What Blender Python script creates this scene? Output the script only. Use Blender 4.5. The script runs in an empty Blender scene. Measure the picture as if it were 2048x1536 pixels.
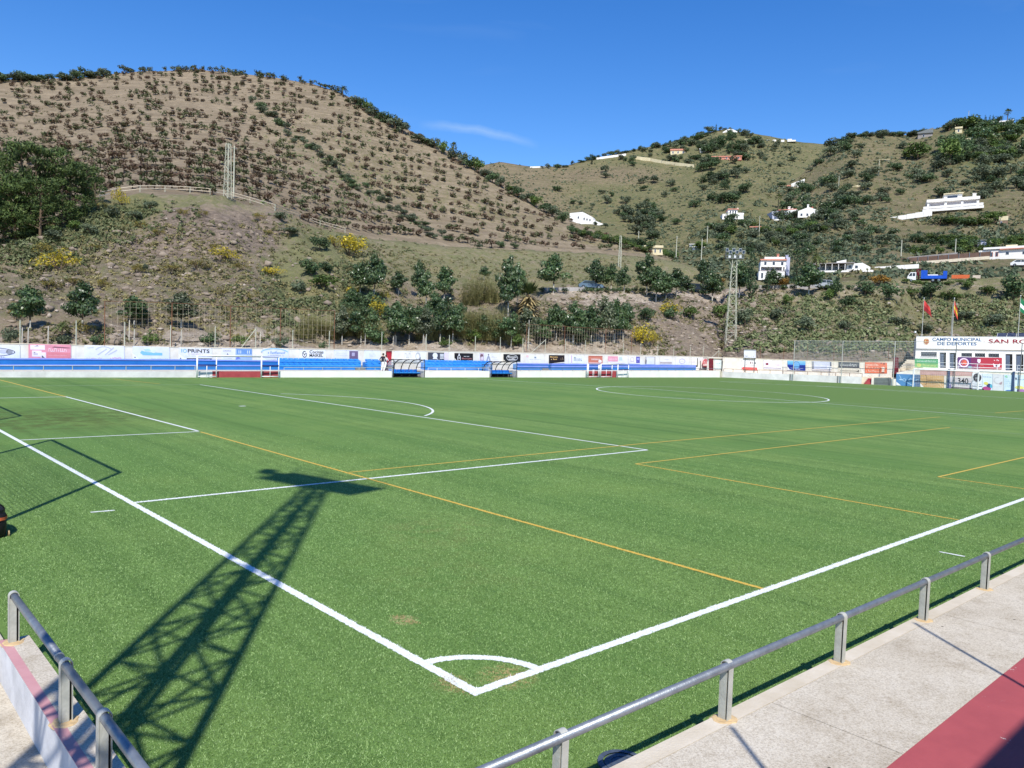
import bpy, bmesh, math, random
import numpy as np
from mathutils import Vector, Matrix, noise
from mathutils.bvhtree import BVHTree

scene = bpy.context.scene
COL = scene.collection
R = math.radians

# ------------------------------------------------------------------ camera
FPX = 1568.08                                   # focal length in photo pixels (2048 wide)
CAM = Vector((-4.8087, -5.6581, 3.4037))
YAW, PITCH, ROLL = .8322, -.0497, .0351
fw = Vector((math.cos(PITCH)*math.cos(YAW), math.cos(PITCH)*math.sin(YAW), math.sin(PITCH)))
_r = fw.cross(Vector((0, 0, 1))).normalized(); _u = _r.cross(fw)
rt = math.cos(ROLL)*_r + math.sin(ROLL)*_u
up = -math.sin(ROLL)*_r + math.cos(ROLL)*_u
cam_data = bpy.data.cameras.new('camera')
cam = bpy.data.objects.new('camera', cam_data); COL.objects.link(cam)
cam.matrix_world = Matrix(((rt.x, up.x, -fw.x, CAM.x), (rt.y, up.y, -fw.y, CAM.y), (rt.z, up.z, -fw.z, CAM.z), (0, 0, 0, 1)))
cam_data.sensor_width = 36; cam_data.lens = 36*FPX/2048
cam_data.clip_start = .1; cam_data.clip_end = 6000
scene.camera = cam

# ------------------------------------------------------------------ light
SUN_AZ, SUN_EL = R(53.5), R(49)                 # shadows run towards SUN_AZ
world = bpy.data.worlds.new('World'); scene.world = world; world.use_nodes = True
wn = world.node_tree; wn.nodes.clear()
sky = wn.nodes.new('ShaderNodeTexSky'); sky.sky_type = 'NISHITA'; sky.sun_disc = False
sky.sun_elevation = SUN_EL
# Nishita: rotation 0 puts the sun towards +Y, growing clockwise
sx, sy = -math.cos(SUN_AZ), -math.sin(SUN_AZ)
sky.sun_rotation = math.atan2(sx, sy)
sky.altitude = 50; sky.air_density = 1.0; sky.dust_density = .1; sky.ozone_density = 3.0
hs = wn.nodes.new('ShaderNodeHueSaturation'); hs.inputs['Saturation'].default_value = 1.36; hs.inputs['Value'].default_value = 1.0; hs.inputs['Hue'].default_value = .512
bg = wn.nodes.new('ShaderNodeBackground'); bg.inputs['Strength'].default_value = .142
wo = wn.nodes.new('ShaderNodeOutputWorld')
# one thin wisp of cirrus low over the saddle, and fainter ones elsewhere in the sky
tcw = wn.nodes.new('ShaderNodeTexCoord'); D_ = tcw.outputs['Generated']
c0_ = (fw*FPX+rt*(960-1024)-up*(262-768)).normalized(); c1w = (fw*FPX+rt*(1060-1024)-up*(280-768)).normalized()
e1_ = (c1w-c0_).normalized(); e2_ = c0_.cross(e1_).normalized()
def wm(op, x, y=None, clamp=False):
    n_ = wn.nodes.new('ShaderNodeMath'); n_.operation = op; n_.use_clamp = clamp
    for k, v in ((0, x), (1, y)):
        if v is None: continue
        if isinstance(v, (int, float)): n_.inputs[k].default_value = v
        else: wn.links.new(v, n_.inputs[k])
    return n_.outputs[0]
def wdot(v):
    n_ = wn.nodes.new('ShaderNodeVectorMath'); n_.operation = 'DOT_PRODUCT'; wn.links.new(D_, n_.inputs[0]); n_.inputs[1].default_value = v; return n_.outputs['Value']
uu = wm('SUBTRACT', wdot(e1_), c0_.dot(e1_)); vv = wdot(e2_)
bend = wm('MULTIPLY', wm('MULTIPLY', uu, uu), -.9)
nzw = wn.nodes.new('ShaderNodeTexNoise'); nzw.inputs['Scale'].default_value = 34; nzw.inputs['Detail'].default_value = 4; wn.links.new(D_, nzw.inputs['Vector'])
vv = wm('ADD', wm('ADD', vv, bend), wm('MULTIPLY', wm('SUBTRACT', nzw.outputs['Fac'], .5), .008))
across = wm('SUBTRACT', 1., wm('DIVIDE', wm('ABSOLUTE', vv), .0065), True)
along = wm('SUBTRACT', 1., wm('POWER', wm('DIVIDE', wm('ABSOLUTE', uu), .075), 2.), True)
wisp = wm('MULTIPLY', wm('MULTIPLY', across, along), .30)
mpw = wn.nodes.new('ShaderNodeMapping'); mpw.inputs['Rotation'].default_value = (0, R(8), R(-42)); mpw.inputs['Scale'].default_value = (1.1, 2.4, 9); mpw.inputs['Location'].default_value = (.7, .2, 1.3)
nz2 = wn.nodes.new('ShaderNodeTexNoise'); nz2.inputs['Scale'].default_value = 2.2; nz2.inputs['Detail'].default_value = 6; nz2.inputs['Distortion'].default_value = .5
wn.links.new(D_, mpw.inputs['Vector']); wn.links.new(mpw.outputs[0], nz2.inputs['Vector'])
faint = wm('MULTIPLY', wm('SUBTRACT', nz2.outputs['Fac'], .56, True), .22)
mxw = wn.nodes.new('ShaderNodeMix'); mxw.data_type = 'RGBA'; mxw.inputs[7].default_value = (3.6, 4.6, 5.6, 1)
wn.links.new(wm('ADD', wisp, faint, True), mxw.inputs[0]); wn.links.new(hs.outputs[0], mxw.inputs[6])
wn.links.new(sky.outputs[0], hs.inputs['Color']); wn.links.new(mxw.outputs[2], bg.inputs['Color']); wn.links.new(bg.outputs[0], wo.inputs['Surface'])
sl = bpy.data.lights.new('sun', 'SUN'); sl.energy = 4.6; sl.angle = R(.5); sl.color = (1, .955, .88)
so = bpy.data.objects.new('sun', sl); COL.objects.link(so)
sun_dir = Vector((math.cos(SUN_AZ)*math.cos(SUN_EL), math.sin(SUN_AZ)*math.cos(SUN_EL), -math.sin(SUN_EL)))
so.rotation_euler = sun_dir.to_track_quat('-Z', 'Y').to_euler(); so.location = (0, 0, 60)
scene.view_settings.view_transform = 'Standard'; scene.view_settings.look = 'None'
scene.view_settings.exposure = .3; scene.view_settings.gamma = 1; scene.view_settings.use_curve_mapping = False
scene.cycles.max_bounces = 6; scene.cycles.transparent_max_bounces = 8

# ------------------------------------------------------------------ surveying helpers: photo pixel -> place in the world
def ray(px, py): return fw*FPX + rt*(px-1024) - up*(py-768)
def ground(px, py, z=0):
    d = ray(px, py); return CAM + d*((z-CAM.z)/d.z)
def at_dist(px, py, D):
    d = ray(px, py); return CAM + d*(D/math.hypot(d.x, d.y))
def on_plane(px, py, P0, n):
    d = ray(px, py); return CAM + d*((P0-CAM).dot(n)/d.dot(n))
def depth(p): return (p-CAM).dot(fw)
def pix(p):
    d = Vector(p)-CAM; z = d.dot(fw); return (1024+FPX*d.dot(rt)/z, 768-FPX*d.dot(up)/z)
def lerp(a, b, t): return a+(b-a)*t
def itp(x, tab):
    return float(np.interp(x, [t[0] for t in tab], [t[1] for t in tab]))
def srgb(r, g, b):
    return tuple(((c/255/12.92) if c/255 <= .04045 else ((c/255+.055)/1.055)**2.4) for c in (r, g, b))

# ------------------------------------------------------------------ object helpers
def tag(o, label=None, cat=None, group=None, kind=None):
    if label: o['label'] = label
    if cat: o['category'] = cat
    if group: o['group'] = group
    if kind: o['kind'] = kind
    return o
def link(name, me, parent=None, M=None):
    o = bpy.data.objects.new(name, me); COL.objects.link(o)
    if parent is not None: o.parent = parent
    elif M is not None: o.matrix_world = M
    return o
def empty(name, loc, label, cat, group=None, rz=0):
    o = bpy.data.objects.new(name, None); COL.objects.link(o); o.location = loc; o.rotation_euler = (0, 0, rz)
    o.empty_display_size = .2
    return tag(o, label, cat, group)
def copy_thing(root, loc=None, rz=None, scale=None, label=None, group=None):
    r = root.copy(); COL.objects.link(r)
    if loc is not None: r.location = loc
    if rz is not None: r.rotation_euler = (0, 0, rz)
    if scale is not None: r.scale = scale
    if label: r['label'] = label
    if group: r['group'] = group
    for ch in root.children:
        c = ch.copy(); COL.objects.link(c); c.parent = r
        for g in ch.children:
            d = g.copy(); COL.objects.link(d); d.parent = c
    return r

class MB:
    """collects shapes, builds one mesh object"""
    def __init__(s): s.v = []; s.f = []; s.m = []; s.mats = []
    def mi(s, m):
        if m not in s.mats: s.mats.append(m)
        return s.mats.index(m)
    def add(s, vs, fs, m, M=None):
        k = len(s.v); i = s.mi(m)
        for v in vs:
            v = Vector(v)
            s.v.append(tuple(M @ v) if M is not None else tuple(v))
        for f in fs: s.f.append(tuple(k+a for a in f)); s.m.append(i)
        return s
    def box(s, x0, x1, y0, y1, z0, z1, m, M=None):
        vs = [(x0,y0,z0),(x1,y0,z0),(x1,y1,z0),(x0,y1,z0),(x0,y0,z1),(x1,y0,z1),(x1,y1,z1),(x0,y1,z1)]
        return s.add(vs, [(0,3,2,1),(4,5,6,7),(0,1,5,4),(1,2,6,5),(2,3,7,6),(3,0,4,7)], m, M)
    def hexa(s, bot, top, m):
        return s.add(list(bot)+list(top), [(0,3,2,1),(4,5,6,7),(0,1,5,4),(1,2,6,5),(2,3,7,6),(3,0,4,7)], m)
    def tube(s, a, b, r, m, n=6, r2=None, caps=True, M=None):
        a = Vector(a); b = Vector(b); r2 = r if r2 is None else r2
        d = (b-a); 
        if d.length < 1e-6: return s
        d.normalize(); x = d.orthogonal().normalized(); y = d.cross(x)
        vs = []
        for p, q in ((a, r), (b, r2)):
            for i in range(n):
                t = 2*math.pi*i/n; vs.append(p+(x*math.cos(t)+y*math.sin(t))*q)
        fs = [(i, (i+1) % n, n+(i+1) % n, n+i) for i in range(n)]
        if caps: fs += [tuple(range(n-1, -1, -1)), tuple(range(n, 2*n))]
        return s.add(vs, fs, m, M)
    def pipe(s, pts, r, m, n=8):
        pts = [Vector(p) for p in pts]
        for a, b in zip(pts[:-1], pts[1:]): s.tube(a, b, r, m, n)
        return s
    def prism(s, poly, h, m, M=None):
        """polygon (x,z) in the plane y=0 extruded to y=h"""
        n = len(poly)
        vs = [(x, 0, z) for x, z in poly]+[(x, h, z) for x, z in poly]
        fs = [tuple(range(n)), tuple(range(2*n-1, n-1, -1))]+[(i, n+i, n+(i+1) % n, (i+1) % n) for i in range(n)]
        return s.add(vs, fs, m, M)
    def build(s, name, parent=None, smooth=False, M=None):
        me = bpy.data.meshes.new(name); me.from_pydata(s.v, [], s.f); me.update()
        for m in s.mats: me.materials.append(m)
        me.polygons.foreach_set('material_index', s.m)
        if smooth: me.polygons.foreach_set('use_smooth', [True]*len(s.f))
        bm = bmesh.new(); bm.from_mesh(me); bmesh.ops.recalc_face_normals(bm, faces=bm.faces); bm.to_mesh(me); bm.free()
        return link(name, me, parent, M)

# ------------------------------------------------------------------ materials
def _new(name):
    m = bpy.data.materials.new(name); m.use_nodes = True
    nt = m.node_tree; return m, nt, nt.nodes['Principled BSDF']
MATS = {}
def mat(name, c1, c2=None, scale=4., rough=.7, bump=0., bscale=None, metal=0., spec=.3, detail=5, coord='Object'):
    """plain procedural paint / concrete / metal: noise mixes two tones"""
    if name in MATS: return MATS[name]
    m, nt, b = _new(name); N, L = nt.nodes, nt.links
    c2 = c2 or tuple(x*.82 for x in c1)
    tc = N.new('ShaderNodeTexCoord')
    n1 = N.new('ShaderNodeTexNoise'); n1.inputs['Scale'].default_value = scale; n1.inputs['Detail'].default_value = detail; n1.inputs['Roughness'].default_value = .65
    L.new(tc.outputs[coord], n1.inputs['Vector'])
    rp = N.new('ShaderNodeValToRGB'); rp.color_ramp.elements[0].position = .32; rp.color_ramp.elements[1].position = .68
    rp.color_ramp.elements[0].color = (*c2, 1); rp.color_ramp.elements[1].color = (*c1, 1)
    L.new(n1.outputs['Fac'], rp.inputs['Fac']); L.new(rp.outputs['Color'], b.inputs['Base Color'])
    b.inputs['Roughness'].default_value = rough; b.inputs['Metallic'].default_value = metal
    b.inputs['Specular IOR Level'].default_value = spec
    if bump:
        n2 = N.new('ShaderNodeTexNoise'); n2.inputs['Scale'].default_value = bscale or scale*6; n2.inputs['Detail'].default_value = 4
        L.new(tc.outputs[coord], n2.inputs['Vector'])
        bp = N.new('ShaderNodeBump'); bp.inputs['Strength'].default_value = bump; bp.inputs['Distance'].default_value = .02
        L.new(n2.outputs['Fac'], bp.inputs['Height']); L.new(bp.outputs[0], b.inputs['Normal'])
    MATS[name] = m; return m
def leaf_mat(name, cols, rough=.55, trans=.25, spec=.25):
    """leaves: every leaf its own tone, every plant a little lighter or darker"""
    if name in MATS: return MATS[name]
    m, nt, b = _new(name); N, L = nt.nodes, nt.links
    g = N.new('ShaderNodeNewGeometry'); oi = N.new('ShaderNodeObjectInfo')
    rp = N.new('ShaderNodeValToRGB'); e = rp.color_ramp.elements
    e[0].color = (*cols[0], 1); e[1].color = (*cols[-1], 1)
    for i, c in enumerate(cols[1:-1]):
        x = e.new((i+1)/(len(cols)-1)); x.color = (*c, 1)
    L.new(g.outputs['Random Per Island'], rp.inputs['Fac'])
    h = N.new('ShaderNodeHueSaturation')
    mr = N.new('ShaderNodeMapRange'); mr.inputs['To Min'].default_value = .75; mr.inputs['To Max'].default_value = 1.3
    L.new(oi.outputs['Random'], mr.inputs['Value']); L.new(mr.outputs[0], h.inputs['Value'])
    L.new(rp.outputs['Color'], h.inputs['Color']); L.new(h.outputs[0], b.inputs['Base Color'])
    b.inputs['Roughness'].default_value = rough; b.inputs['Specular IOR Level'].default_value = spec
    tr = N.new('ShaderNodeBsdfTranslucent'); L.new(h.outputs[0], tr.inputs['Color'])
    mx = N.new('ShaderNodeMixShader'); mx.inputs['Fac'].default_value = trans
    L.new(b.outputs[0], mx.inputs[1]); L.new(tr.outputs[0], mx.inputs[2]); L.new(mx.outputs[0], N['Material Output'].inputs['Surface'])
    MATS[name] = m; return m

WHITE_WALL = mat('white_wall_paint', srgb(232, 228, 216), srgb(212, 204, 188), 1.1, .85, .15)
CREAM_WALL = mat('cream_wall_paint', srgb(226, 214, 190), srgb(205, 190, 164), 1.3, .85, .15)
WHITE_PAINT = mat('white_gloss_paint', srgb(236, 236, 234), srgb(218, 218, 216), 3, .45)
WHITE_PVC = mat('white_banner_sheet', srgb(226, 226, 232), srgb(210, 212, 222), 1.6, .6)
CONCRETE = mat('pale_concrete', srgb(206, 198, 180), srgb(178, 168, 148), 1.5, .9, .3, 30)
KERB_WHITE = mat('whitewashed_concrete', srgb(226, 224, 220), srgb(196, 194, 190), .8, .88, .3, 20)
BLUE = mat('blue_bench_paint', srgb(46, 122, 190), srgb(36, 106, 172), .7, .5)
BLUE_BRIGHT = mat('bright_blue_seat_plastic', srgb(34, 132, 212), srgb(26, 110, 194), 1.5, .4)
BLUE_EDGE = mat('seat_rim_highlight_blue', srgb(80, 170, 238), srgb(52, 140, 222), 2.5, .4)  # paler blue puts the highlight on the seat rims into their colour
LILAC = mat('faded_lilac_paint', srgb(138, 156, 222), srgb(116, 138, 212), 1.2, .6)
GALV = mat('galvanised_steel', srgb(150, 156, 160), srgb(122, 128, 134), 9, .42, .12, 60, metal=.55, spec=.5)
GALV_POST = mat('pale_galvanised_plate', srgb(188, 188, 178), srgb(164, 164, 154), 7, .5, .12, 60, metal=.08, spec=.5)
DARK = mat('dark_gap', srgb(24, 24, 24), srgb(16, 16, 16), 5, .8)
PALE_STEEL = mat('pale_painted_steel', srgb(196, 196, 176), srgb(170, 170, 150), 2.5, .6)
RUST = mat('rusty_brown_steel', srgb(132, 92, 66), srgb(104, 70, 52), 3, .7)
RED = mat('red_brick_paint', srgb(176, 78, 80), srgb(152, 62, 66), 1.4, .8, .2)
REDDOOR = mat('crimson_door_paint', srgb(176, 44, 58), srgb(156, 34, 48), 1.6, .6)
DKRED = mat('dark_maroon_paint', srgb(118, 32, 46), srgb(98, 26, 38), 1.6, .6)
NAVY = mat('navy_padding', srgb(20, 34, 110), srgb(14, 26, 90), 2, .6)
BLACK = mat('black_plastic', srgb(30, 32, 34), srgb(20, 22, 24), 3, .5)
GREY = mat('mid_grey_paint', srgb(128, 132, 132), srgb(106, 110, 110), 2, .6)
GLASS_DK = mat('dark_window_glass', srgb(44, 54, 66), srgb(28, 36, 46), 1, .12, spec=.6)
TILE = mat('terracotta_roof_tiles', srgb(186, 128, 104), srgb(160, 100, 78), 1.5, .85)
TAN = mat('tan_banner', srgb(206, 168, 116), srgb(188, 148, 96), 1.2, .7)
BARK = mat('grey_brown_bark', srgb(118, 100, 80), srgb(84, 70, 56), 5, .9, .4)
LIMEBARK = mat('limewashed_trunk', srgb(206, 202, 190), srgb(170, 162, 146), 4, .9, .3)
_cm = {}
def flat(r, g, b, rough=.6):
    k = (r, g, b)
    if k not in _cm: _cm[k] = mat('print_%02x%02x%02x' % k, srgb(r, g, b), srgb(*(int(c*.93) for c in k)), 1.4, rough)
    return _cm[k]
# ------------------------------------------------------------------ turf
def turf_material():
    m, nt, b = _new('artificial_turf'); N, L = nt.nodes, nt.links
    geo = N.new('ShaderNodeNewGeometry'); P = geo.outputs['Position']
    def nz(scale, detail=4, rough=.6, vec=None):
        n = N.new('ShaderNodeTexNoise'); n.inputs['Scale'].default_value = scale; n.inputs['Detail'].default_value = detail; n.inputs['Roughness'].default_value = rough
        L.new(vec or P, n.inputs['Vector']); return n.outputs['Fac']
    def mapping(sc, rot=(0, 0, 0)):
        mp = N.new('ShaderNodeMapping'); mp.inputs['Scale'].default_value = sc; mp.inputs['Rotation'].default_value = rot
        L.new(P, mp.inputs['Vector']); return mp.outputs[0]
    def ramp(fac, a, bb, p0=0., p1=1.):
        r = N.new('ShaderNodeValToRGB'); r.color_ramp.elements[0].color = (*a, 1); r.color_ramp.elements[1].color = (*bb, 1)
        r.color_ramp.elements[0].position = p0; r.color_ramp.elements[1].position = p1; L.new(fac, r.inputs['Fac']); return r.outputs['Color']
    def mix(fac, a, bb, mode='MIX'):
        x = N.new('ShaderNodeMix'); x.data_type = 'RGBA'; x.blend_type = mode
        if isinstance(fac, float): x.inputs[0].default_value = fac
        else: L.new(fac, x.inputs[0])
        for k, v in ((6, a), (7, bb)):
            if isinstance(v, tuple): x.inputs[k].default_value = (*v, 1)
            else: L.new(v, x.inputs[k])
        return x.outputs[2]
    def math_(op, a, bb, clamp=False):
        x = N.new('ShaderNodeMath'); x.operation = op; x.use_clamp = clamp
        for k, v in ((0, a), (1, bb)):
            if isinstance(v, (int, float)): x.inputs[k].default_value = v
            else: L.new(v, x.inputs[k])
        return x.outputs[0]
    # fibres
    fib = ramp(nz(46, 3, .75), TURF_DK, TURF_LT, .33, .7)
    lump = ramp(nz(9, 5, .8), (.66, .70, .62), (1.22, 1.2, 1.2), .34, .68)
    fib = mix(1., fib, lump, 'MULTIPLY')
    lump2 = ramp(nz(1.7, 5, .75, mapping((1.6, .7, 1))), (.84, .86, .82), (1.12, 1.1, 1.1), .36, .66)
    fib = mix(1., fib, lump2, 'MULTIPLY')
    # rolls of turf run across the pitch (along y); the pile leans one way, then the other
    bands = nz(1, 2, .5, mapping((.30, .006, 1)))
    col = mix(ramp(bands, (0, 0, 0), (1, 1, 1), .43, .57), mix(.75, fib, TURF_B), fib)
    streak = nz(1, 4, .7, mapping((1.6, .03, 1)))
    col = mix(ramp(streak, (0, 0, 0), (.62, .62, .62), .47, .66), col, TURF_DK)
    pat = nz(.22, 3, .55)
    col = mix(ramp(pat, (0, 0, 0), (.5, .5, .5), .5, .72), col, TURF_C)
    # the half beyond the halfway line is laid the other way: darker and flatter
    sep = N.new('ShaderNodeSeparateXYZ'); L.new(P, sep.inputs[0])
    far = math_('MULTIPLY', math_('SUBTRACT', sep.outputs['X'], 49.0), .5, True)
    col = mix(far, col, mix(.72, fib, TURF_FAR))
    # worn and sandy spots
    def spot(x, y, r, c, k, seedscale=3):
        v = N.new('ShaderNodeVectorMath'); v.operation = 'DISTANCE'; L.new(P, v.inputs[0]); v.inputs[1].default_value = (x, y, 0)
        d = math_('SUBTRACT', 1., math_('DIVIDE', v.outputs['Value'], r), True)
        w = math_('MULTIPLY', math_('MULTIPLY', d, k), ramp(nz(seedscale, 4, .7), (.0, .0, .0), (1, 1, 1), .42, .62), True)
        return w, c
    for x, y, r, c, k, sc in SPOTS:
        w, cc = spot(x, y, r, c, k, sc); col = mix(w, col, cc)
    L.new(col, b.inputs['Base Color'])
    b.inputs['Roughness'].default_value = .8; b.inputs['Specular IOR Level'].default_value = .18
    bp = N.new('ShaderNodeBump'); bp.inputs['Strength'].default_value = .55; bp.inputs['Distance'].default_value = .02
    L.new(nz(60, 3, .7), bp.inputs['Height']); L.new(bp.outputs[0], b.inputs['Normal'])
    return m
TURF_DK = (.068, .135, .030); TURF_LT = (.265, .40, .118)
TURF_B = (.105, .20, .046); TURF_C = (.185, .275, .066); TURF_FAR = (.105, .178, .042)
g1 = ground(1010, 1352); g2 = ground(808, 1240); g3 = ground(905, 1368); g4 = ground(110, 832); g5 = ground(880, 1060); g6 = ground(60, 850)
SPOTS = [(g1.x+.02, g1.y-.02, .36, (.42, .31, .14), 2.2, 14), (g2.x, g2.y, .2, (.44, .32, .17), 2.4, 16), (g3.x, g3.y, .26, (.34, .26, .12), 1.5, 14), 
         (g4.x, g4.y, 5.5, (.075, .10, .022), 1.2, 1.3), (g6.x, g6.y, 4, (.09, .12, .03), .9, 1.3), (g5.x, g5.y, 1.6, (.2, .22, .07), .8, 2), (2.5, 3.5, 2.2, (.17, .2, .06), .5, 2)]
TURF = turf_material()
LINE_W = mat('white_turf_fibre', (.78, .80, .78), (.60, .64, .60), 40, .8, .4, 60, coord='Object')
LINE_Y = mat('yellow_turf_fibre', (.64, .45, .09), (.52, .36, .07), 40, .8, .3, 60, coord='Object')
LINE_OLD = mat('faded_white_turf_fibre', (.40, .50, .34), (.26, .38, .22), 14, .8)

K0, K1 = Vector((5.21, 56.7, 0)), Vector((88.9, 54.0, 0))          # far kerb
E1 = Vector((102.07, 21.97, 0))                                    # end kerb runs K1 -> E1
kd = (K1-K0).normalized(); kn = Vector((-kd.y, kd.x, 0))           # away from the pitch
ed = (E1-K1).normalized(); en = Vector((-ed.y, ed.x, 0))
if en.x < 0: en = -en
KL = K0-kd*75; EE = K1+ed*62
tb = MB()
tv = [(-3.13, -2.02, 0), (46, -2.85, 0), (100, -3.6, 0), (EE.x+.05, EE.y, 0), (K1.x+.05, K1.y+.05, 0), (KL.x, KL.y+.05, 0), (-40, 30, 0), (-3.33, 30, 0), (-3.33, 3.34, 0), (-3.13, 3.34, 0)]
tb.add(tv, [tuple(range(10))], TURF)
tag(tb.build('turf_pitch'), kind='structure')
EARTH = mat('dry_earth', srgb(168, 146, 116), srgb(132, 110, 84), .3, .95, .4, 4)
gb = MB(); n = 48
gb.add([(1800*math.cos(2*math.pi*i/n)+100, 1800*math.sin(2*math.pi*i/n)+100, -.6) for i in range(n)], [tuple(range(n))], EARTH)
tag(gb.build('ground'), kind='structure')

# ------------------------------------------------------------------ painted lines
def strip(pts, w, m, z, name, label, side=0):
    """a band of coloured fibre along pts (2-D), ragged at the edge close to the camera"""
    pts = [Vector((p[0], p[1], 0)) for p in pts]
    out = []
    for a, b_ in zip(pts[:-1], pts[1:]):
        L_ = (b_-a).length; near = min((a-CAM).length, (b_-CAM).length) < 22
        k = max(1, int(L_/(.035 if near else 4.)))
        out += [a.lerp(b_, i/k) for i in range(k)]
    out.append(pts[-1])
    vs = []; rng = random.Random(len(out))
    for i, p in enumerate(out):
        d = (out[min(i+1, len(out)-1)]-out[max(i-1, 0)]).normalized(); nn = Vector((-d.y, d.x, 0))
        j = .010 if (p-CAM).length < 20 else 0
        o = side*w/2
        for s_ in (-1, 1):
            q = p+nn*(o+s_*w/2+rng.uniform(-j, j)); vs.append((q.x, q.y, z))
    fs = [(2*i, 2*i+1, 2*i+3, 2*i+2) for i in range(len(out)-1)]
    mb = MB(); mb.add(vs, fs, m); o = mb.build(name)
    return tag(o, kind='structure')
def arc(cx, cy, r, a0, a1, k=60): return [(cx+r*math.cos(lerp(a0, a1, i/k)), cy+r*math.sin(lerp(a0, a1, i/k))) for i in range(k+1)]
def G2(px, py): g = ground(px, py); return (g.x, g.y)
Cy, Lx = 30.96, 100.76/2
strip([(0, -.0), (0, 53)], .12, LINE_W, .004, 'goal_line', '', -1)
strip([(0.0, 0), (96, 0)], .12, LINE_W, .0045, 'touch_line', '', 1)
strip(arc(0, 0, .94, .12, math.pi/2-.12), .12, LINE_W, .005, 'corner_arc', '')
pa = [(0.12, Cy-20.16), (16.5, Cy-20.16), G2(399.7, 769.4), G2(0, 772.6), G2(-200, 774.3)]
strip(pa[:2], .11, LINE_W, .005, 'penalty_area_line', ''); strip(pa[1:3], .11, LINE_W, .0055, 'penalty_area_line', ''); strip(pa[2:], .11, LINE_OLD, .006, 'penalty_area_line', '')
strip([(0.12, Cy-9.16), (5.5, Cy-9.16)], .1, LINE_W, .005, 'goal_area_line', ''); strip([G2(395.5, 862), G2(131, 793.5)], .11, LINE_W, .0055, 'goal_area_line', ''); strip([G2(131, 793.8), G2(-150, 799)], .11, LINE_W, .006, 'goal_area_line', '')
th = math.acos(5.5/9.15)
strip(arc(11, Cy, 9.15, -th, th), .12, LINE_W, .006, 'penalty_arc', '')
strip([(10.85, Cy), (11.15, Cy)], .22, LINE_W, .006, 'penalty_spot', '')
strip(arc(Lx, Cy, 9.15, 0, 2*math.pi, 120), .13, LINE_W, .005, 'centre_circle', '')
strip([G2(935, 757), G2(1300, 778), G2(1500, 794.5), G2(1700, 811), G2(2048, 838.5), G2(2400, 866)], .12, LINE_W, .0055, 'halfway_line', '')
strip([G2(960, 762), G2(1225, 778.5)], .09, LINE_OLD, .0065, 'old_line', '')
strip([G2(1440, 763.5), G2(1632, 772), G2(1800, 782.5), G2(2048, 797.5), G2(2300, 812)], .16, LINE_W, .005, 'far_penalty_area_line', '')
strip([G2(1440, 763.5), G2(1575, 761.6)], .16, LINE_OLD, .006, 'far_penalty_area_line', '')
strip([G2(1632, 772), G2(1700, 775.3), G2(1800, 780.7), G2(1880, 785.3), G2(1935, 789.5)], .16, LINE_W, .006, 'far_penalty_arc', '')
strip([G2(1698, 770.7), G2(1790, 771.6)], .14, LINE_OLD, .005, 'far_goal_area_line', '')
strip([G2(-60, 757.4), G2(300, 757)], .12, LINE_OLD, .005, 'far_touch_line', '')
strip([G2(1640, 803.5), G2(1880, 817), G2(2048, 830)], .09, LINE_OLD, .005, 'old_line', '')
strip([G2(1500, 800), G2(1880, 829), G2(2048, 842.5)], .07, LINE_OLD, .0052, 'old_line', '')
strip([G2(1330, 793), G2(1500, 806)], .07, LINE_OLD, .0052, 'old_line', '')
# yellow seven-a-side lines
strip([(5.5, .12), (5.5, Cy-9.3)], .08, LINE_Y, .007, 'yellow_line', '')
strip([G2(131, 793.5), G2(20, 765), G2(-60, 745.5)], .1, LINE_Y, .007, 'yellow_line', '')
strip([G2(226, 758), G2(320, 768)], .1, LINE_Y, .007, 'yellow_line', '')
strip([(13.5, .12), (13.56, 8.94)], .075, LINE_Y, .007, 'yellow_line', ''); strip([(13.56, 8.94), G2(1900, 855)], .075, LINE_Y, .0075, 'yellow_line', '')
strip([G2(1900, 855), G2(2048, 869), G2(2200, 884)], .07, LINE_OLD, .0072, 'old_line', '')
strip([(5.56, 11.81), G2(1290, 887), G2(1700, 850), G2(1880, 834)], .08, LINE_Y, .0072, 'yellow_line', '')
strip([G2(1990, 826), G2(2100, 818)], .1, LINE_Y, .0072, 'yellow_line', '')
strip([(19.7, .12), (19.7, 2.7)], .075, LINE_Y, .007, 'yellow_line', ''); strip([(19.7, 2.7), (33, 2.64)], .075, LINE_Y, .0075, 'yellow_line', '')
strip([G2(181, 1025), G2(229, 1021)], .07, LINE_W, .006, 'tick_mark', ''); strip([G2(1879, 1104), G2(1930, 1113.5)], .06, LINE_W, .006, 'tick_mark', '')

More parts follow.
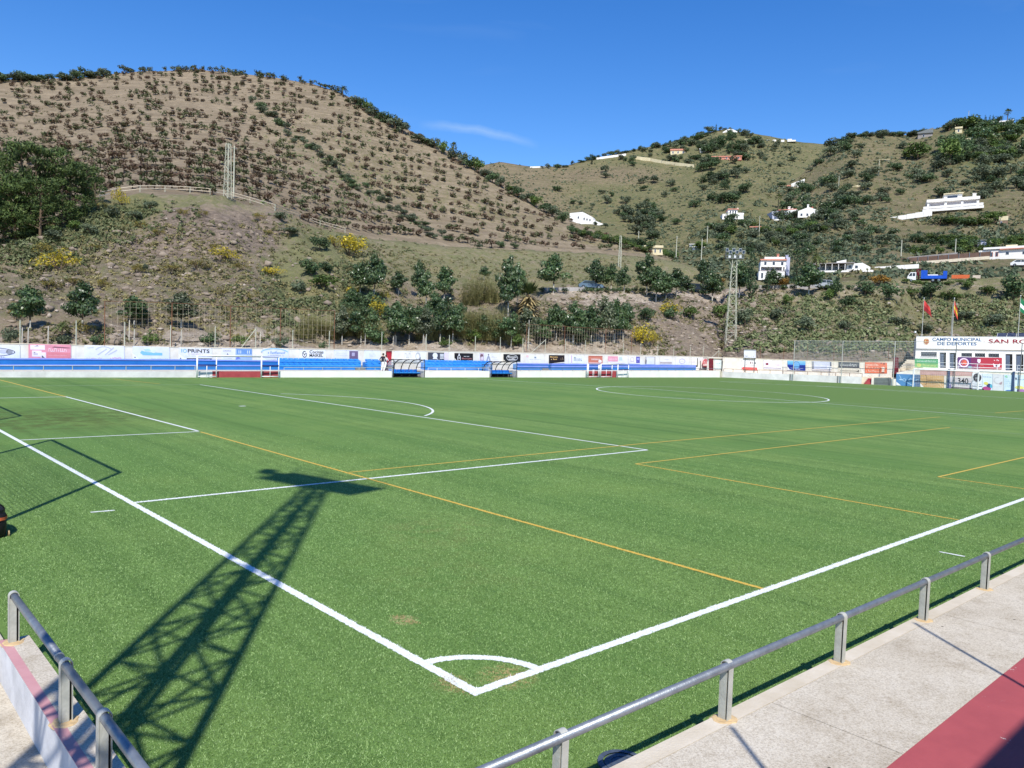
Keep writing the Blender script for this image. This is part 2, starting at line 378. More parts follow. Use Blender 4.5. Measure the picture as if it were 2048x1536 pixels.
# ------------------------------------------------------------------ near terrace and railings
NEAR_CONC = None
def near_concrete():
    m, nt, b = _new('worn_terrace_concrete'); N, L = nt.nodes, nt.links
    geo = N.new('ShaderNodeNewGeometry'); P = geo.outputs['Position']
    def nz(s, d=5, r=.65):
        n = N.new('ShaderNodeTexNoise'); n.inputs['Scale'].default_value = s; n.inputs['Detail'].default_value = d; n.inputs['Roughness'].default_value = r; L.new(P, n.inputs['Vector']); return n.outputs['Fac']
    def ramp(f, st):
        r = N.new('ShaderNodeValToRGB'); e = r.color_ramp.elements
        e[0].position, e[0].color = st[0][0], (*st[0][1], 1); e[1].position, e[1].color = st[-1][0], (*st[-1][1], 1)
        for p, c in st[1:-1]: x = e.new(p); x.color = (*c, 1)
        L.new(f, r.inputs['Fac']); return r.outputs['Color']
    def mix(f, a, c, mode='MIX'):
        x = N.new('ShaderNodeMix'); x.data_type = 'RGBA'; x.blend_type = mode
        if isinstance(f, float): x.inputs[0].default_value = f
        else: L.new(f, x.inputs[0])
        for k, v in ((6, a), (7, c)):
            if isinstance(v, tuple): x.inputs[k].default_value = (*v, 1)
            else: L.new(v, x.inputs[k])
        return x.outputs[2]
    base = ramp(nz(1.1), [(.3, (.47, .415, .325)), (.5, (.57, .515, .415)), (.72, (.63, .58, .485))])
    grit = ramp(nz(55, 3, .8), [(.35, (.55, .5, .45)), (.55, (1, 1, 1)), (.75, (1.12, 1.1, 1.08))])
    c = mix(.75, base, grit, 'MULTIPLY')
    st = ramp(nz(3.2, 6, .72), [(.5, (1, 1, 1)), (.72, (.70, .66, .60))])
    c = mix(.8, c, st, 'MULTIPLY')
    v = N.new('ShaderNodeTexVoronoi'); v.inputs['Scale'].default_value = 2.6; L.new(P, v.inputs['Vector'])
    gum = ramp(v.outputs['Distance'], [(.035, (.18, .17, .17)), (.05, (1, 1, 1))])
    wn_ = N.new('ShaderNodeTexWhiteNoise'); L.new(v.outputs['Position'], wn_.inputs['Vector'])
    gt = N.new('ShaderNodeMath'); gt.operation = 'GREATER_THAN'; gt.inputs[1].default_value = .55; L.new(wn_.outputs['Value'], gt.inputs[0])
    c = mix(gt.outputs[0], c, mix(1., c, gum, 'MULTIPLY'))
    L.new(c, b.inputs['Base Color']); b.inputs['Roughness'].default_value = .9; b.inputs['Specular IOR Level'].default_value = .2
    bp = N.new('ShaderNodeBump'); bp.inputs['Strength'].default_value = .5; bp.inputs['Distance'].default_value = .008
    L.new(nz(70, 4, .75), bp.inputs['Height']); L.new(bp.outputs[0], b.inputs['Normal'])
    return m
def chipped(name, c, c2, under):
    m, nt, b = _new(name); N, L = nt.nodes, nt.links
    geo = N.new('ShaderNodeNewGeometry'); P = geo.outputs['Position']
    def nz(s, d=5, r=.65):
        n = N.new('ShaderNodeTexNoise'); n.inputs['Scale'].default_value = s; n.inputs['Detail'].default_value = d; n.inputs['Roughness'].default_value = r; L.new(P, n.inputs['Vector']); return n.outputs['Fac']
    r1 = N.new('ShaderNodeValToRGB'); r1.color_ramp.elements[0].color = (*c2, 1); r1.color_ramp.elements[1].color = (*c, 1); r1.color_ramp.elements[0].position = .3; r1.color_ramp.elements[1].position = .7
    L.new(nz(2.5), r1.inputs['Fac'])
    r2 = N.new('ShaderNodeValToRGB'); r2.color_ramp.elements[0].position = .655; r2.color_ramp.elements[1].position = .68
    n9 = nz(4.5, 8, .72); L.new(n9, r2.inputs['Fac'])
    x = N.new('ShaderNodeMix'); x.data_type = 'RGBA'; L.new(r2.outputs['Color'], x.inputs[0]); L.new(r1.outputs['Color'], x.inputs[6]); x.inputs[7].default_value = (*under, 1)
    L.new(x.outputs[2], b.inputs['Base Color']); b.inputs['Roughness'].default_value = .75
    bp = N.new('ShaderNodeBump'); bp.inputs['Strength'].default_value = .35; bp.inputs['Distance'].default_value = .006; L.new(nz(45, 4), bp.inputs['Height']); L.new(bp.outputs[0], b.inputs['Normal'])
    return m
NEAR_CONC = near_concrete()
RED_FLOOR = chipped('chipped_red_floor_paint', (.40, .078, .082), (.33, .062, .068), (.6, .55, .48))
PINK = chipped('faded_pink_stripe_paint', (.56, .30, .30), (.47, .22, .23), (.55, .48, .40))
EDGE = mat('smooth_kerb_edge', srgb(208, 198, 180), srgb(190, 178, 156), 2.4, .9, .25, 40)
TZ = .32
def ky(x): return -2.05-.017*(x+.35)
# terrace slabs with open joints between them
xs = [-14, -9.4, -5.0, -1.15, 1.55, 5.45, 9.4, 13.4, 17.4, 21.4, 25.4, 29.4, 40]
terr = None
for i, (a, b_) in enumerate(zip(xs[:-1], xs[1:])):
    if a < -3: continue
    t = MB(); sk = .0
    t.hexa([(a+.006, -3.36, -.5), (b_-.006, -3.36, -.5), (b_-.006, ky(b_)-.16, -.5), (a+.006, ky(a)-.16, -.5)],
           [(a+.006, -3.36, TZ), (b_-.006, -3.36, TZ), (b_-.006, ky(b_)-.16, TZ), (a+.006, ky(a)-.16, TZ)], NEAR_CONC)
    tag(t.build('terrace_slab'), kind='structure')
t = MB(); 
for a, b_ in zip(xs[:-1], xs[1:]):
    if a < -3: continue
    t.hexa([(a, ky(a)-.155, -.5), (b_, ky(b_)-.155, -.5), (b_, ky(b_), -.5), (a, ky(a), -.5)], [(a, ky(a)-.155, TZ+.003), (b_, ky(b_)-.155, TZ+.003), (b_, ky(b_), TZ+.003), (a, ky(a), TZ+.003)], EDGE)
tag(t.build('terrace_kerb'), kind='structure')
t = MB(); t.box(-5, 40, -6.2, -3.365, -.5, TZ+.004, RED_FLOOR); tag(t.build('red_painted_floor'), kind='structure')
# left walkway behind the goal line and its low wall
t = MB(); t.box(-16, -3.365, -3.0, 3.4, -.5, -.1, NEAR_CONC); t.box(-16, -3.6, 3.4, 30, -.5, -.1, NEAR_CONC); tag(t.build('walkway'), kind='structure')
WALL_GREY = mat('stained_pale_plaster', srgb(214, 214, 216), srgb(188, 188, 190), 3.5, .9, .25, 30)
lw = empty('low_wall', (-3.24, 0, 0), 'low white wall with a pink striped top along the walkway behind the goal line', 'wall')
t = MB(); t.box(-.125, .125, -3.0, 3.32, -.5, .3, WALL_GREY); t.build('wall_body', lw)
t = MB(); t.box(-.045, .128, -3.0, 3.325, .3, .306, NEAR_CONC); t.build('coping', lw)
t = MB(); t.box(-.128, -.045, -3.0, 3.325, .3, .305, PINK); t.build('painted_stripe', lw)
lw2 = empty('low_wall', (-3.42, 3.4, 0), 'bare concrete low wall beyond the end of the pink striped wall', 'wall')
t = MB(); t.box(-.12, .1, 0, 26, -.5, .29, NEAR_CONC); t.build('wall_body', lw2)

# railing: folded steel posts over a round pipe
def post_parts():
    r = .034; W = .062; h = .5                      # pipe centre at h-r
    zc = h-.036
    st = MB()
    N_ = 10; ri, ro = r+.004, r+.011
    outer = [(-ro, 0)]+[(ro*math.cos(math.pi-math.pi*i/N_), zc+ro*math.sin(math.pi*i/N_)) for i in range(N_+1)]+[(ro, 0)]
    inner = [(-ri, 0)]+[(ri*math.cos(math.pi-math.pi*i/N_), zc+ri*math.sin(math.pi*i/N_)) for i in range(N_+1)]+[(ri, 0)]
    k = len(outer); vs = []
    for x in (-W/2, W/2):
        vs += [(x, a, b) for a, b in outer]+[(x, a, b) for a, b in inner]
    fs = []
    for i in range(k-1):
        fs += [(i, i+1, 2*k+i+1, 2*k+i), (k+i+1, k+i, 3*k+i, 3*k+i+1), (i+1, i, k+i, k+i+1), (2*k+i, 2*k+i+1, 3*k+i+1, 3*k+i)]
    st.add(vs, fs, GALV_POST)
    core = MB(); core.box(-W/2+.002, W/2-.002, -r+.014, r+.002, 0, zc-r*.6, GALV_POST); core.box(-W/2+.02, W/2-.02, -r-.002, -r+.014, 0, zc-r*.5, DARK)
    return st, core
_st, _core = post_parts()
me_strap = _st.build('strap'); me_core = _core.build('core_plate')
STRAP, CORE = me_strap.data, me_core.data
for o in (me_strap, me_core): bpy.data.objects.remove(o)
_t = MB(); n_ = 9; _rr = random.Random(4)
_v = [((.085+.03*_rr.random())*math.cos(2*math.pi*i/n_), (.07+.03*_rr.random())*math.sin(2*math.pi*i/n_), .008) for i in range(n_)]+[(.15*math.cos(2*math.pi*i/n_), .12*math.sin(2*math.pi*i/n_), -.01) for i in range(n_)]
_t.add(_v, [tuple(range(n_))]+[(i, (i+1) % n_, n_+(i+1) % n_, n_+i) for i in range(n_)], mat('tan_mortar', srgb(206, 180, 138), srgb(182, 154, 112), 9, .95, .4, 50)); _o = _t.build('mortar_patch'); MORTAR = _o.data; bpy.data.objects.remove(_o)
def railing(pts, zb, label, flip):
    d = Vector((pts[-1][0]-pts[0][0], pts[-1][1]-pts[0][1], 0)); ang = math.atan2(d.y, d.x)
    root = empty('railing', (pts[0][0], pts[0][1], zb), label, 'railing')
    ca, sa = math.cos(-ang), math.sin(-ang)
    root.rotation_euler = (0, 0, ang)
    for p in pts:
        q = Vector((p[0]-pts[0][0], p[1]-pts[0][1], 0)); lx = ca*q.x-sa*q.y; ly = sa*q.x+ca*q.y
        s = link('post', STRAP, root); s.location = (lx, ly, 0); s.rotation_euler = (0, 0, math.pi if flip else 0)
        c = link('core_plate', CORE, s)
        mo = link('mortar_patch', MORTAR, s)
    L_ = d.length
    t = MB(); t.tube((-.06, 0, .464), (L_*.37, 0, .464), .034, GALV, 16); t.tube((L_*.37+.004, 0, .464), (L_+.06, 0, .464), .0335, GALV, 16)
    t.tube((L_*.37-.012, 0, .464), (L_*.37+.016, 0, .464), .037, GALV_POST, 16)
    o = t.build('top_rail', root, True)
    return root
rp = [(-3.0, -2.10), (-1.02, -2.115), (.94, -2.15), (2.95, -2.195), (5.03, -2.235), (7.08, -2.27)]
rp += [(7.08+2.07*i, -2.27-.036*i) for i in range(1, 12)]
railing(rp, TZ, 'galvanised pipe railing along the edge of the concrete terrace', False)
railing([(-3.265, 3.21), (-3.27, 1.14), (-3.28, .05), (-3.3, -1.9)], .305, 'galvanised pipe railing on the low wall behind the goal line', True)
# round drain cover in the turf
dc = ground(1222, 1520)
DRAIN = mat('blue_grey_cast_iron', srgb(92, 104, 118), srgb(72, 82, 96), 14, .6, .4, 60, metal=.3)
t = MB(); 
def ring(mb, r0, r1, z0, z1, m, n=40):
    vs = []
    for i in range(n):
        a = 2*math.pi*i/n; c, s = math.cos(a), math.sin(a)
        vs += [(r0*c, r0*s, z1), (r1*c, r1*s, z1), (r1*c, r1*s, z0)]
    fs = []
    for i in range(n):
        j = (i+1) % n; fs += [(3*i, 3*i+1, 3*j+1, 3*j), (3*i+1, 3*i+2, 3*j+2, 3*j+1)]
    mb.add(vs, fs, m)
dr = empty('drain_cover', (dc.x+.02, dc.y-.1, 0), 'round grey drain cover in the turf beside the terrace kerb', 'drain cover')
ring(t, .155, .2, 0, .02, DRAIN); t.build('outer_rim', dr)
t = MB(); ring(t, 0.0, .145, 0, .016, DRAIN); ring(t, .09, .105, .016, .02, DRAIN); t.build('lid', dr)
# ------------------------------------------------------------------ terrain
PA0 = K0+kn*4.2                                  # far advert wall
EA0 = K1+en*2.4                                  # end advert wall
def wall_dist(px):
    d = ray(px, 700); d2 = Vector((d.x, d.y, 0)); c = Vector((CAM.x, CAM.y, 0))
    ta = (PA0-c).dot(kn)/d2.dot(kn); te = (EA0-c).dot(en)/d2.dot(en) if d2.dot(en) > 1e-6 else 1e9
    if ta < 0: ta = 1e9
    return (ta if px < 1446 else min(ta, te))*d2.length
def vn(x, y, s, seed=0): return noise.noise(Vector((x*s+seed*17.3, y*s-seed*9.1, seed*3.7)))
def fbm(x, y, s, o=4, seed=0):
    a, t = 1., 0.
    for i in range(o): t += a*vn(x, y, s*2**i, seed+i); a *= .5
    return t
WT = [(-800, 676), (0, 686.5), (140, 690), (290, 693.5), (560, 697), (760, 700.5), (1000, 704.5), (1250, 710), (1440, 714.5), (1600, 721), (1770, 726), (1830, 715), (2048, 715), (3000, 740)]
def rows_L1(px):
    wd = wall_dist(px)
    I = lambda *t: itp(px, t)
    y0 = itp(px, WT)+3.5
    wd += itp(px, [(1786, 0), (1834, 13)])
    r = [(y0, wd+.35)]
    r.append((min(y0-3, I((-800, 668), (0, 674), (200, 678), (450, 681), (700, 684), (1000, 691), (1250, 692), (1330, 702), (1445, 708), (1600, 714), (1800, 712), (2048, 705), (3000, 700))), wd+I((0, 5), (1250, 7), (1400, 3), (1600, 2), (2400, 3))))
    r.append((I((-800, 600), (0, 600), (150, 575), (300, 555), (450, 550), (600, 575), (700, 622), (850, 632), (1000, 634), (1200, 640), (1400, 648), (1500, 648), (1700, 646), (2048, 640), (3000, 640)),
              wd+I((0, 20), (300, 26), (600, 24), (760, 16), (1400, 16), (2500, 18))))
    r.append((I((-800, 520), (0, 505), (90, 470), (150, 446), (300, 428), (450, 422), (600, 462), (700, 545), (850, 592), (1000, 591), (1200, 590), (1400, 590), (1520, 588), (1700, 577), (1900, 574), (2048, 572), (3000, 570)),
              wd+I((0, 36), (300, 42), (600, 42), (760, 32), (1400, 30), (1700, 32), (2500, 36))))
    r.append((I((-800, 505), (0, 488), (90, 452), (150, 428), (300, 402), (450, 404), (600, 446), (700, 528), (850, 582), (1000, 581), (1200, 580), (1400, 580), (1520, 578), (1700, 568), (1900, 563), (2048, 560), (3000, 556)),
              wd+I((0, 42), (300, 50), (600, 52), (760, 42), (1400, 40), (1700, 42), (2500, 46))))
    r.append((I((-800, 495), (0, 478), (100, 442), (190, 404), (280, 388), (420, 393), (520, 421), (640, 456), (760, 481), (900, 491), (1000, 498), (1180, 506), (1300, 516), (1380, 530), (1450, 562), (1520, 572), (1700, 562), (1900, 556), (2048, 552), (3000, 545)),
              wd+I((0, 48), (300, 58), (600, 68), (760, 84), (900, 90), (1200, 94), (1380, 86), (1450, 46), (1700, 47), (2500, 52))))
    return r
def interp_rows(r, t):
    """t in 0..len-1"""
    i = min(int(t), len(r)-2); f = t-i
    return lerp(r[i][0], r[i+1][0], f), lerp(r[i][1], r[i+1][1], f)
RID2 = [(-800, 175), (-300, 168), (0, 160), (60, 157), (140, 157), (280, 143), (400, 139), (520, 151), (620, 166), (680, 184), (720, 206), (790, 246), (850, 278), (900, 305), (960, 336), (1010, 366), (1060, 396), (1110, 427), (1180, 458), (1250, 482), (1310, 503), (1360, 524), (1420, 545)]
D2 = [(-800, 340), (0, 330), (400, 330), (700, 300), (900, 280), (1100, 262), (1300, 240), (1420, 228)]
RID3 = [(700, 350), (850, 340), (960, 330), (1000, 324), (1080, 334), (1130, 332), (1170, 320), (1250, 303), (1330, 290), (1400, 268), (1450, 257), (1490, 265), (1540, 273), (1600, 285), (1700, 292), (1800, 320)]
D3 = [(700, 560), (1080, 560), (1400, 620), (1800, 600)]
RID4 = [(1330, 545), (1350, 505), (1400, 448), (1450, 416), (1500, 394), (1560, 374), (1600, 352), (1640, 312), (1680, 284), (1700, 272), (1760, 267), (1820, 270), (1870, 257), (1920, 242), (1960, 247), (2048, 247), (2300, 250), (3000, 300)]
D4 = [(1330, 235), (1400, 270), (1500, 320), (1640, 390), (1760, 420), (3000, 430)]
def base5(px): r = rows_L1(px)[-1]; return r
def rows_L2(px): y, d = base5(px); return [(y+7, d+2), (itp(px, RID2), itp(px, D2))]
def rows_L3(px): return [(560, 290), (itp(px, RID3), itp(px, D3))]
def rows_L4(px): y, d = base5(px); return [(y+7, d+1.5), (itp(px, RID4), itp(px, D4))]

def build_layer(name, rows, px0, px1, dpx, per, amp, scales, colour, terrace=0, seed=0):
    pxs = np.arange(px0, px1+.1, dpx); nr = len(rows(px0)); ts = np.linspace(0, nr-1, per*(nr-1)+1)
    V, C = [], []
    for px in pxs:
        r = rows(px)
        for t in ts:
            py, D = interp_rows(r, t)
            p = at_dist(px, py, D)
            e = min(1, (nr-1-t)*2.+.25)*min(1, t*2.2)
            h = amp*fbm(p.x, p.y, scales, 5, seed)*e
            if terrace:
                h += terrace*(((p.z/2.6) % 1.)-.5)*e
            p.z += h
            V.append(tuple(p)); C.append(colour(px, py, t))
        p = at_dist(px, r[-1][0], r[-1][1]); d = (p-CAM); d.z = 0; d.normalize()
        q = p+d*70; q.z -= 30; V.append(tuple(q)); C.append(C[-1])
    n = len(ts)+1; F = []
    for i in range(len(pxs)-1):
        for j in range(n-1):
            F.append((i*n+j, (i+1)*n+j, (i+1)*n+j+1, i*n+j+1))
    me = bpy.data.meshes.new(name); me.from_pydata(V, [], F); me.update()
    ca = me.color_attributes.new('cover', 'FLOAT_COLOR', 'POINT')
    ca.data.foreach_set('color', np.array([(c[0], c[1], c[2], 1) for c in C], dtype=np.float32).ravel())
    me.polygons.foreach_set('use_smooth', [True]*len(F))
    o = link(name, me); tag(o, kind='structure')
    return o, BVHTree.FromPolygons(V, F)

def terrain_material(name, soilA, soilB, rockA, greenA, greenB, stripe=0.):
    """attribute 'cover': R share of plants, G share of bare rock, B share of pale sand"""
    m, nt, b = _new(name); N, L = nt.nodes, nt.links
    geo = N.new('ShaderNodeNewGeometry'); P = geo.outputs['Position']
    at = N.new('ShaderNodeAttribute'); at.attribute_name = 'cover'
    sp = N.new('ShaderNodeSeparateColor'); L.new(at.outputs['Color'], sp.inputs[0])
    def nz(s, d=5, r=.65, stretch=None):
        n = N.new('ShaderNodeTexNoise'); n.inputs['Scale'].default_value = s; n.inputs['Detail'].default_value = d; n.inputs['Roughness'].default_value = r
        if stretch:
            mp = N.new('ShaderNodeMapping'); mp.inputs['Scale'].default_value = stretch; L.new(P, mp.inputs['Vector']); L.new(mp.outputs[0], n.inputs['Vector'])
        else: L.new(P, n.inputs['Vector'])
        return n.outputs['Fac']
    def ramp(f, a, c, p0=.3, p1=.7):
        r = N.new('ShaderNodeValToRGB'); r.color_ramp.elements[0].color = (*a, 1); r.color_ramp.elements[1].color = (*c, 1); r.color_ramp.elements[0].position = p0; r.color_ramp.elements[1].position = p1
        L.new(f, r.inputs['Fac']); return r.outputs['Color']
    def mix(f, a, c):
        x = N.new('ShaderNodeMix'); x.data_type = 'RGBA'
        if isinstance(f, float): x.inputs[0].default_value = f
        else: L.new(f, x.inputs[0])
        for k, v in ((6, a), (7, c)):
            if isinstance(v, tuple): x.inputs[k].default_value = (*v, 1)
            else: L.new(v, x.inputs[k])
        return x.outputs[2]
    def edge(share, n, w=.2):
        """1 where noise lies under the share"""
        a = N.new('ShaderNodeMath'); a.operation = 'SUBTRACT'; L.new(share, a.inputs[0]); L.new(n, a.inputs[1])
        mr = N.new('ShaderNodeMapRange'); mr.inputs['From Min'].default_value = -w; mr.inputs['From Max'].default_value = w; L.new(a.outputs[0], mr.inputs['Value']); return mr.outputs[0]
    soil = ramp(nz(.35, 6, .75), soilB, soilA, .3, .68)
    if stripe: soil = mix(ramp(nz(1, 4, .6, (.05, .05, .9)), (0, 0, 0), (stripe,)*3, .42, .62), soil, tuple(.62*c for c in soilB))
    rock = ramp(nz(1.1, 9, .82, (.7, .7, 2.6)), tuple(.34*c for c in rockA), tuple(1.55*c for c in rockA), .36, .66)
    green = mix(ramp(nz(.9, 6, .75), (0, 0, 0), (1, 1, 1), .35, .65), greenA, greenB)
    straw = ramp(nz(2.6, 5, .7), (.16, .13, .06), (.34, .28, .14), .3, .7)
    green = mix(ramp(nz(.16, 5, .7), (0, 0, 0), (.75, .75, .75), .5, .7), green, straw)
    def squash(f):
        mr = N.new('ShaderNodeMapRange'); mr.inputs['From Min'].default_value = .3; mr.inputs['From Max'].default_value = .7; L.new(f, mr.inputs['Value']); return mr.outputs[0]
    c = mix(edge(sp.outputs[1], squash(nz(.5, 9, .85))), soil, rock)
    c = mix(edge(sp.outputs[0], squash(nz(.7, 9, .88))), c, green)
    c = mix(edge(sp.outputs[2], squash(nz(.5, 8, .85))), c, ramp(nz(1.5, 5, .7), (.40, .33, .25), (.56, .48, .38)))
    L.new(c, b.inputs['Base Color']); b.inputs['Roughness'].default_value = .95; b.inputs['Specular IOR Level'].default_value = .1
    bp = N.new('ShaderNodeBump'); bp.inputs['Strength'].default_value = .9; bp.inputs['Distance'].default_value = .5
    L.new(nz(1.6, 8, .8), bp.inputs['Height']); L.new(bp.outputs[0], b.inputs['Normal'])
    return m
def blob(px, py, cx, cy, rx, ry): return max(0., 1-((px-cx)/rx)**2-((py-cy)/ry)**2)
def sm(x, a, b): t = max(0., min(1., (x-a)/(b-a))); return t*t*(3-2*t)
def col_L1(px, py, t):
    left = 1-sm(px, 660, 820)
    g = .42+.5*min(1, 2*blob(px, py, 150, 425, 200, 70))+.3*min(1, 2*blob(px, py, 640, 540, 130, 130))+.2*blob(px, py, 420, 395, 200, 26)
    k = .25+.6*min(1, 1.6*blob(px, py, 380, 465, 260, 60))+.5*min(1, 1.6*blob(px, py, 300, 585, 380, 100))
    g -= .28*min(1, 2*blob(px, py, 390, 465, 220, 55)); g += .2*min(1, 2*blob(px, py, 560, 655, 240, 26))
    up_ = sm(t, 3.7, 4.2)
    rub = sm(px, 1000, 1240)*(1-sm(px, 1460, 1640)); rgt_ = sm(px, 1420, 1640)
    g2 = lerp(.44-.2*rub+.16*rgt_, .64, up_); k2 = lerp(.4+.25*rub, .12, up_)
    g2 -= .28*rgt_*sm(py, 670, 705); k2 += .3*rgt_*sm(py, 670, 705)
    s2 = .26*rub*(1-up_)+.34*sm(t, 2.5, 2.95)*(1-sm(t, 3.2, 4))*sm(px, 780, 1000)
    g, k, s = lerp(g2, g, left), lerp(k2, k, left), s2*(1-left)
    low = (1-sm(t, .9, 1.5))*(1-sm(px, 1270, 1370))
    s = max(s, low*lerp(.4, .62, sm(px, 150, 320))); g *= 1-.6*low; k = lerp(k, .25, low)
    return g, k, s
def col_L2(px, py, t):
    g = .12+.12*max(0, min(1, (px-480)/250))*(1 if t > .4 else .4)
    g += .16*max(0, 1-abs(t-.5)*2)*(1 if px > 500 else .0)
    return g, .06, .12
def col_L3(px, py, t):
    g = .52; 
    if px < 1150: g = .3
    g = lerp(.4, .62, sm(px, 1060, 1220))
    g -= .25*blob(px, py, 1230, 350, 130, 24)
    return g, .1, .05
def col_L4(px, py, t): return .52+.2*blob(px, py, 1480, 470, 160, 110)+.2*blob(px, py, 1990, 300, 140, 90), .14, .06
SOILA, SOILB = (.325, .262, .178), (.21, .165, .11)
T1, BV1 = build_layer('embankment', rows_L1, -760, 2960, 7, 14, 1.5, .19, col_L1, seed=1)
T2, BV2 = build_layer('terraced_hillside', rows_L2, -780, 1424, 8, 120, .9, .05, col_L2, terrace=.9, seed=4)
T3, BV3 = build_layer('far_hillside', rows_L3, 700, 1800, 8, 70, 3.2, .022, col_L3, terrace=.6, seed=7)
T4, BV4 = build_layer('villa_hillside', rows_L4, 1332, 2960, 8, 100, 2.0, .03, col_L4, terrace=.8, seed=11)
T1.data.materials.append(terrain_material('rubble_bank_ground', (.33, .265, .19), (.22, .17, .122), (.24, .19, .145), (.13, .145, .06), (.225, .215, .105)))
T2.data.materials.append(terrain_material('terraced_orchard_soil', SOILA, SOILB, (.24, .19, .14), (.12, .13, .045), (.20, .18, .075), stripe=.5))
M34 = terrain_material('scrub_hillside_ground', (.27, .205, .135), (.165, .13, .085), (.20, .16, .115), (.085, .105, .042), (.15, .15, .065), stripe=.5)
T3.data.materials.append(M34); T4.data.materials.append(M34)
BV = [BV1, BV2, BV3, BV4]
def place(px, py, only=None):
    d = ray(px, py).normalized(); best = None
    for i, b_ in enumerate(BV):
        if only is not None and i not in only: continue
        h = b_.ray_cast(CAM, d)
        if h[0] is not None and (best is None or h[3] < best[1]): best = (h[0], h[3], i)
    return best
def spot(px, py, only=None):
    """first ground met under a photo pixel; on the sky side of a ridge look a little lower"""
    for k in range(30):
        h = place(px, py+k*2, only)
        if h: return h[0]
    return at_dist(px, py, 120)
# ------------------------------------------------------------------ far side: kerb wall, benches, advert wall
UPV = Vector((0, 0, 1))
class Plane:
    def __init__(s, P0, d, n): s.P0, s.d, s.n = P0, d, n
    def at(s, px, py, off=0.): return on_plane(px, py, s.P0+s.n*off, s.n)
PK = Plane(K0, kd, kn); PA = Plane(PA0, kd, kn)
EK = Plane(K1, ed, en); EA = Plane(EA0, ed, en)
def loft(mb, plane_f, topf, plane_b, cols, m, yb=None, zb=None):
    """a solid between a front plane and a back plane under the photo line topf(px); columns at pixels cols"""
    for a, b_ in zip(cols[:-1], cols[1:]):
        q = []
        for px in (a, b_):
            f = plane_f.at(px, topf(px)); 
            bk = f + plane_f.n*((plane_b.P0-f).dot(plane_f.n))
            q.append((f, bk))
        z0 = zb if zb is not None else -.3
        (f0, b0), (f1, b1) = q
        bot = [Vector((p.x, p.y, z0)) for p in (f0, f1, b1, b0)]
        mb.hexa(bot, [f0, f1, b1, b0], m)
def joints(seed, a, b, step):
    rng = random.Random(seed); xs_ = [a]
    while xs_[-1] < b-step: xs_.append(xs_[-1]+step*rng.uniform(.95, 1.05))
    xs_.append(b); return xs_
P12 = Plane(K0+kn*.22, kd, kn)
# kerb wall between the pitch and the spectators' walk, cast in bays
kw = empty('kerb_wall', (K0.x, K0.y, 0), 'long low whitewashed concrete wall between the turf and the blue benches', 'wall')
KB = [-420, -150, 90, 190, 393, 425, 522, 557, 640, 784, 850, 979, 1036, 1174, 1233, 1320, 1440]
kerb_top = lambda px: itp(px, [(-400, 744), (0, 743), (700, 742.6), (1440, 742.2)])
KWHITE2 = mat('fresh_white_kerb_paint', srgb(240, 238, 230), srgb(226, 222, 212), .7, .85, .2, 20)
for a, b_ in zip(KB[:-1], KB[1:]):
    if (a, b_) in ((784, 850), (979, 1036)): continue
    t = MB(); red = (a, b_) in ((425, 522), (522, 557), (1174, 1233))
    loft(t, PK, kerb_top, P12, [a+.15, b_-.15], RED if red else (KWHITE2 if a > 550 else KERB_WHITE))
    o = t.build('wall_bay', kw, M=None)
    o.matrix_parent_inverse = kw.matrix_world.inverted()
def keep(o, root):
    """parent without moving"""
    o.parent = root; o.matrix_parent_inverse = Matrix.Translation(-Vector(root.location)) if root.rotation_euler[2] == 0 else root.matrix_world.inverted(); return o
for o in kw.children: o.matrix_parent_inverse = Matrix.Translation(-kw.location)
WALKP = Plane(K0+kn*.23, kd, kn); B1 = Plane(K0+kn*2.7, kd, kn); B2 = Plane(K0+kn*3.35, kd, kn)
cols = [-420, -150, 0, 200, 400, 600, 800, 1000, 1200, 1440]
WALK2 = Plane(K0+kn*1.75, kd, kn)
for a, b_, pl in ((-420, 0, WALKP), (0, 400, WALKP), (400, 784.5, WALKP), (784.5, 850.5, WALK2), (850.5, 979.5, WALKP), (979.5, 1036.5, WALK2), (1036.5, 1200, WALKP), (1200, 1445, WALKP)):
    t = MB(); loft(t, pl, lambda px: kerb_top(px)-.2, PA, [a, b_], CONCRETE); tag(t.build('spectator_walk'), kind='structure')
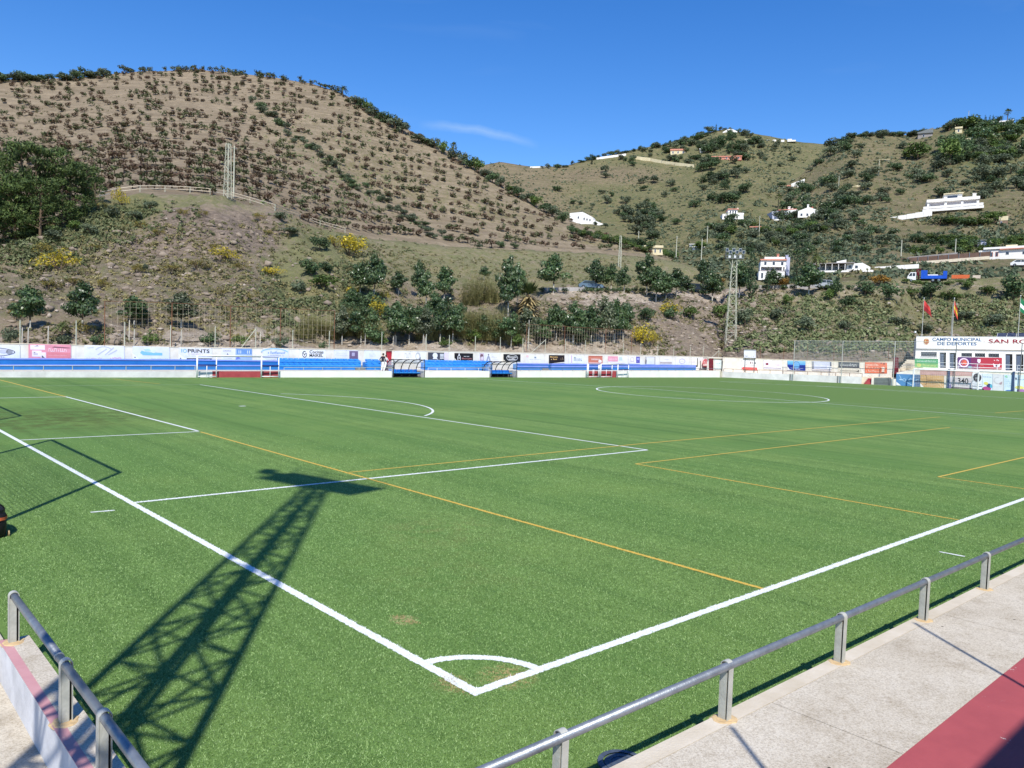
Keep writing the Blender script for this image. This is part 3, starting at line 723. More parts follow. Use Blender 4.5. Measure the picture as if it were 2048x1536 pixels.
def bench_section(a, b_, bright, label):
    r = empty('bench_terrace', B1.at((a+b_)/2, 735), label, 'bench', 'blue terrace benches along the far side')
    s1 = lambda px: itp(px, [(0, 731.2), (700, 732.6), (1500, 735.2)])
    s2 = lambda px: itp(px, [(0, 718.3), (400, 721), (560, 723), (700, 724.5), (1000, 728), (1400, 732.4), (1500, 733.2)])
    cc = [a]+[c for c in cols if a < c < b_]+[b_]
    main = BLUE_BRIGHT if bright else BLUE
    t = MB(); loft(t, B1, s1, B2, cc, main); o = t.build('lower_step', None); keep(o, r)
    t = MB(); loft(t, B2, s2, PA, cc, main); o = t.build('upper_step', None); keep(o, r)
    lip = BLUE_EDGE if bright else LILAC
    for plane, fn, nm in ((B1, s1, 'lower_seat_edge'), (B2, s2, 'upper_seat_edge')):
        t = MB()
        pl = Plane(plane.P0-plane.n*.05, plane.d, plane.n)
        loft2 = [(pl.at(px, fn(px)+.3), pl.at(px, fn(px)-2.0)) for px in cc]
        for (b0, t0), (b1, t1) in zip(loft2[:-1], loft2[1:]):
            o_ = pl.n*.3
            t.hexa([b0, b1, b1+o_, b0+o_], [t0, t1, t1+o_, t0+o_], lip)
        o = t.build(nm, None); keep(o, r)
    if bright:                                   # moulded seat shells
        n_ = int((B1.at(b_, 730)-B1.at(a, 730)).length/.52)
        for plane, fn, nm in ((B1, s1, 'lower_seat_row'), (B2, s2, 'upper_seat_row')):
            t = MB()
            for i in range(n_):
                px0 = lerp(a, b_, (i+.08)/n_); px1 = lerp(a, b_, (i+.92)/n_)
                p0, p1 = plane.at(px0, fn(px0)-2.2), plane.at(px1, fn(px1)-2.2); o_ = plane.n*.42
                t.hexa([p0, p1, p1+o_, p0+o_], [p0+UPV*.05, p1+UPV*.05, p1+o_+UPV*.16, p0+o_+UPV*.16], BLUE_BRIGHT)
                t.hexa([p0+o_, p1+o_, p1+o_+plane.n*.04, p0+o_+plane.n*.04], [p0+o_+UPV*.2, p1+o_+UPV*.2, p1+o_*1.15+UPV*.2, p0+o_*1.15+UPV*.2], BLUE_EDGE)
            o = t.build(nm, None); o['kind'] = 'stuff'; keep(o, r)
bench_section(-420, 393, False, 'long blue painted terrace bench under the red banner and the blue swoosh banner')
bench_section(394, 557, False, 'blue terrace bench seen through the wide white portable goal')
bench_section(558, 722, True, 'bright blue seat rows under the kitchen company banner')
bench_section(734, 762, True, 'short bright blue seat block beside the two walking people')
bench_section(851, 985, True, 'bright blue seat rows between the two dugouts')
bench_section(1036, 1097, False, 'short blue terrace bench just beyond the second dugout')
bench_section(1103, 1392, False, 'blue terrace bench behind the narrow portable goal, ending short of the corner')

# advert wall
aw = empty('advert_wall', (PA0.x, PA0.y, 0), 'tall cream painted wall along the far side carrying the advertising banners', 'wall')
WD = [-420, -150, 40, 152, 249, 341, 462, 560, 668, 772]
WD2 = [784, 862, 940, 1010, 1090, 1165, 1250, 1330, 1417]
wtop = lambda px: itp(px, WT)
PB = Plane(PA0+kn*.22, kd, kn); EB = Plane(EA0+en*.22, ed, en)
for w in (WD, WD2):
    for a, b_ in zip(w[:-1], w[1:]):
        t = MB(); loft(t, PA, wtop, PB, [a+.12, b_-.12], WHITE_WALL); keep(t.build('wall_panel', None), aw)
        t = MB(); c0, c1 = PA.at(a, wtop(a)-.9, -.03), PA.at(b_, wtop(b_)-.9, -.03)
        t.hexa([c0-UPV*.06, c1-UPV*.06, c1-UPV*.06+kn*.3, c0-UPV*.06+kn*.3], [c0, c1, c1+kn*.3, c0+kn*.3], CREAM_WALL); keep(t.build('coping', None), aw)
PC = Plane(K0+kn*2.2, kd, kn); PCB = Plane(K0+kn*2.42, kd, kn)
t = MB(); loft(t, PC, wtop, PCB, [1417.4, 1432, 1447.5], WHITE_WALL); keep(t.build('wall_panel', None), aw)
def door(px0, px1, y0, y1, plane, m, label, name='door'):
    r = empty('metal_'+name, plane.at((px0+px1)/2, y1), label, name)
    c = [plane.at(px0, y1, .08), plane.at(px1, y1, .08), plane.at(px1, y0, .08), plane.at(px0, y0, .08)]
    t = MB(); o_ = plane.n*.06; t.hexa([c[0], c[1], c[1]+o_, c[0]+o_], [c[3], c[2], c[2]+o_, c[3]+o_], m); keep(t.build('leaf_panel', None), r)
    t = MB()
    for a, b_ in ((c[0], c[3]), (c[1], c[2]), (c[3], c[2])): t.tube(a-plane.n*.02, b_-plane.n*.02, .035, DKRED, 6)
    keep(t.build('frame', None), r)
    t = MB(); h = c[1].lerp(c[0], .15).lerp(c[2].lerp(c[3], .15), .45)-plane.n*.04; t.tube(h-UPV*.06, h+UPV*.06, .02, GALV, 6); keep(t.build('handle', None), r)
door(772.5, 783.5, 703, 742, PA, REDDOOR, 'red metal door in the far wall behind the walking people')
door(1418.5, 1426, 717, 741.5, Plane(PC.P0-kn*.16, kd, kn), DKRED, 'maroon metal door in the corner of the far wall below the floodlight tower')
# end wall: kerb, banner wall and walk
ek = empty('end_kerb_wall', (K1.x, K1.y, 0), 'grey white concrete wall at the end of the pitch below the brown railing', 'wall')
ek_top = lambda px: itp(px, [(1444, 742.5), (1500, 745.5), (1590, 748.5), (1690, 752.5), (1727, 753.5), (1800, 757)])
EKB = Plane(K1+en*.22, ed, en)
for a, b_ in ((1444.5, 1505), (1505, 1579), (1582, 1640), (1640, 1674), (1677, 1724)):
    t = MB(); loft(t, EK, ek_top, EKB, [a+.1, b_-.1], KERB_WHITE); keep(t.build('wall_bay', None), ek)
for a in (1580.5, 1675.5):
    t = MB(); loft(t, Plane(K1+en*.04, ed, en), ek_top, EKB, [a-1.5, a+1.5], GREY); keep(t.build('expansion_joint', None), ek)
t = MB(); loft(t, Plane(K1+en*.225, ed, en), lambda px: ek_top(px)+.2, EA, [1446, 1520, 1600, 1680, 1724], CREAM_WALL); loft(t, Plane(K1+en*.6, ed, en), lambda px: ek_top(px)+.2, EA, [1724.1, 1744], CREAM_WALL); loft(t, Plane(K1+en*.6, ed, en), lambda px: ek_top(px)-1, EA, [1744, 1792], CREAM_WALL); tag(t.build('end_walk'), kind='structure')
# red steps and the recess beside them
r = empty('red_steps', EK.at(1733, 768.5), 'red painted concrete steps up from the turf beside the grey recess', 'steps')
for i in range(5):
    t = MB(); a0, a1 = 1726, 1743
    f0 = EK.at(a0+ (i*2.4), 768.3-i*3.0+.2, -.0+i*.11); f1 = EK.at(a1, 769-i*3.0, i*.11)
    f1.z = f0.z
    t.hexa([Vector((p.x, p.y, -.2)) for p in (f0, f1, f1+en*.5, f0+en*.5)], [f0, f1, f1+en*.5, f0+en*.5], RED if i < 4 else REDDOOR); keep(t.build('step', None), r)
r = empty('recess_surround', EK.at(1764, 769), 'white rendered surround of a grey shuttered recess in the end wall', 'wall')
t = MB(); loft(t, EK, lambda px: 756.5, Plane(K1+en*.55, ed, en), [1743.2, 1748], WHITE_WALL); keep(t.build('wall_body', None), r); t = MB(); loft(t, EK, lambda px: 757.8, Plane(K1+en*.55, ed, en), [1782, 1792.8], WHITE_WALL); keep(t.build('wall_body', None), r)
t = MB(); loft(t, Plane(K1+en*.3, ed, en), lambda px: 755.6, Plane(K1+en*.55, ed, en), [1748.2, 1778.5], mat('dull_grey_shutter', srgb(128, 136, 132), srgb(100, 108, 104), 1.2, .8)); keep(t.build('shutter', None), r)  # one dull grey for the panel at the back of the recess
t = MB(); loft(t, Plane(K1+en*.2, ed, en), lambda px: 755.6, Plane(K1+en*.55, ed, en), [1778.6, 1781.8], GREY); keep(t.build('jamb', None), r)
for k in range(4):
    t = MB(); a, b_ = EK.at(1749, 757.5+k*3, .28), EK.at(1778, 758+k*3, .28); t.tube(a, b_, .02, GREY, 5); keep(t.build('rib', None), r)
eb = empty('end_banner_wall', (EA0.x, EA0.y, 0), 'cream wall behind the brown railing at the end of the pitch, hung with banners', 'wall')
for a, b_ in ((1446, 1520), (1520, 1566), (1566, 1613), (1613, 1667), (1667, 1722), (1722, 1786)):
    t = MB(); loft(t, EA, wtop, EB, [a+.1, b_-.1], WHITE_WALL); keep(t.build('wall_panel', None), eb)
    t = MB(); c0, c1 = EA.at(a, wtop(a)-.8, -.03), EA.at(b_, wtop(b_)-.8, -.03)
    t.hexa([c0-UPV*.06, c1-UPV*.06, c1-UPV*.06+en*.3, c0-UPV*.06+en*.3], [c0, c1, c1+en*.3, c0+en*.3], CREAM_WALL); keep(t.build('coping', None), eb)
door(1786.5, 1796.5, 715, 748, EA, DKRED, 'tall maroon metal gate between the orange banner and the clubhouse stairs', 'gate')

# ------------------------------------------------------------------ lettering
_tx = {}
def text_mesh(body, bold=0., ext=.02):
    k = (body, bold)
    if k in _tx: return _tx[k]
    cu = bpy.data.curves.new('lettering', 'FONT'); cu.body = body; cu.extrude = ext; cu.offset = bold; cu.resolution_u = 3
    o = bpy.data.objects.new('lettering', cu); COL.objects.link(o)
    dg = bpy.context.evaluated_depsgraph_get(); me = bpy.data.meshes.new_from_object(o.evaluated_get(dg))
    bpy.data.objects.remove(o)
    v = np.array([tuple(p.co) for p in me.vertices]); lo, hi = v.min(0), v.max(0)
    _tx[k] = (me, lo, hi); return _tx[k]
class Sheet:
    """a flat printed sheet in the world: u to the viewer's right, v up, both 0..1"""
    def __init__(s, tl, tr, br, bl): s.c = (tl, tr, br, bl); s.n = ((tr-tl).cross(bl-tl)).normalized(); s.n = s.n if s.n.dot(CAM-tl) > 0 else -s.n
    def p(s, u, v, lift=0.):
        tl, tr, br, bl = s.c
        return (tl.lerp(tr, u)).lerp(bl.lerp(br, u), 1-v)+s.n*lift
    def quad(s, mb, u0, v0, u1, v1, m, lift=.012, th=.008):
        f = [s.p(u0, v0, lift), s.p(u1, v0, lift), s.p(u1, v1, lift), s.p(u0, v1, lift)]; o = s.n*th
        mb.hexa([f[0]-o, f[1]-o, f[1], f[0]], [f[3]-o, f[2]-o, f[2], f[3]], m)
    def poly(s, mb, pts, m, lift=.014, th=.006):
        n_ = len(pts); vs = [s.p(u, v, lift) for u, v in pts]+[s.p(u, v, lift-th) for u, v in pts]
        mb.add(vs, [tuple(range(n_))]+[(i, n_+i, n_+(i+1) % n_, (i+1) % n_) for i in range(n_)], m)
    def ell(s, mb, cu, cv, ru, rv, m, lift=.016, n_=28): s.poly(mb, [(cu+ru*math.cos(2*math.pi*i/n_), cv+rv*math.sin(2*math.pi*i/n_)) for i in range(n_)], m, lift)
    def ringp(s, mb, cu, cv, ru, rv, w, m, lift=.018, a0=0, a1=2*math.pi, n_=32, wv=None):
        wv = wv or w; vs = []
        for i in range(n_+1):
            a = lerp(a0, a1, i/n_); c, q = math.cos(a), math.sin(a)
            vs += [s.p(cu+ru*c, cv+rv*q, lift), s.p(cu+(ru-w)*c, cv+(rv-wv)*q, lift)]
        mb.add(vs, [(2*i, 2*i+1, 2*i+3, 2*i+2) for i in range(n_)], m)
    def text(s, parent, body, u0, v0, u1, v1, m, bold=0., lift=.02):
        me, lo, hi = text_mesh(body, bold)
        vs = []
        for p in me.vertices:
            u = lerp(u0, u1, (p.co.x-lo[0])/(hi[0]-lo[0])); v = lerp(v0, v1, (p.co.y-lo[1])/(hi[1]-lo[1])); vs.append(s.p(u, v, lift+(.003 if p.co.z > 0 else -.003)))
        mb = MB(); mb.add(vs, [tuple(q.vertices) for q in me.polygons], m)
        o = mb.build('lettering', None); keep(o, parent); return o
    def squig(s, mb, u0, v0, u1, v1, m, n_=12, seed=0, lift=.018, heavy=.5):
        """print too small to read: a row of short upright and level strokes"""
        rng = random.Random(seed)
        for i in range(n_):
            a = lerp(u0, u1, i/n_); w = (u1-u0)/n_
            if rng.random() < .1: continue
            h = rng.choice((.65, .7, 1.)); 
            s.quad(mb, a+.08*w, v0, a+(.08+heavy*.55)*w, lerp(v0, v1, h), m, lift, .004)
            if rng.random() < .65:
                y = rng.choice((0, .4, .75)); s.quad(mb, a+.08*w, lerp(v0, v1, y*h), a+.86*w, lerp(v0, v1, y*h+.22), m, lift+.001, .004)
PRINT = ('print', 'title', 'script', 'marks', 'phone', 'star', 'lines', 'streaks')
def banner(px0, px1, ytl, ybl, plane, base, label, art, ytr=None, ybr=None, off=-.05, name='banner', cat='banner', group='advertising banners around the pitch'):
    ytr = ytl if ytr is None else ytr; ybr = ybl if ybr is None else ybr
    sh = Sheet(plane.at(px0, ytl, off), plane.at(px1, ytr, off), plane.at(px1, ybr, off), plane.at(px0, ybl, off))
    r = empty(name, plane.at((px0+px1)/2, (ybl+ybr)/2, off), label, cat, group)
    t = MB(); sh.quad(t, 0, 0, 1, 1, base, .004, .012); keep(t.build('sheet', None), r)
    parts = {}; singles = []
    def part(nm):
        if any(w in nm for w in PRINT):
            if nm not in parts: parts[nm] = MB()
            return parts[nm]
        mb = MB(); singles.append((nm, mb)); return mb
    art(sh, part, r)
    for nm, mb in parts.items():
        if mb.v: o = mb.build(nm, None); o['kind'] = 'stuff'; keep(o, r)
    for nm, mb in singles:
        if mb.v: keep(mb.build(nm, None), r)
    t = MB()
    for u, v in ((.01, .97), (.99, .97), (.01, .03), (.99, .03), (.5, .98)):
        p = sh.p(u, v, .01); t.tube(p, p+sh.n*.012, .02, GALV, 6)
    o = t.build('eyelets', None); o['kind'] = 'stuff'; keep(o, r)
    return r
G1, G2_, G3 = flat(150, 152, 162), flat(196, 198, 208), flat(90, 92, 100)
def a1(s, P, r):
    s.ringp(P('oval_outline'), .22, .5, .68, .36, .02, G3, wv=.04); s.text(r, 'AR', .22, .36, .45, .58, G1, .01)
    s.ell(P('vehicle_picture'), .66, .55, .1, .14, G2_); s.ell(P('vehicle_picture'), .78, .52, .07, .18, G1); s.squig(P('small_print'), .05, .1, .7, .17, G1, 14, 2)
banner(-60, 40, 689.5, 717.5, PA, WHITE_PVC, 'white banner with a grey outlined oval and vehicle sketches at the edge of the picture', a1, 690.5, 718)
def a2(s, P, r):
    p = flat(238, 226, 232)
    s.quad(P('white_panel'), .04, .62, .38, .94, p); s.quad(P('white_panel'), .08, .14, .30, .56, p, .013); s.quad(P('white_panel'), .28, .06, .40, .44, p, .014)
    s.squig(P('dark_marks'), .12, .25, .22, .45, BLACK, 4, 5); s.poly(P('dark_marks'), [(.3, .08), (.38, .06), (.31, .24)], G3); s.poly(P('dark_marks'), [(.13, .84), (.24, .86), (.2, .92)], G3)
    s.poly(P('tool_picture'), [(.54, .8), (.6, .86), (.95, .8), (.98, .76), (.9, .76), (.58, .79)], flat(126, 84, 96)); s.squig(P('pale_title'), .46, .5, .92, .74, flat(240, 214, 220), 10, 3)
    s.quad(P('red_panel'), .42, .08, .98, .45, flat(222, 134, 140)); s.squig(P('small_print'), .46, .2, .9, .3, flat(236, 176, 182), 20, 4)
banner(57, 142, 688, 717, PA, flat(226, 150, 164), 'pink and red banner with small white panels and a long tool picture', a2, 689.5, 718.5)
def a3(s, P, r):
    s.ringp(P('eye_emblem'), .48, .45, .24, .5, .025, G2_, a0=R(35), a1=R(150), wv=.05)
    for a, b_ in ((-.16, .2), (.02, .3), (.1, .12)): s.poly(P('eye_emblem'), [(.48+a, .35), (.5+a+.2, .35+b_+.25), (.52+a+.2, .35+b_+.18), (.5+a, .3)], G2_)
    s.squig(P('red_print'), .64, .06, .92, .17, flat(222, 150, 160), 12, 7); s.squig(P('grey_print'), .06, .06, .44, .15, flat(226, 200, 208), 14, 8); s.squig(P('grey_print'), .08, .8, .24, .9, G2_, 4, 9)
banner(168, 249, 690.5, 718.5, PA, WHITE_PVC, 'faded white banner with a pale eye shaped emblem and small red print', a3, 692, 719)
def a4(s, P, r):
    b = flat(130, 190, 224)
    s.poly(P('blue_swoosh'), [(.24, .68), (.36, .58), (.8, .54), (.8, .34), (.28, .34), (.2, .5)], b); s.poly(P('blue_swoosh'), [(.3, .78), (.44, .84), (.5, .66), (.34, .6)], flat(178, 214, 236), .017)
    s.ell(P('blue_swoosh'), .56, .66, .07, .14, flat(214, 226, 236), .018); s.poly(P('corner_flash'), [(0, .5), (.18, 0), (0, 0)], flat(240, 240, 242)); s.poly(P('corner_flash'), [(.04, .12), (.09, .12), (.065, .24)], G3, .018)
    s.squig(P('small_print'), .5, .06, .95, .14, G2_, 16, 3)
banner(265, 339, 692, 719, PA, flat(222, 226, 236), 'white banner with a pale blue swoosh', a4, 694.5, 719.8)
def a5(s, P, r):
    s.text(r, 'I', .08, .62, .105, .9, flat(120, 178, 212), .02); s.ringp(P('ring_letter'), .185, .75, .058, .15, .02, flat(130, 186, 200), wv=.05)
    s.text(r, 'PRINTS', .27, .62, .92, .9, BLACK, .012); s.squig(P('small_print'), .28, .48, .74, .55, flat(200, 150, 160), 22, 2); s.squig(P('small_print'), .2, .32, .8, .38, G2_, 20, 3)
    s.quad(P('black_strip'), .24, .02, .99, .17, BLACK); s.squig(P('black_strip_print'), .3, .06, .95, .13, flat(220, 220, 226), 16, 4); s.poly(P('corner_flash'), [(0, .52), (.26, 0), (0, 0)], flat(240, 240, 242), .018); s.poly(P('corner_flash'), [(.03, .1), (.09, .1), (.06, .22)], G3, .02)
banner(357, 424, 695, 720.5, PA, WHITE_PVC, 'white banner with bold black lettering behind the wide portable goal', a5, 696.5, 721)
def a6(s, P, r):
    s.quad(P('blue_picture'), .46, .0, 1, 1, flat(166, 190, 224)); s.quad(P('blue_picture'), .5, .55, .99, .96, flat(110, 150, 204), .014); s.poly(P('blue_picture'), [(.46, .1), (.62, .2), (.52, .42)], flat(120, 130, 200), .018)
    for u in (.56, .62, .84, .9): s.quad(P('white_streaks'), u, .6, u+.02, .85, flat(224, 234, 246), .02)
    s.squig(P('grey_title'), .06, .74, .34, .92, G1, 6, 4); s.poly(P('grey_title'), [(.18, .5), (.24, .5), (.2, .62)], G3); s.squig(P('small_print'), .08, .2, .36, .26, G2_, 10, 5)
banner(442, 504, 696.5, 721.5, PA, WHITE_PVC, 'white banner with a blue photograph on one half, behind the wide portable goal', a6, 697.5, 722)
def a7(s, P, r):
    s.ringp(P('wave_arc'), .45, .6, .55, .45, .03, flat(150, 200, 232), a0=R(20), a1=R(160), wv=.08)
    s.squig(P('blue_title'), .2, .6, .86, .78, flat(88, 140, 196), 14, 6, heavy=.8); s.squig(P('small_print'), .2, .42, .8, .5, G1, 18, 7); s.squig(P('small_print'), .26, .1, .6, .16, flat(220, 180, 190), 12, 8); s.poly(P('corner_flash'), [(0, .34), (.2, 0), (0, 0)], flat(240, 240, 242))
banner(525, 578, 697, 722, PA, flat(218, 222, 238), 'pale lilac banner with small blue lettering under an arc beside the goal post', a7, 698, 722.5)
def a8(s, P, r):
    s.ringp(P('round_emblem'), .2, .62, .085, .27, .02, BLACK, a0=R(60), a1=R(300), wv=.06); s.ringp(P('round_emblem'), .2, .62, .085, .27, .02, BLACK, a0=R(-60), a1=R(30), wv=.06); s.poly(P('round_emblem'), [(.155, .78), (.2, .6), (.245, .78), (.245, .68), (.2, .5), (.155, .68)], BLACK)
    s.text(r, 'Cocinas', .38, .7, .9, .95, BLACK, .008); s.text(r, 'MAIKEL', .38, .42, .88, .66, BLACK, .012); s.squig(P('small_print'), .04, .24, .98, .32, G3, 30, 4); s.quad(P('blue_foot'), .08, 0, .9, .14, BLUE_EDGE)
banner(598, 652, 699, 723.5, PA, flat(236, 236, 238), 'white banner with black lettering for kitchens and a round emblem', a8, 699.8, 724)
def a9(s, P, r):
    s.quad(P('purple_panel'), .62, .02, .98, .94, flat(112, 96, 128)); s.quad(P('purple_panel_mark'), .72, .5, .84, .8, flat(176, 168, 196), .02); s.squig(P('purple_print'), .7, .2, .9, .28, flat(170, 160, 190), 8, 3, .022)
    s.squig(P('small_print'), .08, .72, .5, .8, G2_, 12, 4); s.squig(P('small_print'), .05, .55, .55, .62, G2_, 14, 5); s.quad(P('blue_foot'), .1, .04, .55, .28, flat(140, 176, 214)); s.poly(P('corner_flash'), [(.03, .36), (.2, 0), (.1, 0)], flat(70, 90, 120), .02)
banner(668, 717, 700, 723.5, PA, WHITE_PVC, 'white banner with a square purple panel', a9, 700.8, 724)
def a10(s, P, r): s.squig(P('faint_title'), .3, .5, .75, .75, flat(206, 214, 226), 6, 3); s.squig(P('small_print'), .1, .25, .5, .32, G2_, 10, 5)
banner(728, 761, 701, 724, PA, flat(228, 232, 240), 'almost blank pale banner beside the red door', a10, 701.5, 724.5)
def a11(s, P, r):
    s.squig(P('script_title'), .32, .35, .58, .85, flat(196, 198, 202), 6, 3, heavy=.6); s.ell(P('face_sketch'), .74, .55, .08, .36, flat(188, 190, 194)); s.ell(P('face_sketch'), .73, .52, .05, .24, flat(232, 232, 232), .02); s.poly(P('face_sketch'), [(.76, .2), (.82, .1), (.83, .5)], flat(120, 122, 126), .021); s.squig(P('small_print'), .3, .06, .7, .12, G2_, 16, 4)
banner(788, 852, 702, 723, PA, flat(232, 232, 230), 'white banner with pale grey script above the first dugout', a11, 703, 724)
def a12(s, P, r):
    w = flat(232, 234, 236)
    s.ell(P('white_disc'), .34, .68, .12, .28, w); s.poly(P('white_figure'), [(.22, .3), (.46, .3), (.42, .46), (.26, .46)], w); s.squig(P('white_script'), .04, .08, .74, .28, w, 12, 4, heavy=.8)
    s.quad(P('pale_side_panel'), .78, .0, 1, 1, flat(222, 210, 222))
    for v in (.78, .64, .5, .36): s.quad(P('white_lines'), .58, v, .76, v+.08, w)
banner(856, 897, 704.5, 723.5, PA, flat(70, 74, 84), 'dark grey banner with a white disc and white script between the dugouts', a12, 705.5, 724.5)
def a13(s, P, r):
    w = flat(236, 236, 236); k = WHITE_WALL
    s.poly(P('torn_corner'), [(0, .42), (.18, 0), (0, 0)], k, .02); s.ringp(P('bottle_emblem'), .24, .42, .09, .36, .025, w, wv=.08); s.quad(P('bottle_emblem'), .22, .76, .27, .96, w); s.poly(P('bottle_emblem'), [(.22, .3), (.29, .44), (.22, .56)], w, .021)
    for u in (.52, .6, .68, .76): s.ell(P('star_row'), u, .62, .018, .05, w)
    s.squig(P('pink_title'), .4, .28, .94, .46, flat(196, 130, 130), 9, 5, heavy=.8); s.squig(P('small_print'), .7, .12, .94, .18, w, 6, 6)
banner(909, 946, 706, 723.5, PA, flat(30, 28, 30), 'black banner with a torn corner and a white bottle emblem', a13, 706.8, 723)
def a14(s, P, r):
    s.quad(P('portrait'), .02, .1, .2, .98, flat(196, 176, 190)); s.ell(P('portrait'), .1, .7, .07, .2, flat(120, 90, 100), .02); s.ell(P('portrait'), .12, .45, .05, .2, flat(226, 214, 220), .021)
    s.poly(P('grey_figure'), [(.3, .1), (.36, .6), (.42, .78), (.48, .6), (.54, .1), (.46, .1), (.42, .5), (.38, .1)], flat(150, 158, 178)); s.ell(P('grey_figure'), .42, .84, .03, .08, flat(110, 112, 124), .02); s.squig(P('grey_title'), .58, .5, .84, .68, flat(190, 192, 204), 5, 5); s.squig(P('small_print'), .58, .3, .88, .36, G2_, 10, 6); s.poly(P('corner_flash'), [(.04, .2), (.18, 0), (.08, 0)], flat(70, 80, 100), .02)
banner(959, 1001, 706, 725, PA, WHITE_PVC, 'white banner with a small portrait and a grey figure above the second dugout', a14, 706.8, 725.5)
def a15(s, P, r):
    w = flat(236, 236, 236)
    s.poly(P('torn_corner'), [(0, .25), (.1, 0), (0, 0)], WHITE_WALL, .02); s.ringp(P('oval_outline'), .5, .5, .33, .46, .02, w, wv=.05); s.squig(P('white_title'), .24, .52, .76, .74, w, 9, 5, heavy=1.1); s.squig(P('white_title'), .3, .22, .7, .42, w, 6, 9, heavy=1.2)
banner(1007, 1041, 708, 722.5, PA, flat(26, 26, 28), 'black banner with a white outlined oval above the second dugout', a15, 708.6, 723)
def a16(s, P, r): s.ell(P('red_mark'), .08, .8, .07, .14, flat(236, 200, 196)); s.quad(P('dark_mark'), .46, .6, .56, .76, flat(120, 140, 150)); s.squig(P('grey_title'), .18, .42, .84, .54, flat(176, 190, 196), 14, 4); s.squig(P('pink_print'), .1, .16, .8, .22, flat(236, 206, 206), 16, 5)
banner(1052, 1088, 709, 727, PA, flat(232, 230, 230), 'white banner with faint grey lettering beside the black banners', a16, 709.6, 727.5)
def a17(s, P, r):
    y = flat(226, 184, 116)
    s.squig(P('gold_title'), .06, .7, .56, .86, y, 9, 5, heavy=1.1); s.squig(P('gold_title'), .12, .42, .52, .6, y, 6, 6, heavy=1.1); s.squig(P('side_print'), .74, .4, .92, .8, flat(150, 130, 100), 4, 7); s.poly(P('pale_foot'), [(.18, 0), (1, 0), (1, .14), (.6, .08)], flat(236, 224, 210))
banner(1098, 1129, 710, 727, PA, flat(38, 30, 32), 'black banner with gold lettering before the narrow portable goal', a17, 710.5, 726)
def a18(s, P, r): s.quad(P('purple_strip'), .16, .1, .22, .98, flat(206, 176, 206)); s.squig(P('green_grey_title'), .34, .36, .86, .8, flat(122, 146, 148), 6, 5, heavy=.7); s.squig(P('small_print'), .1, .04, .9, .14, flat(170, 176, 186), 12, 6)
banner(1137, 1168, 710.5, 728, PA, flat(232, 232, 234), 'white banner with a thin purple strip and grey green lettering', a18, 711, 728.4)
def a19(s, P, r): s.squig(P('white_title'), .2, .45, .8, .75, flat(244, 226, 214), 7, 4, heavy=.9); s.ell(P('white_mark'), .82, .3, .12, .2, flat(244, 236, 228)); s.quad(P('red_border'), 0, .93, 1, 1, flat(166, 70, 56)); s.quad(P('pale_foot'), 0, 0, .85, .16, flat(232, 186, 172), .016)
banner(1177, 1205, 711.5, 727, PA, flat(206, 124, 100), 'orange brown banner with white script behind the narrow goal', a19, 712, 727.4)
def a20(s, P, r):
    s.quad(P('pink_panel'), 0, .3, .5, .98, flat(232, 160, 172)); s.squig(P('pink_panel_print'), .06, .45, .44, .85, flat(244, 206, 212), 7, 4); s.quad(P('green_panel'), .56, .45, .72, .9, flat(196, 214, 206)); s.squig(P('small_print'), .1, .06, .9, .14, flat(200, 170, 170), 16, 5)
banner(1216, 1255, 712, 727.5, PA, flat(236, 232, 230), 'white banner with a pink panel behind the narrow goal', a20, 712.6, 728)
def a21(s, P, r): s.ringp(P('round_mark'), .3, .6, .16, .3, .03, flat(210, 196, 188), wv=.06); s.squig(P('small_print'), .1, .3, .5, .4, flat(190, 150, 140), 8, 4); s.quad(P('violet_panel'), .66, .12, .98, .98, flat(84, 78, 166)); s.quad(P('violet_panel_light'), .72, .5, .92, .82, flat(160, 162, 222), .02); s.squig(P('violet_panel_print'), .72, .24, .92, .34, flat(200, 200, 236), 6, 5)
banner(1257, 1280, 712.6, 727.5, PA, flat(236, 230, 228), 'small white banner with a violet panel beside the narrow goal', a21, 713, 728)
def a22(s, P, r): s.quad(P('grey_border'), 0, 0, .16, 1, flat(190, 186, 180)); s.quad(P('grey_border'), .86, 0, 1, 1, flat(196, 192, 184)); s.quad(P('grey_border'), 0, .94, 1, 1, flat(176, 172, 166), .014); s.poly(P('dark_figure'), [(.0, .05), (.12, .1), (.16, .5), (.04, .7)], flat(120, 118, 116), .02)
banner(1290, 1311, 713.2, 728.5, PA, flat(226, 226, 236), 'pale banner with a grey picture frame border', a22, 713.5, 728.8)
def a23(s, P, r): s.squig(P('blue_script'), .35, .6, .75, .82, flat(196, 196, 220), 6, 4); s.quad(P('grey_brown_strip'), 0, .1, 1, .36, flat(196, 184, 178)); s.squig(P('grey_brown_strip_print'), .06, .16, .94, .3, flat(168, 156, 150), 16, 5)
banner(1320, 1344, 714, 728.8, PA, flat(238, 234, 232), 'white banner with a grey brown strip along its foot', a23, 714.4, 729)
def a24(s, P, r): s.ringp(P('lilac_shield'), .5, .5, .24, .34, .05, flat(196, 186, 206), wv=.08); s.squig(P('lilac_shield_print'), .36, .45, .64, .58, flat(206, 190, 206), 5, 4); s.squig(P('small_print'), .1, .08, .8, .14, G2_, 10, 5)
banner(1351, 1377, 714.4, 730, PA, flat(238, 234, 236), 'white banner with a pale lilac shield outline', a24, 714.8, 730.4)
def a25(s, P, r):
    k = flat(60, 64, 56)
    s.poly(P('ink_branch'), [(.0, .3), (.3, .42), (.36, .3), (.04, .2)], k); s.quad(P('ink_branch'), .32, .3, .36, .95, k); s.quad(P('ink_branch'), .5, .1, .54, .75, k); s.squig(P('pink_title'), .0, .62, .2, .72, flat(206, 170, 190), 5, 4)
    s.poly(P('ink_figure'), [(.82, .1), (.86, .7), (.98, .5), (.9, .4), (.88, .1)], k)
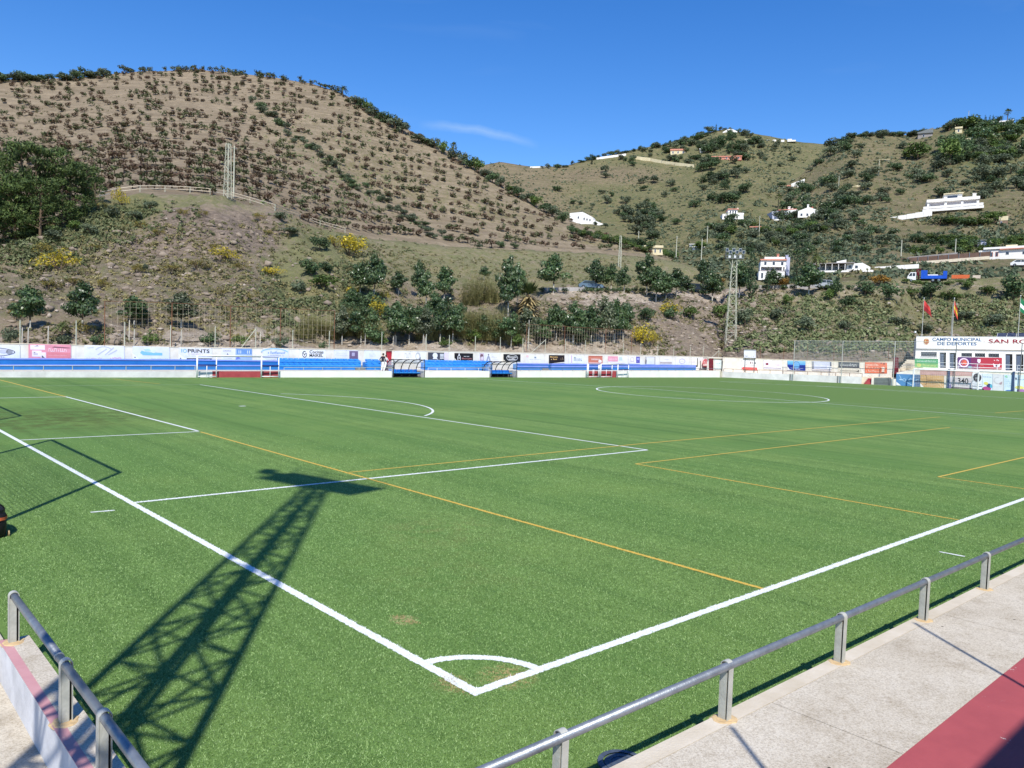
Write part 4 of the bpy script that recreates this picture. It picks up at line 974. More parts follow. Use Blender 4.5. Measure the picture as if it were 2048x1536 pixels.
banner(1383, 1417, 715, 741, PA, flat(240, 238, 232), 'white painted panel with black brush drawings beside the maroon door', a25, 715.4, 741.2, cat='panel', name='painted_panel')
t = MB(); sh = Sheet(PA.at(1403, 716, -.3), PA.at(1417.5, 716, -.3), PA.at(1417.5, 742, -.3), PA.at(1403, 742, -.3))
r = empty('round_sign', PA.at(1411, 742, -.3), 'round red and white club sign beside the maroon door', 'sign')
sh.ell(t, .55, .6, .42, .34, flat(224, 120, 124), .02); keep(t.build('red_disc', None), r)
t = MB(); sh.squig(t, .3, .5, .8, .75, flat(246, 214, 214), 4, 3, .03); sh.quad(t, .2, .42, .9, .5, flat(244, 236, 232), .03); keep(t.build('white_band', None), r)
t = MB(); p0 = PA.at(1410.5, 727, -.28); t.tube(Vector((p0.x, p0.y, .75)), p0, .04, GREY, 6); keep(t.build('post', None), r)
# canopy and little signs at the corner
r = empty('corner_canopy', PA.at(1432, 716, -.6), 'small flat concrete canopy over the maroon corner door', 'canopy')
t = MB(); c0, c1 = PC.at(1417, 715.2, -.12), PC.at(1446, 715.6, -.12); t.hexa([c0-UPV*.16, c1-UPV*.16, c1-UPV*.16+kn*.9, c0-UPV*.16+kn*.9], [c0, c1, c1+kn*.9, c0+kn*.9], CONCRETE); keep(t.build('slab', None), r)
def a26(s, P, r): s.squig(P('grey_title'), .2, .6, .8, .72, flat(150, 180, 176), 8, 4); s.squig(P('grey_title'), .2, .42, .7, .5, flat(150, 180, 176), 6, 6)
banner(1429, 1443, 720, 738, PC, flat(226, 236, 234), 'pale mint notice panel in the corner of the pitch wall', a26, 720.3, 738.2)
# end wall banners
def b1(s, P, r): s.quad(P('red_band'), .1, .0, .98, .3, flat(226, 90, 84)); s.poly(P('red_band'), [(.0, .2), (.16, .34), (.2, .1), (.1, .02)], flat(226, 90, 84), .018); s.squig(P('red_band_print'), .3, .08, .92, .2, flat(240, 150, 140), 10, 4, .022); s.quad(P('dark_house_mark'), .55, .66, .6, .86, flat(110, 60, 66)); s.quad(P('dark_house_mark'), .66, .66, .69, .86, flat(110, 60, 66)); s.squig(P('small_print'), .28, .5, .85, .58, G1, 12, 5); s.squig(P('small_print'), .3, .7, .5, .8, flat(170, 200, 216), 5, 6); s.ell(P('dark_mark'), .86, .74, .04, .08, G3)
banner(1483, 1515, 720, 740, EA, flat(238, 234, 232), 'white banner with a red foot below the scoreboard', b1, 721.3, 741)
def b2(s, P, r): s.ell(P('dark_red_emblem'), .2, .58, .08, .14, flat(140, 60, 76)); s.squig(P('dark_red_emblem'), .16, .5, .28, .7, flat(120, 50, 66), 3, 4, .02); s.squig(P('red_title'), .34, .46, .92, .58, flat(226, 170, 180), 12, 4); s.quad(P('grey_foot'), .02, .1, .98, .16, flat(130, 120, 130))
banner(1527, 1563, 720.5, 737.5, EA, flat(230, 224, 230), 'white banner with a small dark red emblem on the end wall', b2, 722, 739)
def b3(s, P, r):
    s.quad(P('sky_picture'), .0, .6, 1, 1, flat(96, 168, 220)); s.quad(P('sky_picture'), 0, .82, 1, 1, flat(120, 190, 226), .014); s.ell(P('pale_disc'), .5, .55, .18, .42, flat(110, 170, 220), .02); s.ringp(P('pale_disc'), .5, .55, .18, .42, .02, flat(40, 90, 170), .022, wv=.04)
    s.squig(P('white_print'), .18, .2, .88, .28, flat(220, 226, 244), 18, 5, .024); s.squig(P('white_print'), .32, .05, .72, .16, flat(236, 240, 250), 8, 6, .024); s.poly(P('torn_corner'), [(0, .4), (.12, .08), (.3, 0), (0, 0)], flat(240, 238, 232), .026)
banner(1575, 1611, 721.5, 740, EA, flat(36, 60, 150), 'deep blue banner with a pale disc on the end wall', b3, 722.5, 741.5)
def b4(s, P, r): s.quad(P('grey_edge'), 0, .2, .1, .96, flat(150, 152, 160)); s.quad(P('grey_edge'), .92, .3, 1, .96, flat(100, 108, 124)); s.quad(P('white_tags'), .78, .26, 1, .36, flat(240, 240, 240), .02); s.quad(P('white_tags'), .78, .4, 1, .52, flat(240, 240, 240), .02); s.quad(P('dark_foot'), 0, .18, 1, .22, flat(120, 116, 120)); s.quad(P('pale_foot'), .0, .0, 1, .17, flat(226, 218, 214)); s.quad(P('dark_foot'), .02, .03, .98, .06, flat(130, 120, 116), .02)
banner(1624, 1663, 722.5, 741.5, EA, flat(206, 210, 226), 'blurred grey and lilac banner on the end wall', b4, 723.5, 743)
def b5(s, P, r): s.quad(P('dark_panel'), .02, .42, 1, 1, flat(82, 86, 92)); s.squig(P('white_script'), .1, .56, .9, .86, flat(206, 208, 206), 12, 4, .022, .6); s.quad(P('dark_foot'), .1, .08, .9, .13, flat(110, 100, 90)); s.poly(P('dark_foot'), [(.86, .05), (.98, .05), (.98, .24)], flat(60, 58, 56), .02)
banner(1676, 1719, 723.5, 743, EA, flat(222, 214, 196), 'cream banner with a dark grey upper half and pale script', b5, 724.5, 744.5)
def b6(s, P, r):
    w = flat(246, 214, 194)
    s.squig(P('pale_title'), .04, .68, .62, .88, w, 10, 4, .02, .8); s.squig(P('pale_title'), .04, .42, .68, .6, w, 9, 5, .02, .8); s.squig(P('pale_phone_number'), .04, .12, .68, .3, w, 12, 6, .02, .6)
    s.poly(P('worker_figure'), [(.74, .06), (.78, .4), (.76, .5), (.7, .52), (.84, .62), (.94, .5), (.88, .38), (.88, .06), (.82, .06)], flat(240, 220, 200)); s.ell(P('worker_figure'), .74, .94, .03, .05, flat(90, 60, 50), .02); s.ell(P('worker_figure'), .87, .9, .04, .06, flat(90, 60, 50), .02); s.quad(P('worker_figure'), .74, .06, .88, .14, flat(110, 90, 80), .021)
banner(1730, 1774, 724.3, 746, EA, flat(226, 120, 86), 'orange banner with a cream figure and pale lettering on the end wall', b6, 725.5, 747)
# scoreboard
r = empty('scoreboard', EA.at(1500, 718, -.3), 'white scoreboard standing above the end wall near the corner', 'scoreboard')
sh = Sheet(EA.at(1488, 699.5, -.2), EA.at(1511.5, 700, -.2), EA.at(1511.5, 716.5, -.2), EA.at(1488, 716, -.2))
t = MB(); sh.quad(t, 0, 0, 1, 1, flat(226, 226, 230), .03, .25); keep(t.build('case', None), r)
t = MB(); sh.quad(t, 0, .93, 1, 1.02, flat(150, 154, 160), .05, .3); sh.quad(t, 0, -.02, 1, .04, GREY, .05, .3); keep(t.build('frame', None), r)
t = MB(); sh.squig(t, .1, .18, .32, .3, flat(150, 150, 158), 4, 3, .04); sh.squig(t, .64, .18, .88, .3, flat(150, 150, 158), 4, 6, .04); keep(t.build('digit_panel', None), r)
t = MB()
for u in (.1, .9): p = sh.p(u, 0, -.1); t.tube(p, Vector((p.x, p.y, .6)), .05, GREY, 6)
keep(t.build('leg', None), r)

# ------------------------------------------------------------------ railings of the far side
def low_rail(cols_, plane, ytop, ybase, m, label, mid=False, rr=.024):
    r = empty('pipe_railing', plane.at(cols_[0], ybase(cols_[0])), label, 'railing')
    proto = None
    for c in cols_:
        a, b_ = plane.at(c, ybase(c)+.5), plane.at(c, ytop(c)); b_ = Vector((a.x, a.y, b_.z))
        t = MB(); t.tube(a, b_, rr, m, 6); keep(t.build('post', None), r)
    for fr in ([1.] if not mid else [1., .5]):
        t = MB()
        t.pipe([plane.at(c, lerp(ybase(c), ytop(c), fr)) for c in cols_], rr, m, 6); keep(t.build('rail', None), r)
RAILP = Plane(K0+kn*.12, kd, kn)
low_rail([-160, -80, -20, 27, 87, 145, 200, 252, 302, 350, 390], RAILP, lambda x: 731.5, kerb_top, PALE_STEEL, 'thin pale pipe railing in front of the long blue bench', rr=.02)
low_rail([568, 607, 645, 682, 718, 750, 784], RAILP, lambda x: 735.0, kerb_top, PALE_STEEL, 'thin pale pipe railing in front of the bright blue seats and the walkers', rr=.02)
low_rail([856, 874, 902, 930, 957, 978], RAILP, lambda x: 736, kerb_top, WHITE_PAINT, 'thin white pipe railing between the two dugouts', rr=.02)
low_rail([1040, 1058, 1081, 1102, 1125, 1145, 1166], RAILP, lambda x: 736.5, kerb_top, GALV, 'thin grey pipe railing beyond the second dugout', rr=.024)
low_rail([1262, 1282, 1300, 1317, 1335, 1351, 1368, 1385, 1400, 1415, 1430, 1444], RAILP, lambda x: 737.2, kerb_top, GALV, 'thin grey pipe railing from the narrow goal to the corner', rr=.024)
low_rail([1447, 1466, 1491, 1515, 1540, 1566, 1589, 1615, 1642, 1671, 1699, 1724], Plane(K1+en*.12, ed, en), lambda x: itp(x, [(1447, 737.5), (1590, 742.5), (1724, 747)]), ek_top, RUST, 'brown pipe railing on top of the end wall', rr=.03)

# ------------------------------------------------------------------ dugouts
def dugout(px0, px1, ytop, label, group='dugouts at the halfway line'):
    a, b_ = PK.at(px0, 755.2, -.02), PK.at(px1, 755.2, -.02); W_ = (b_-a).length
    H_ = (PK.at(px0, ytop).z); r = empty('dugout', a, label, 'dugout', group, math.atan2(kd.y, kd.x))
    D_ = 1.5; k = 12
    prof = [(D_*math.cos(R(90)*i/k)**.9+.02 if i < k else .02, .45+(H_-.45)*math.sin(R(90)*i/k)) for i in range(k+1)]
    prof = [(D_+.02, .0)]+prof
    n_ = 5
    DUGP = mats_poly()
    for i in range(n_-1):
        x0, x1 = W_*i/(n_-1), W_*(i+1)/(n_-1); t = MB()
        vs = [(x0+.03, y, z) for y, z in prof[1:]]+[(x1-.03, y, z) for y, z in prof[1:]]; q = len(prof)-1
        t.add(vs, [(j, j+1, q+j+1, q+j) for j in range(q-1)], DUGP); t.build('panel', r, True)
    for i in range(n_):
        x = W_*i/(n_-1); t = MB(); t.pipe([(x, y, z) for y, z in prof], .045, BLACK, 6); t.build('rib', r)
    t = MB()
    for y, z in (prof[-1], prof[len(prof)//2], prof[1]): t.tube((0, y, z), (W_, y, z), .03, BLACK, 6)
    t.build('crossbar', r)
    for x in (0, W_):
        t = MB(); pp = prof+[(prof[-1][0], 0)]
        t.add([(x, y, z) for y, z in pp], [tuple(range(len(pp)))], DUGP); t.build('side_panel', r)
        t = MB(); t.tube((x, prof[-1][0], 0), (x, prof[-1][0], prof[-1][1]), .035, BLACK, 6); t.tube((x, 0, .95), (x, D_, .95), .025, BLACK, 6); t.build('side_post', r)
    ns = 7
    for i in range(ns):
        x = W_*(i+.5)/ns*.93+.05; w = W_/ns*.40
        t = MB(); t.box(x-w, x+w, .52, 1.0, .38, .47, BLUE_BRIGHT); t.box(x-w, x+w, .98, 1.06, .40, .74, BLUE_BRIGHT)
        o = t.build('seat', r); t = MB(); t.box(x-w, x+w, .50, .535, .425, .485, BLUE_EDGE); t.build('seat_lip', o)
    t = MB(); t.box(.0, W_, .55, 1.2, .0, .06, BLACK); t.box(.05, W_-.05, .62, .7, .3, .4, NAVY)
    for i in range(4): x = W_*(i+.5)/4; t.box(x-.05, x+.05, .62, .72, .05, .42, BLACK)
    t.box(0, W_, 1.40, 1.44, 0, .4, DARK); t.build('base', r)
    return r
def mats_poly():
    if 'smoked_polycarbonate' in MATS: return MATS['smoked_polycarbonate']
    m, nt, b = _new('smoked_polycarbonate'); b.inputs['Base Color'].default_value = (.72, .8, .92, 1); b.inputs['Roughness'].default_value = .2; b.inputs['Alpha'].default_value = .3
    MATS['smoked_polycarbonate'] = m; return m
dugout(787, 849, 718.5, 'curved see-through dugout with blue seats beside the red door')
dugout(983, 1033, 722.5, 'curved see-through dugout with blue seats under the black oval banner')

# ------------------------------------------------------------------ goals
NETW = mat('white_net_cord', (.75, .75, .75), (.65, .65, .65), 5, .8)
def portable_goal(p0, p1, p2, ytop, label):
    """front posts at pixels p0 and p1, box depth runs to pixel p2 beside p1 (seen obliquely)"""
    a, b_ = PK.at(p0, 755, -.5), PK.at(p1, 755, -.5); H_ = PK.at(p0, ytop, -.5).z
    r = empty('portable_goal', a, label, 'goal', 'white portable goals by the far wall', math.atan2(kd.y, kd.x))
    W_ = (b_-a).length; s_ = (PK.at(p2, 755, -.5)-b_).length
    for x in (0, W_): t = MB(); t.tube((x, 0, 0), (x, 0, H_), .06, WHITE_PAINT, 10); t.build('front_post', r, True)
    t = MB(); t.tube((0, 0, H_), (W_, 0, H_), .05, WHITE_PAINT, 10); t.build('crossbar', r, True)
    for x in (s_, W_+s_):
        t = MB(); t.tube((x, .05, 0), (x, .05, H_-.06), .045, WHITE_PAINT, 8); t.build('rear_post', r, True)
    for x in (0, W_):
        t = MB(); t.tube((x, 0, .08), (x+s_, .05, .08), .04, WHITE_PAINT, 8); t.tube((x+s_*.5, .02, .08), (x+s_*.5, .02, .95), .03, WHITE_PAINT, 8); t.build('base_frame', r, True)
        t = MB(); t.tube((x, 0, .97), (x+s_, .05, .97), .055, NAVY, 8); t.build('padded_bar', r, True)
        t = MB(); t.tube((x, 0, H_-.02), (x+s_, .05, H_-.06), .03, GALV, 6); t.build('top_stay', r)
    t = MB(); t.tube((s_, .05, H_-.06), (W_+s_, .05, H_-.06), .02, GALV, 6); t.build('rear_bar', r)
    return r
portable_goal(394, 522.5, 557.5, 711.3, 'wide white portable goal standing in front of the red wall bays')
portable_goal(1201, 1235, 1257, 728.3, 'narrow white portable goal beside the single red wall bay')
portable_goal(1174, 1176, 1199, 728.3, 'small white goal frame folded against the red wall bay')
# the match goal at the far end
GP = Plane(EK.at(1826, 773.8, -1.2), ed, en)
a, b_ = GP.at(1825.5, 774), GP.at(1955.5, 779.2); a.z = b_.z = 0
H0 = GP.at(1826, 738).z
r = empty('match_goal', a, 'full size white goal in front of the clubhouse banners', 'goal')
d_ = (b_-a)
for p in (a, b_): t = MB(); t.tube(p, p+UPV*H0, .075, WHITE_PAINT, 12); keep(t.build('post', None), r)
t = MB(); t.tube(a+UPV*H0, b_+UPV*(H0), .07, WHITE_PAINT, 12); keep(t.build('crossbar', None), r)
t = MB()
for p in (a, b_): t.tube(p+UPV*H0, p+UPV*(H0-.3)+en*.9, .03, WHITE_PAINT, 6); t.tube(p+UPV*(H0-.3)+en*.9, p+en*1.05, .02, WHITE_PAINT, 6)
keep(t.build('net_stay', None), r)
t = MB(); nx = 34
for i in range(nx+1):
    p = a.lerp(b_, i/nx); t.tube(p+UPV*(H0-.3)+en*.9, p+en*1.05, .006, NETW, 3, caps=False)
for j in range(11):
    z = (H0-.3)*j/10; t.tube(a+UPV*z+en*.98, b_+UPV*z+en*.98, .006, NETW, 3, caps=False)
o = t.build('net', None); o['kind'] = 'stuff'; keep(o, r)
# ------------------------------------------------------------------ clubhouse at the end of the pitch
CF = Plane(K1+en*6.5, ed, en); CFB = Plane(K1+en*14, ed, en)
pod = lambda px: itp(px, [(1790, 746.5), (1838, 737), (1900, 739), (2048, 744.5), (2400, 757)])
PODF = Plane(K1+en*.02, ed, en)
r = empty('podium_wall', EK.at(1930, 778), 'long retaining wall with a dull pink band carrying the lower banners below the clubhouse', 'wall')
PINKBAND = mat('dull_pink_render', srgb(196, 160, 154), srgb(176, 138, 132), 1.2, .85, .15)
t = MB(); loft(t, PODF, pod, CFB, [1793.5, 1840, 1900, 1960, 2048, 2350], WHITE_WALL); keep(t.build('wall_body', None), r)
t = MB(); sh = Sheet(PODF.at(1840, 740.2, -.012), PODF.at(1946, 742.6, -.012), PODF.at(1946, 752.5, -.012), PODF.at(1840, 749.5, -.012)); sh.quad(t, 0, 0, 1, 1, PINKBAND, .003, .01); keep(t.build('pink_band', None), r)
t = MB(); 
for a, b_ in ((1838, 1900), (1900, 1960), (1960, 2048), (2048, 2350)):
    f0, f1 = PODF.at(a, pod(a), -.06), PODF.at(b_, pod(b_), -.06); t.hexa([f0-UPV*.09, f1-UPV*.09, f1-UPV*.09+en*.4, f0-UPV*.09+en*.4], [f0+UPV*.03, f1+UPV*.03, f1+UPV*.03+en*.4, f0+UPV*.03+en*.4], WHITE_PAINT)
keep(t.build('coping', None), r)
for px in (1896.5, 2026):
    t = MB(); c = EK.at(px, 770, -.12); z1 = EK.at(px, pod(px)-1).z; t.box(c.x-.1, c.x+.1, c.y-.1, c.y+.1, 0, z1, flat(66, 84, 120)); keep(t.build('pilaster', None), r)
# stairs up beside the clubhouse
r = empty('side_stairs', EK.at(1812, 735, 3), 'cream stepped stairs with a rail between the maroon gate and the clubhouse', 'stairs')
for i in range(6):
    x0 = 1797+i*3.2; y = 737-i*3.6
    t = MB(); a, b_ = EK.at(x0, y, 3.2), EK.at(1846, y, 3.2); b_.z = a.z; t.hexa([Vector((p.x, p.y, .2)) for p in (a, b_, b_+en*1.2, a+en*1.2)], [a, b_, b_+en*1.2, a+en*1.2], CREAM_WALL); keep(t.build('step', None), r)
t = MB(); t.pipe([EK.at(1797, 737, 2.6), EK.at(1809, 730, 2.6), EK.at(1834, 730.8, 2.6)], .03, GALV, 6); keep(t.build('handrail', None), r)

club = empty('clubhouse', CF.at(1940, 738), 'long white flat roofed clubhouse with blue and maroon lettering at the end of the pitch', 'building')
ftop = lambda px: itp(px, [(1833, 673.5), (2048, 675), (2350, 677)])
CWHITE = mat('clubhouse_white_render', srgb(240, 238, 232), srgb(226, 222, 214), .8, .85, .15)
t = MB(); loft(t, CF, lambda px: ftop(px)+1.5, CFB, [1833, 1940, 2048, 2350], CWHITE, zb=.5); keep(t.build('wall', None), club)
fas = Sheet(CF.at(1832.5, 673, -.12), CF.at(2350, 676.6, -.12), CF.at(2350, 703.5, -.12), CF.at(1832.5, 697, -.12))
t = MB(); fas.quad(t, 0, 0, 1, 1, CWHITE, .02, .14); keep(t.build('fascia', None), club)
t = MB(); fas.quad(t, 0, -.055, 1, -.004, flat(150, 146, 138), .02, .14); keep(t.build('fascia_dark_line', None), club)  # thin darker strip along the foot of the fascia
t = MB(); fas.quad(t, 0, 1.004, 1, 1.03, WHITE_PAINT, .06, .2); keep(t.build('roof_edge', None), club)
CFS = lambda x0, x1, y0, y1, off: Sheet(CF.at(x0, y0, off), CF.at(x1, y0+(x1-x0)*.008, off), CF.at(x1, y1+(x1-x0)*.03, off), CF.at(x0, y1, off))
SLATE = mat('slate_blue_door', srgb(86, 98, 116), srgb(68, 80, 98), 1.4, .5)
for x0, x1, y0, y1 in ((1880, 1892, 705, 735.5), (1899.5, 1912, 705.5, 736), (2011, 2025, 708, 740.5), (2032, 2047, 708.5, 741.5), (2070, 2084, 709, 743), (2150, 2164, 711, 746)):
    s = CFS(x0, x1, y0, y1, -.01)
    t = MB(); s.quad(t, 0, 0, 1, 1, DARK, .006, .02); o = t.build('door', None); keep(o, club)
    t = MB(); s.quad(t, .06, 0, .62, .92, SLATE, .03, .02); q = t.build('door_leaf', None); q.parent = o; q.matrix_parent_inverse = (Matrix.Translation(-club.location)).inverted() @ Matrix.Translation(-club.location)
    t = MB(); s.quad(t, .52, .42, .58, .5, GALV, .05, .02); q = t.build('handle', None); q.parent = o
    t = MB(); s.quad(t, -.08, -.01, 0, 1.02, WHITE_PAINT, .04, .04); s.quad(t, 1, -.01, 1.08, 1.02, WHITE_PAINT, .04, .04); s.quad(t, -.08, 1.0, 1.08, 1.03, WHITE_PAINT, .042, .04); q = t.build('door_frame', None); q.parent = o
for x0, x1, y0, y1 in ((1842, 1873.5, 704, 712.5), (1923, 1944, 706, 713), (1950, 1970.5, 706.5, 713.6), (1977, 1998.5, 707, 714.2)):
    s = CFS(x0, x1, y0, y1, -.01)
    t = MB(); s.quad(t, 0, 0, 1, 1, DARK, .006, .02); o = t.build('window', None); keep(o, club)
    t = MB(); n_ = max(4, int((x1-x0)/3))
    for i in range(n_):
        u0, u1 = i/n_, (i+1)/n_
        s.poly(t, [(u0, 0), (u0+.02, 0), (u1, 1), (u1-.02, 1)], GALV, .03); s.poly(t, [(u1-.02, 0), (u1, 0), (u0+.02, 1), (u0, 1)], GALV, .034)
    q = t.build('lattice', None); q['kind'] = 'stuff'; q.parent = o
    t = MB(); s.quad(t, -.03, -.14, 1.03, 0, WHITE_PAINT, .07, .08); q = t.build('sill', None); q.parent = o
BL = mat('blue_sign_paint', srgb(52, 96, 140), srgb(44, 84, 126), 1, .6); MR = mat('maroon_sign_paint', srgb(146, 42, 56), srgb(130, 36, 50), 1, .6)
FL = Sheet(CF.at(1833, 673.5, -.12), CF.at(2048, 675, -.12), CF.at(2048, 699.7, -.12), CF.at(1833, 697, -.12))
U = lambda x: (x-1833)/215
FL.text(club, 'CAMPO MUNICIPAL', U(1866), .66, U(1966), .93, BL, .02, .035); FL.text(club, 'DE DEPORTES', U(1876.5), .31, U(1956), .58, BL, .02, .035)
FL.text(club, 'SAN ROQUE', U(1979.5), .44, U(2098), .84, MR, .025, .035)
t = MB(); FL.ell(t, U(1970.7), .66, .004, .035, MR, .035); keep(t.build('dot', None), club)
t = MB(); FL.ell(t, U(1853.5), .6, .028, .3, flat(226, 206, 176), .034); keep(t.build('crest_ground', None), club)
t = MB(); FL.poly(t, [(U(1849), .78), (U(1858.5), .78), (U(1858.5), .5), (U(1853.7), .34), (U(1849), .5)], flat(170, 96, 60), .04); keep(t.build('crest_shield', None), club)
t = MB(); FL.quad(t, U(1850.5), .52, U(1853), .72, flat(222, 186, 120), .046); FL.quad(t, U(1854), .5, U(1857), .7, flat(196, 130, 80), .046); keep(t.build('crest_mark', None), club)
# roof lamp, meter box, small vent
t = MB(); p = CF.at(1838, 673, .5); q_ = CF.at(1830.5, 664, .5); t.tube(p, q_, .03, GALV, 6); t.tube(q_-UPV*.1, q_+UPV*.12, .13, WHITE_PAINT, 8); keep(t.build('roof_lamp', None), club)
for i, (a, b_) in enumerate(((1994, 2012), (2013.5, 2031), (2032.5, 2052), (2053.5, 2073))):
    rr_ = empty('solar_panel', CF.at(a, 674, 1.0), ['first tilted solar panel from the crest side of the clubhouse roof', 'second tilted solar panel from the crest side of the clubhouse roof', 'third tilted solar panel, cut by the picture edge', 'fourth tilted solar panel beyond the picture edge'][i], 'solar panel', 'solar panels on the clubhouse roof')
    t = MB(); f0, f1 = CF.at(a, 673.6, 1.0), CF.at(b_, 673.8, 1.0); g0, g1 = CF.at(a+2, 666.8, 2.0), CF.at(b_+1, 666.6, 2.0)
    o_ = (f1-f0).cross(g0-f0).normalized()*.05
    t.hexa([f0, f1, g1, g0], [f0+o_, f1+o_, g1+o_, g0+o_], flat(66, 70, 84, .25)); keep(t.build('panel', None), rr_)
    t = MB(); t.tube(f0, g0, .05, WHITE_PAINT, 5); keep(t.build('frame', None), rr_)
    t = MB(); t.tube(g0, Vector((g0.x, g0.y, f0.z-.1)), .04, GALV, 5); keep(t.build('leg', None), rr_)
# terrace railing with posts
tr_top = lambda x: itp(x, [(1808, 722), (1860, 723.5), (1900, 726), (2048, 731), (2350, 742)])
tr_mid = lambda x: itp(x, [(1808, 729.5), (1860, 731), (1900, 733.5), (2048, 738.5), (2350, 750)])
low_rail([1842, 1878, 1917, 1954, 1994, 2034, 2075, 2120], Plane(K1+en*.3, ed, en), tr_top, lambda x: pod(x)+.6, WHITE_PAINT, 'white posts and grey rails along the clubhouse terrace edge', True, .03)
# banners of the clubhouse side
def c1(s, P, r): 
    s.quad(P('lower_panel'), 0, 0, 1, .48, flat(150, 206, 130), .014); s.squig(P('white_title'), .1, .62, .9, .86, flat(226, 244, 226), 14, 4, .02, .7); s.ell(P('yellow_emblem'), .18, .26, .1, .2, flat(226, 232, 130), .02); s.squig(P('yellow_title'), .34, .14, .92, .38, flat(230, 234, 140), 10, 5, .02, .7); s.quad(P('green_border'), 0, .94, 1, 1, flat(84, 164, 104), .02); s.quad(P('green_border'), 0, .46, 1, .52, flat(84, 164, 90), .02)
banner(1829.5, 1876.5, 717, 734.5, Plane(K1+en*.2, ed, en), flat(104, 190, 132), 'green banner hung on the terrace railing of the clubhouse', c1, 718, 736)
def c2(s, P, r):
    w = flat(232, 206, 222)
    s.quad(P('purple_half'), 0, 0, .3, 1, flat(84, 52, 104)); s.quad(P('plum_middle'), .3, 0, .5, 1, flat(116, 48, 88), .0125); s.ringp(P('crest_ring'), .14, .5, .115, .42, .03, w, wv=.11); s.ell(P('crest_ball'), .145, .5, .065, .26, flat(226, 110, 84), .022); s.ringp(P('crest_ball'), .145, .5, .045, .2, .02, flat(140, 60, 80), .026, wv=.07, a0=R(60), a1=R(320))
    s.poly(P('white_shield'), [(.45, .84), (.52, .84), (.52, .6), (.485, .5), (.45, .6)], flat(236, 226, 236), .022); s.squig(P('orange_print'), .4, .28, .6, .34, flat(236, 150, 130), 10, 3, .022); s.squig(P('orange_print'), .36, .12, .62, .18, flat(236, 150, 130), 12, 4, .022)
    s.squig(P('white_title'), .82, .72, .94, .84, flat(244, 230, 230), 4, 6, .022, .8); s.poly(P('white_emblem'), [(.8, .5), (.84, .42), (.92, .42), (.96, .5), (.94, .2), (.82, .2)], flat(240, 232, 236), .022); s.ell(P('white_emblem_eye'), .88, .3, .03, .07, flat(60, 30, 40), .026); s.quad(P('teal_label'), .24, .02, .32, .22, flat(100, 140, 150), .02)
banner(1915.5, 2004, 714.2, 736, CF, flat(170, 52, 66), 'purple to red club banner on the clubhouse front below the lattice windows', c2, 715.4, 739, off=-.1)
def c3(s, P, r):
    w = flat(170, 204, 228)
    s.poly(P('white_scribble'), [(.12, .9), (.2, .6), (.3, .5), (.2, .45), (.1, .52), (.22, .62), (.15, .88)], w, .02); s.ringp(P('white_scribble'), .34, .5, .08, .12, .025, w, .022, wv=.04); s.ringp(P('white_scribble'), .62, .5, .1, .14, .025, w, .022, wv=.04); s.poly(P('white_scribble'), [(.3, .34), (.7, .36), (.96, .62), (.9, .62), (.66, .42)], w, .021); s.poly(P('white_scribble'), [(.36, .36), (.42, .34), (.7, .1), (.62, .1)], w, .02); s.poly(P('corner_flash'), [(0, .32), (.2, 0), (0, 0)], flat(232, 234, 238), .02); s.quad(P('dark_blue_end'), .8, .0, 1, .96, flat(86, 112, 146), .016); s.squig(P('pale_print'), .84, .4, .96, .6, flat(150, 174, 200), 3, 6, .022)
banner(1792.5, 1840, 747.5, 770.5, EK, flat(84, 136, 184), 'blue banner with a white scribbled drawing beside the far goal post', c3, 749.5, 773.5)
def c4(s, P, r):
    d = flat(120, 88, 56)
    s.squig(P('brown_script'), .3, .5, .92, .7, d, 12, 4, .02, .4); s.poly(P('pencil_picture'), [(.62, .6), (.94, .02), (1, .06), (.68, .62)], flat(226, 190, 136), .02); s.ringp(P('brown_curl'), .15, .6, .14, .5, .02, d, .02, a0=R(-60), a1=R(60), wv=.06); s.squig(P('small_print'), .3, .3, .8, .36, flat(150, 116, 80), 14, 6); s.poly(P('corner_flash'), [(0, .3), (.14, 0), (0, 0)], flat(240, 238, 236), .02)
banner(1840.8, 1888, 749.7, 773.7, EK, TAN, 'tan banner with thin brown script seen through the far goal', c4, 751.6, 776.4)
def c5(s, P, r):
    s.text(r, 'G', .2, .5, .34, .92, flat(206, 200, 204), .0); s.text(r, '340', .38, .46, .84, .94, BLACK, .015); s.squig(P('grey_print'), .4, .3, .84, .38, G1, 14, 5); s.quad(P('dark_foot'), .1, .0, 1, .13, flat(80, 62, 66)); s.squig(P('dark_foot_print'), .16, .03, .94, .1, flat(190, 180, 184), 14, 5, .022); s.quad(P('pale_side'), 0, 0, .06, 1, flat(196, 206, 226)); s.poly(P('lilac_mark'), [(0, .2), (.1, .4), (.1, .0), (0, 0)], flat(120, 110, 160), .018)
banner(1898, 1944, 753.5, 776, EK, flat(214, 206, 208), 'pale grey banner with the large number 340 in the far goal', c5, 755.5, 779.5)
def c6(s, P, r): s.ell(P('black_disc'), .5, .72, .42, .26, flat(52, 52, 60), .02); s.ringp(P('black_disc'), .5, .72, .5, .3, .05, flat(236, 238, 242), .022, wv=.03); s.squig(P('white_disc_print'), .28, .62, .74, .82, flat(190, 190, 198), 3, 4, .026, .7); s.quad(P('dark_foot'), .0, .18, 1, .22, flat(70, 84, 104)); s.squig(P('small_print'), .1, .3, .9, .36, G1, 8, 5); s.quad(P('dark_foot'), 0, .0, 1, .05, flat(90, 100, 120))
banner(1944.6, 1964, 745.5, 778.5, EK, flat(226, 230, 236), 'white banner with a round black emblem at the far goal post', c6, 746.5, 780)
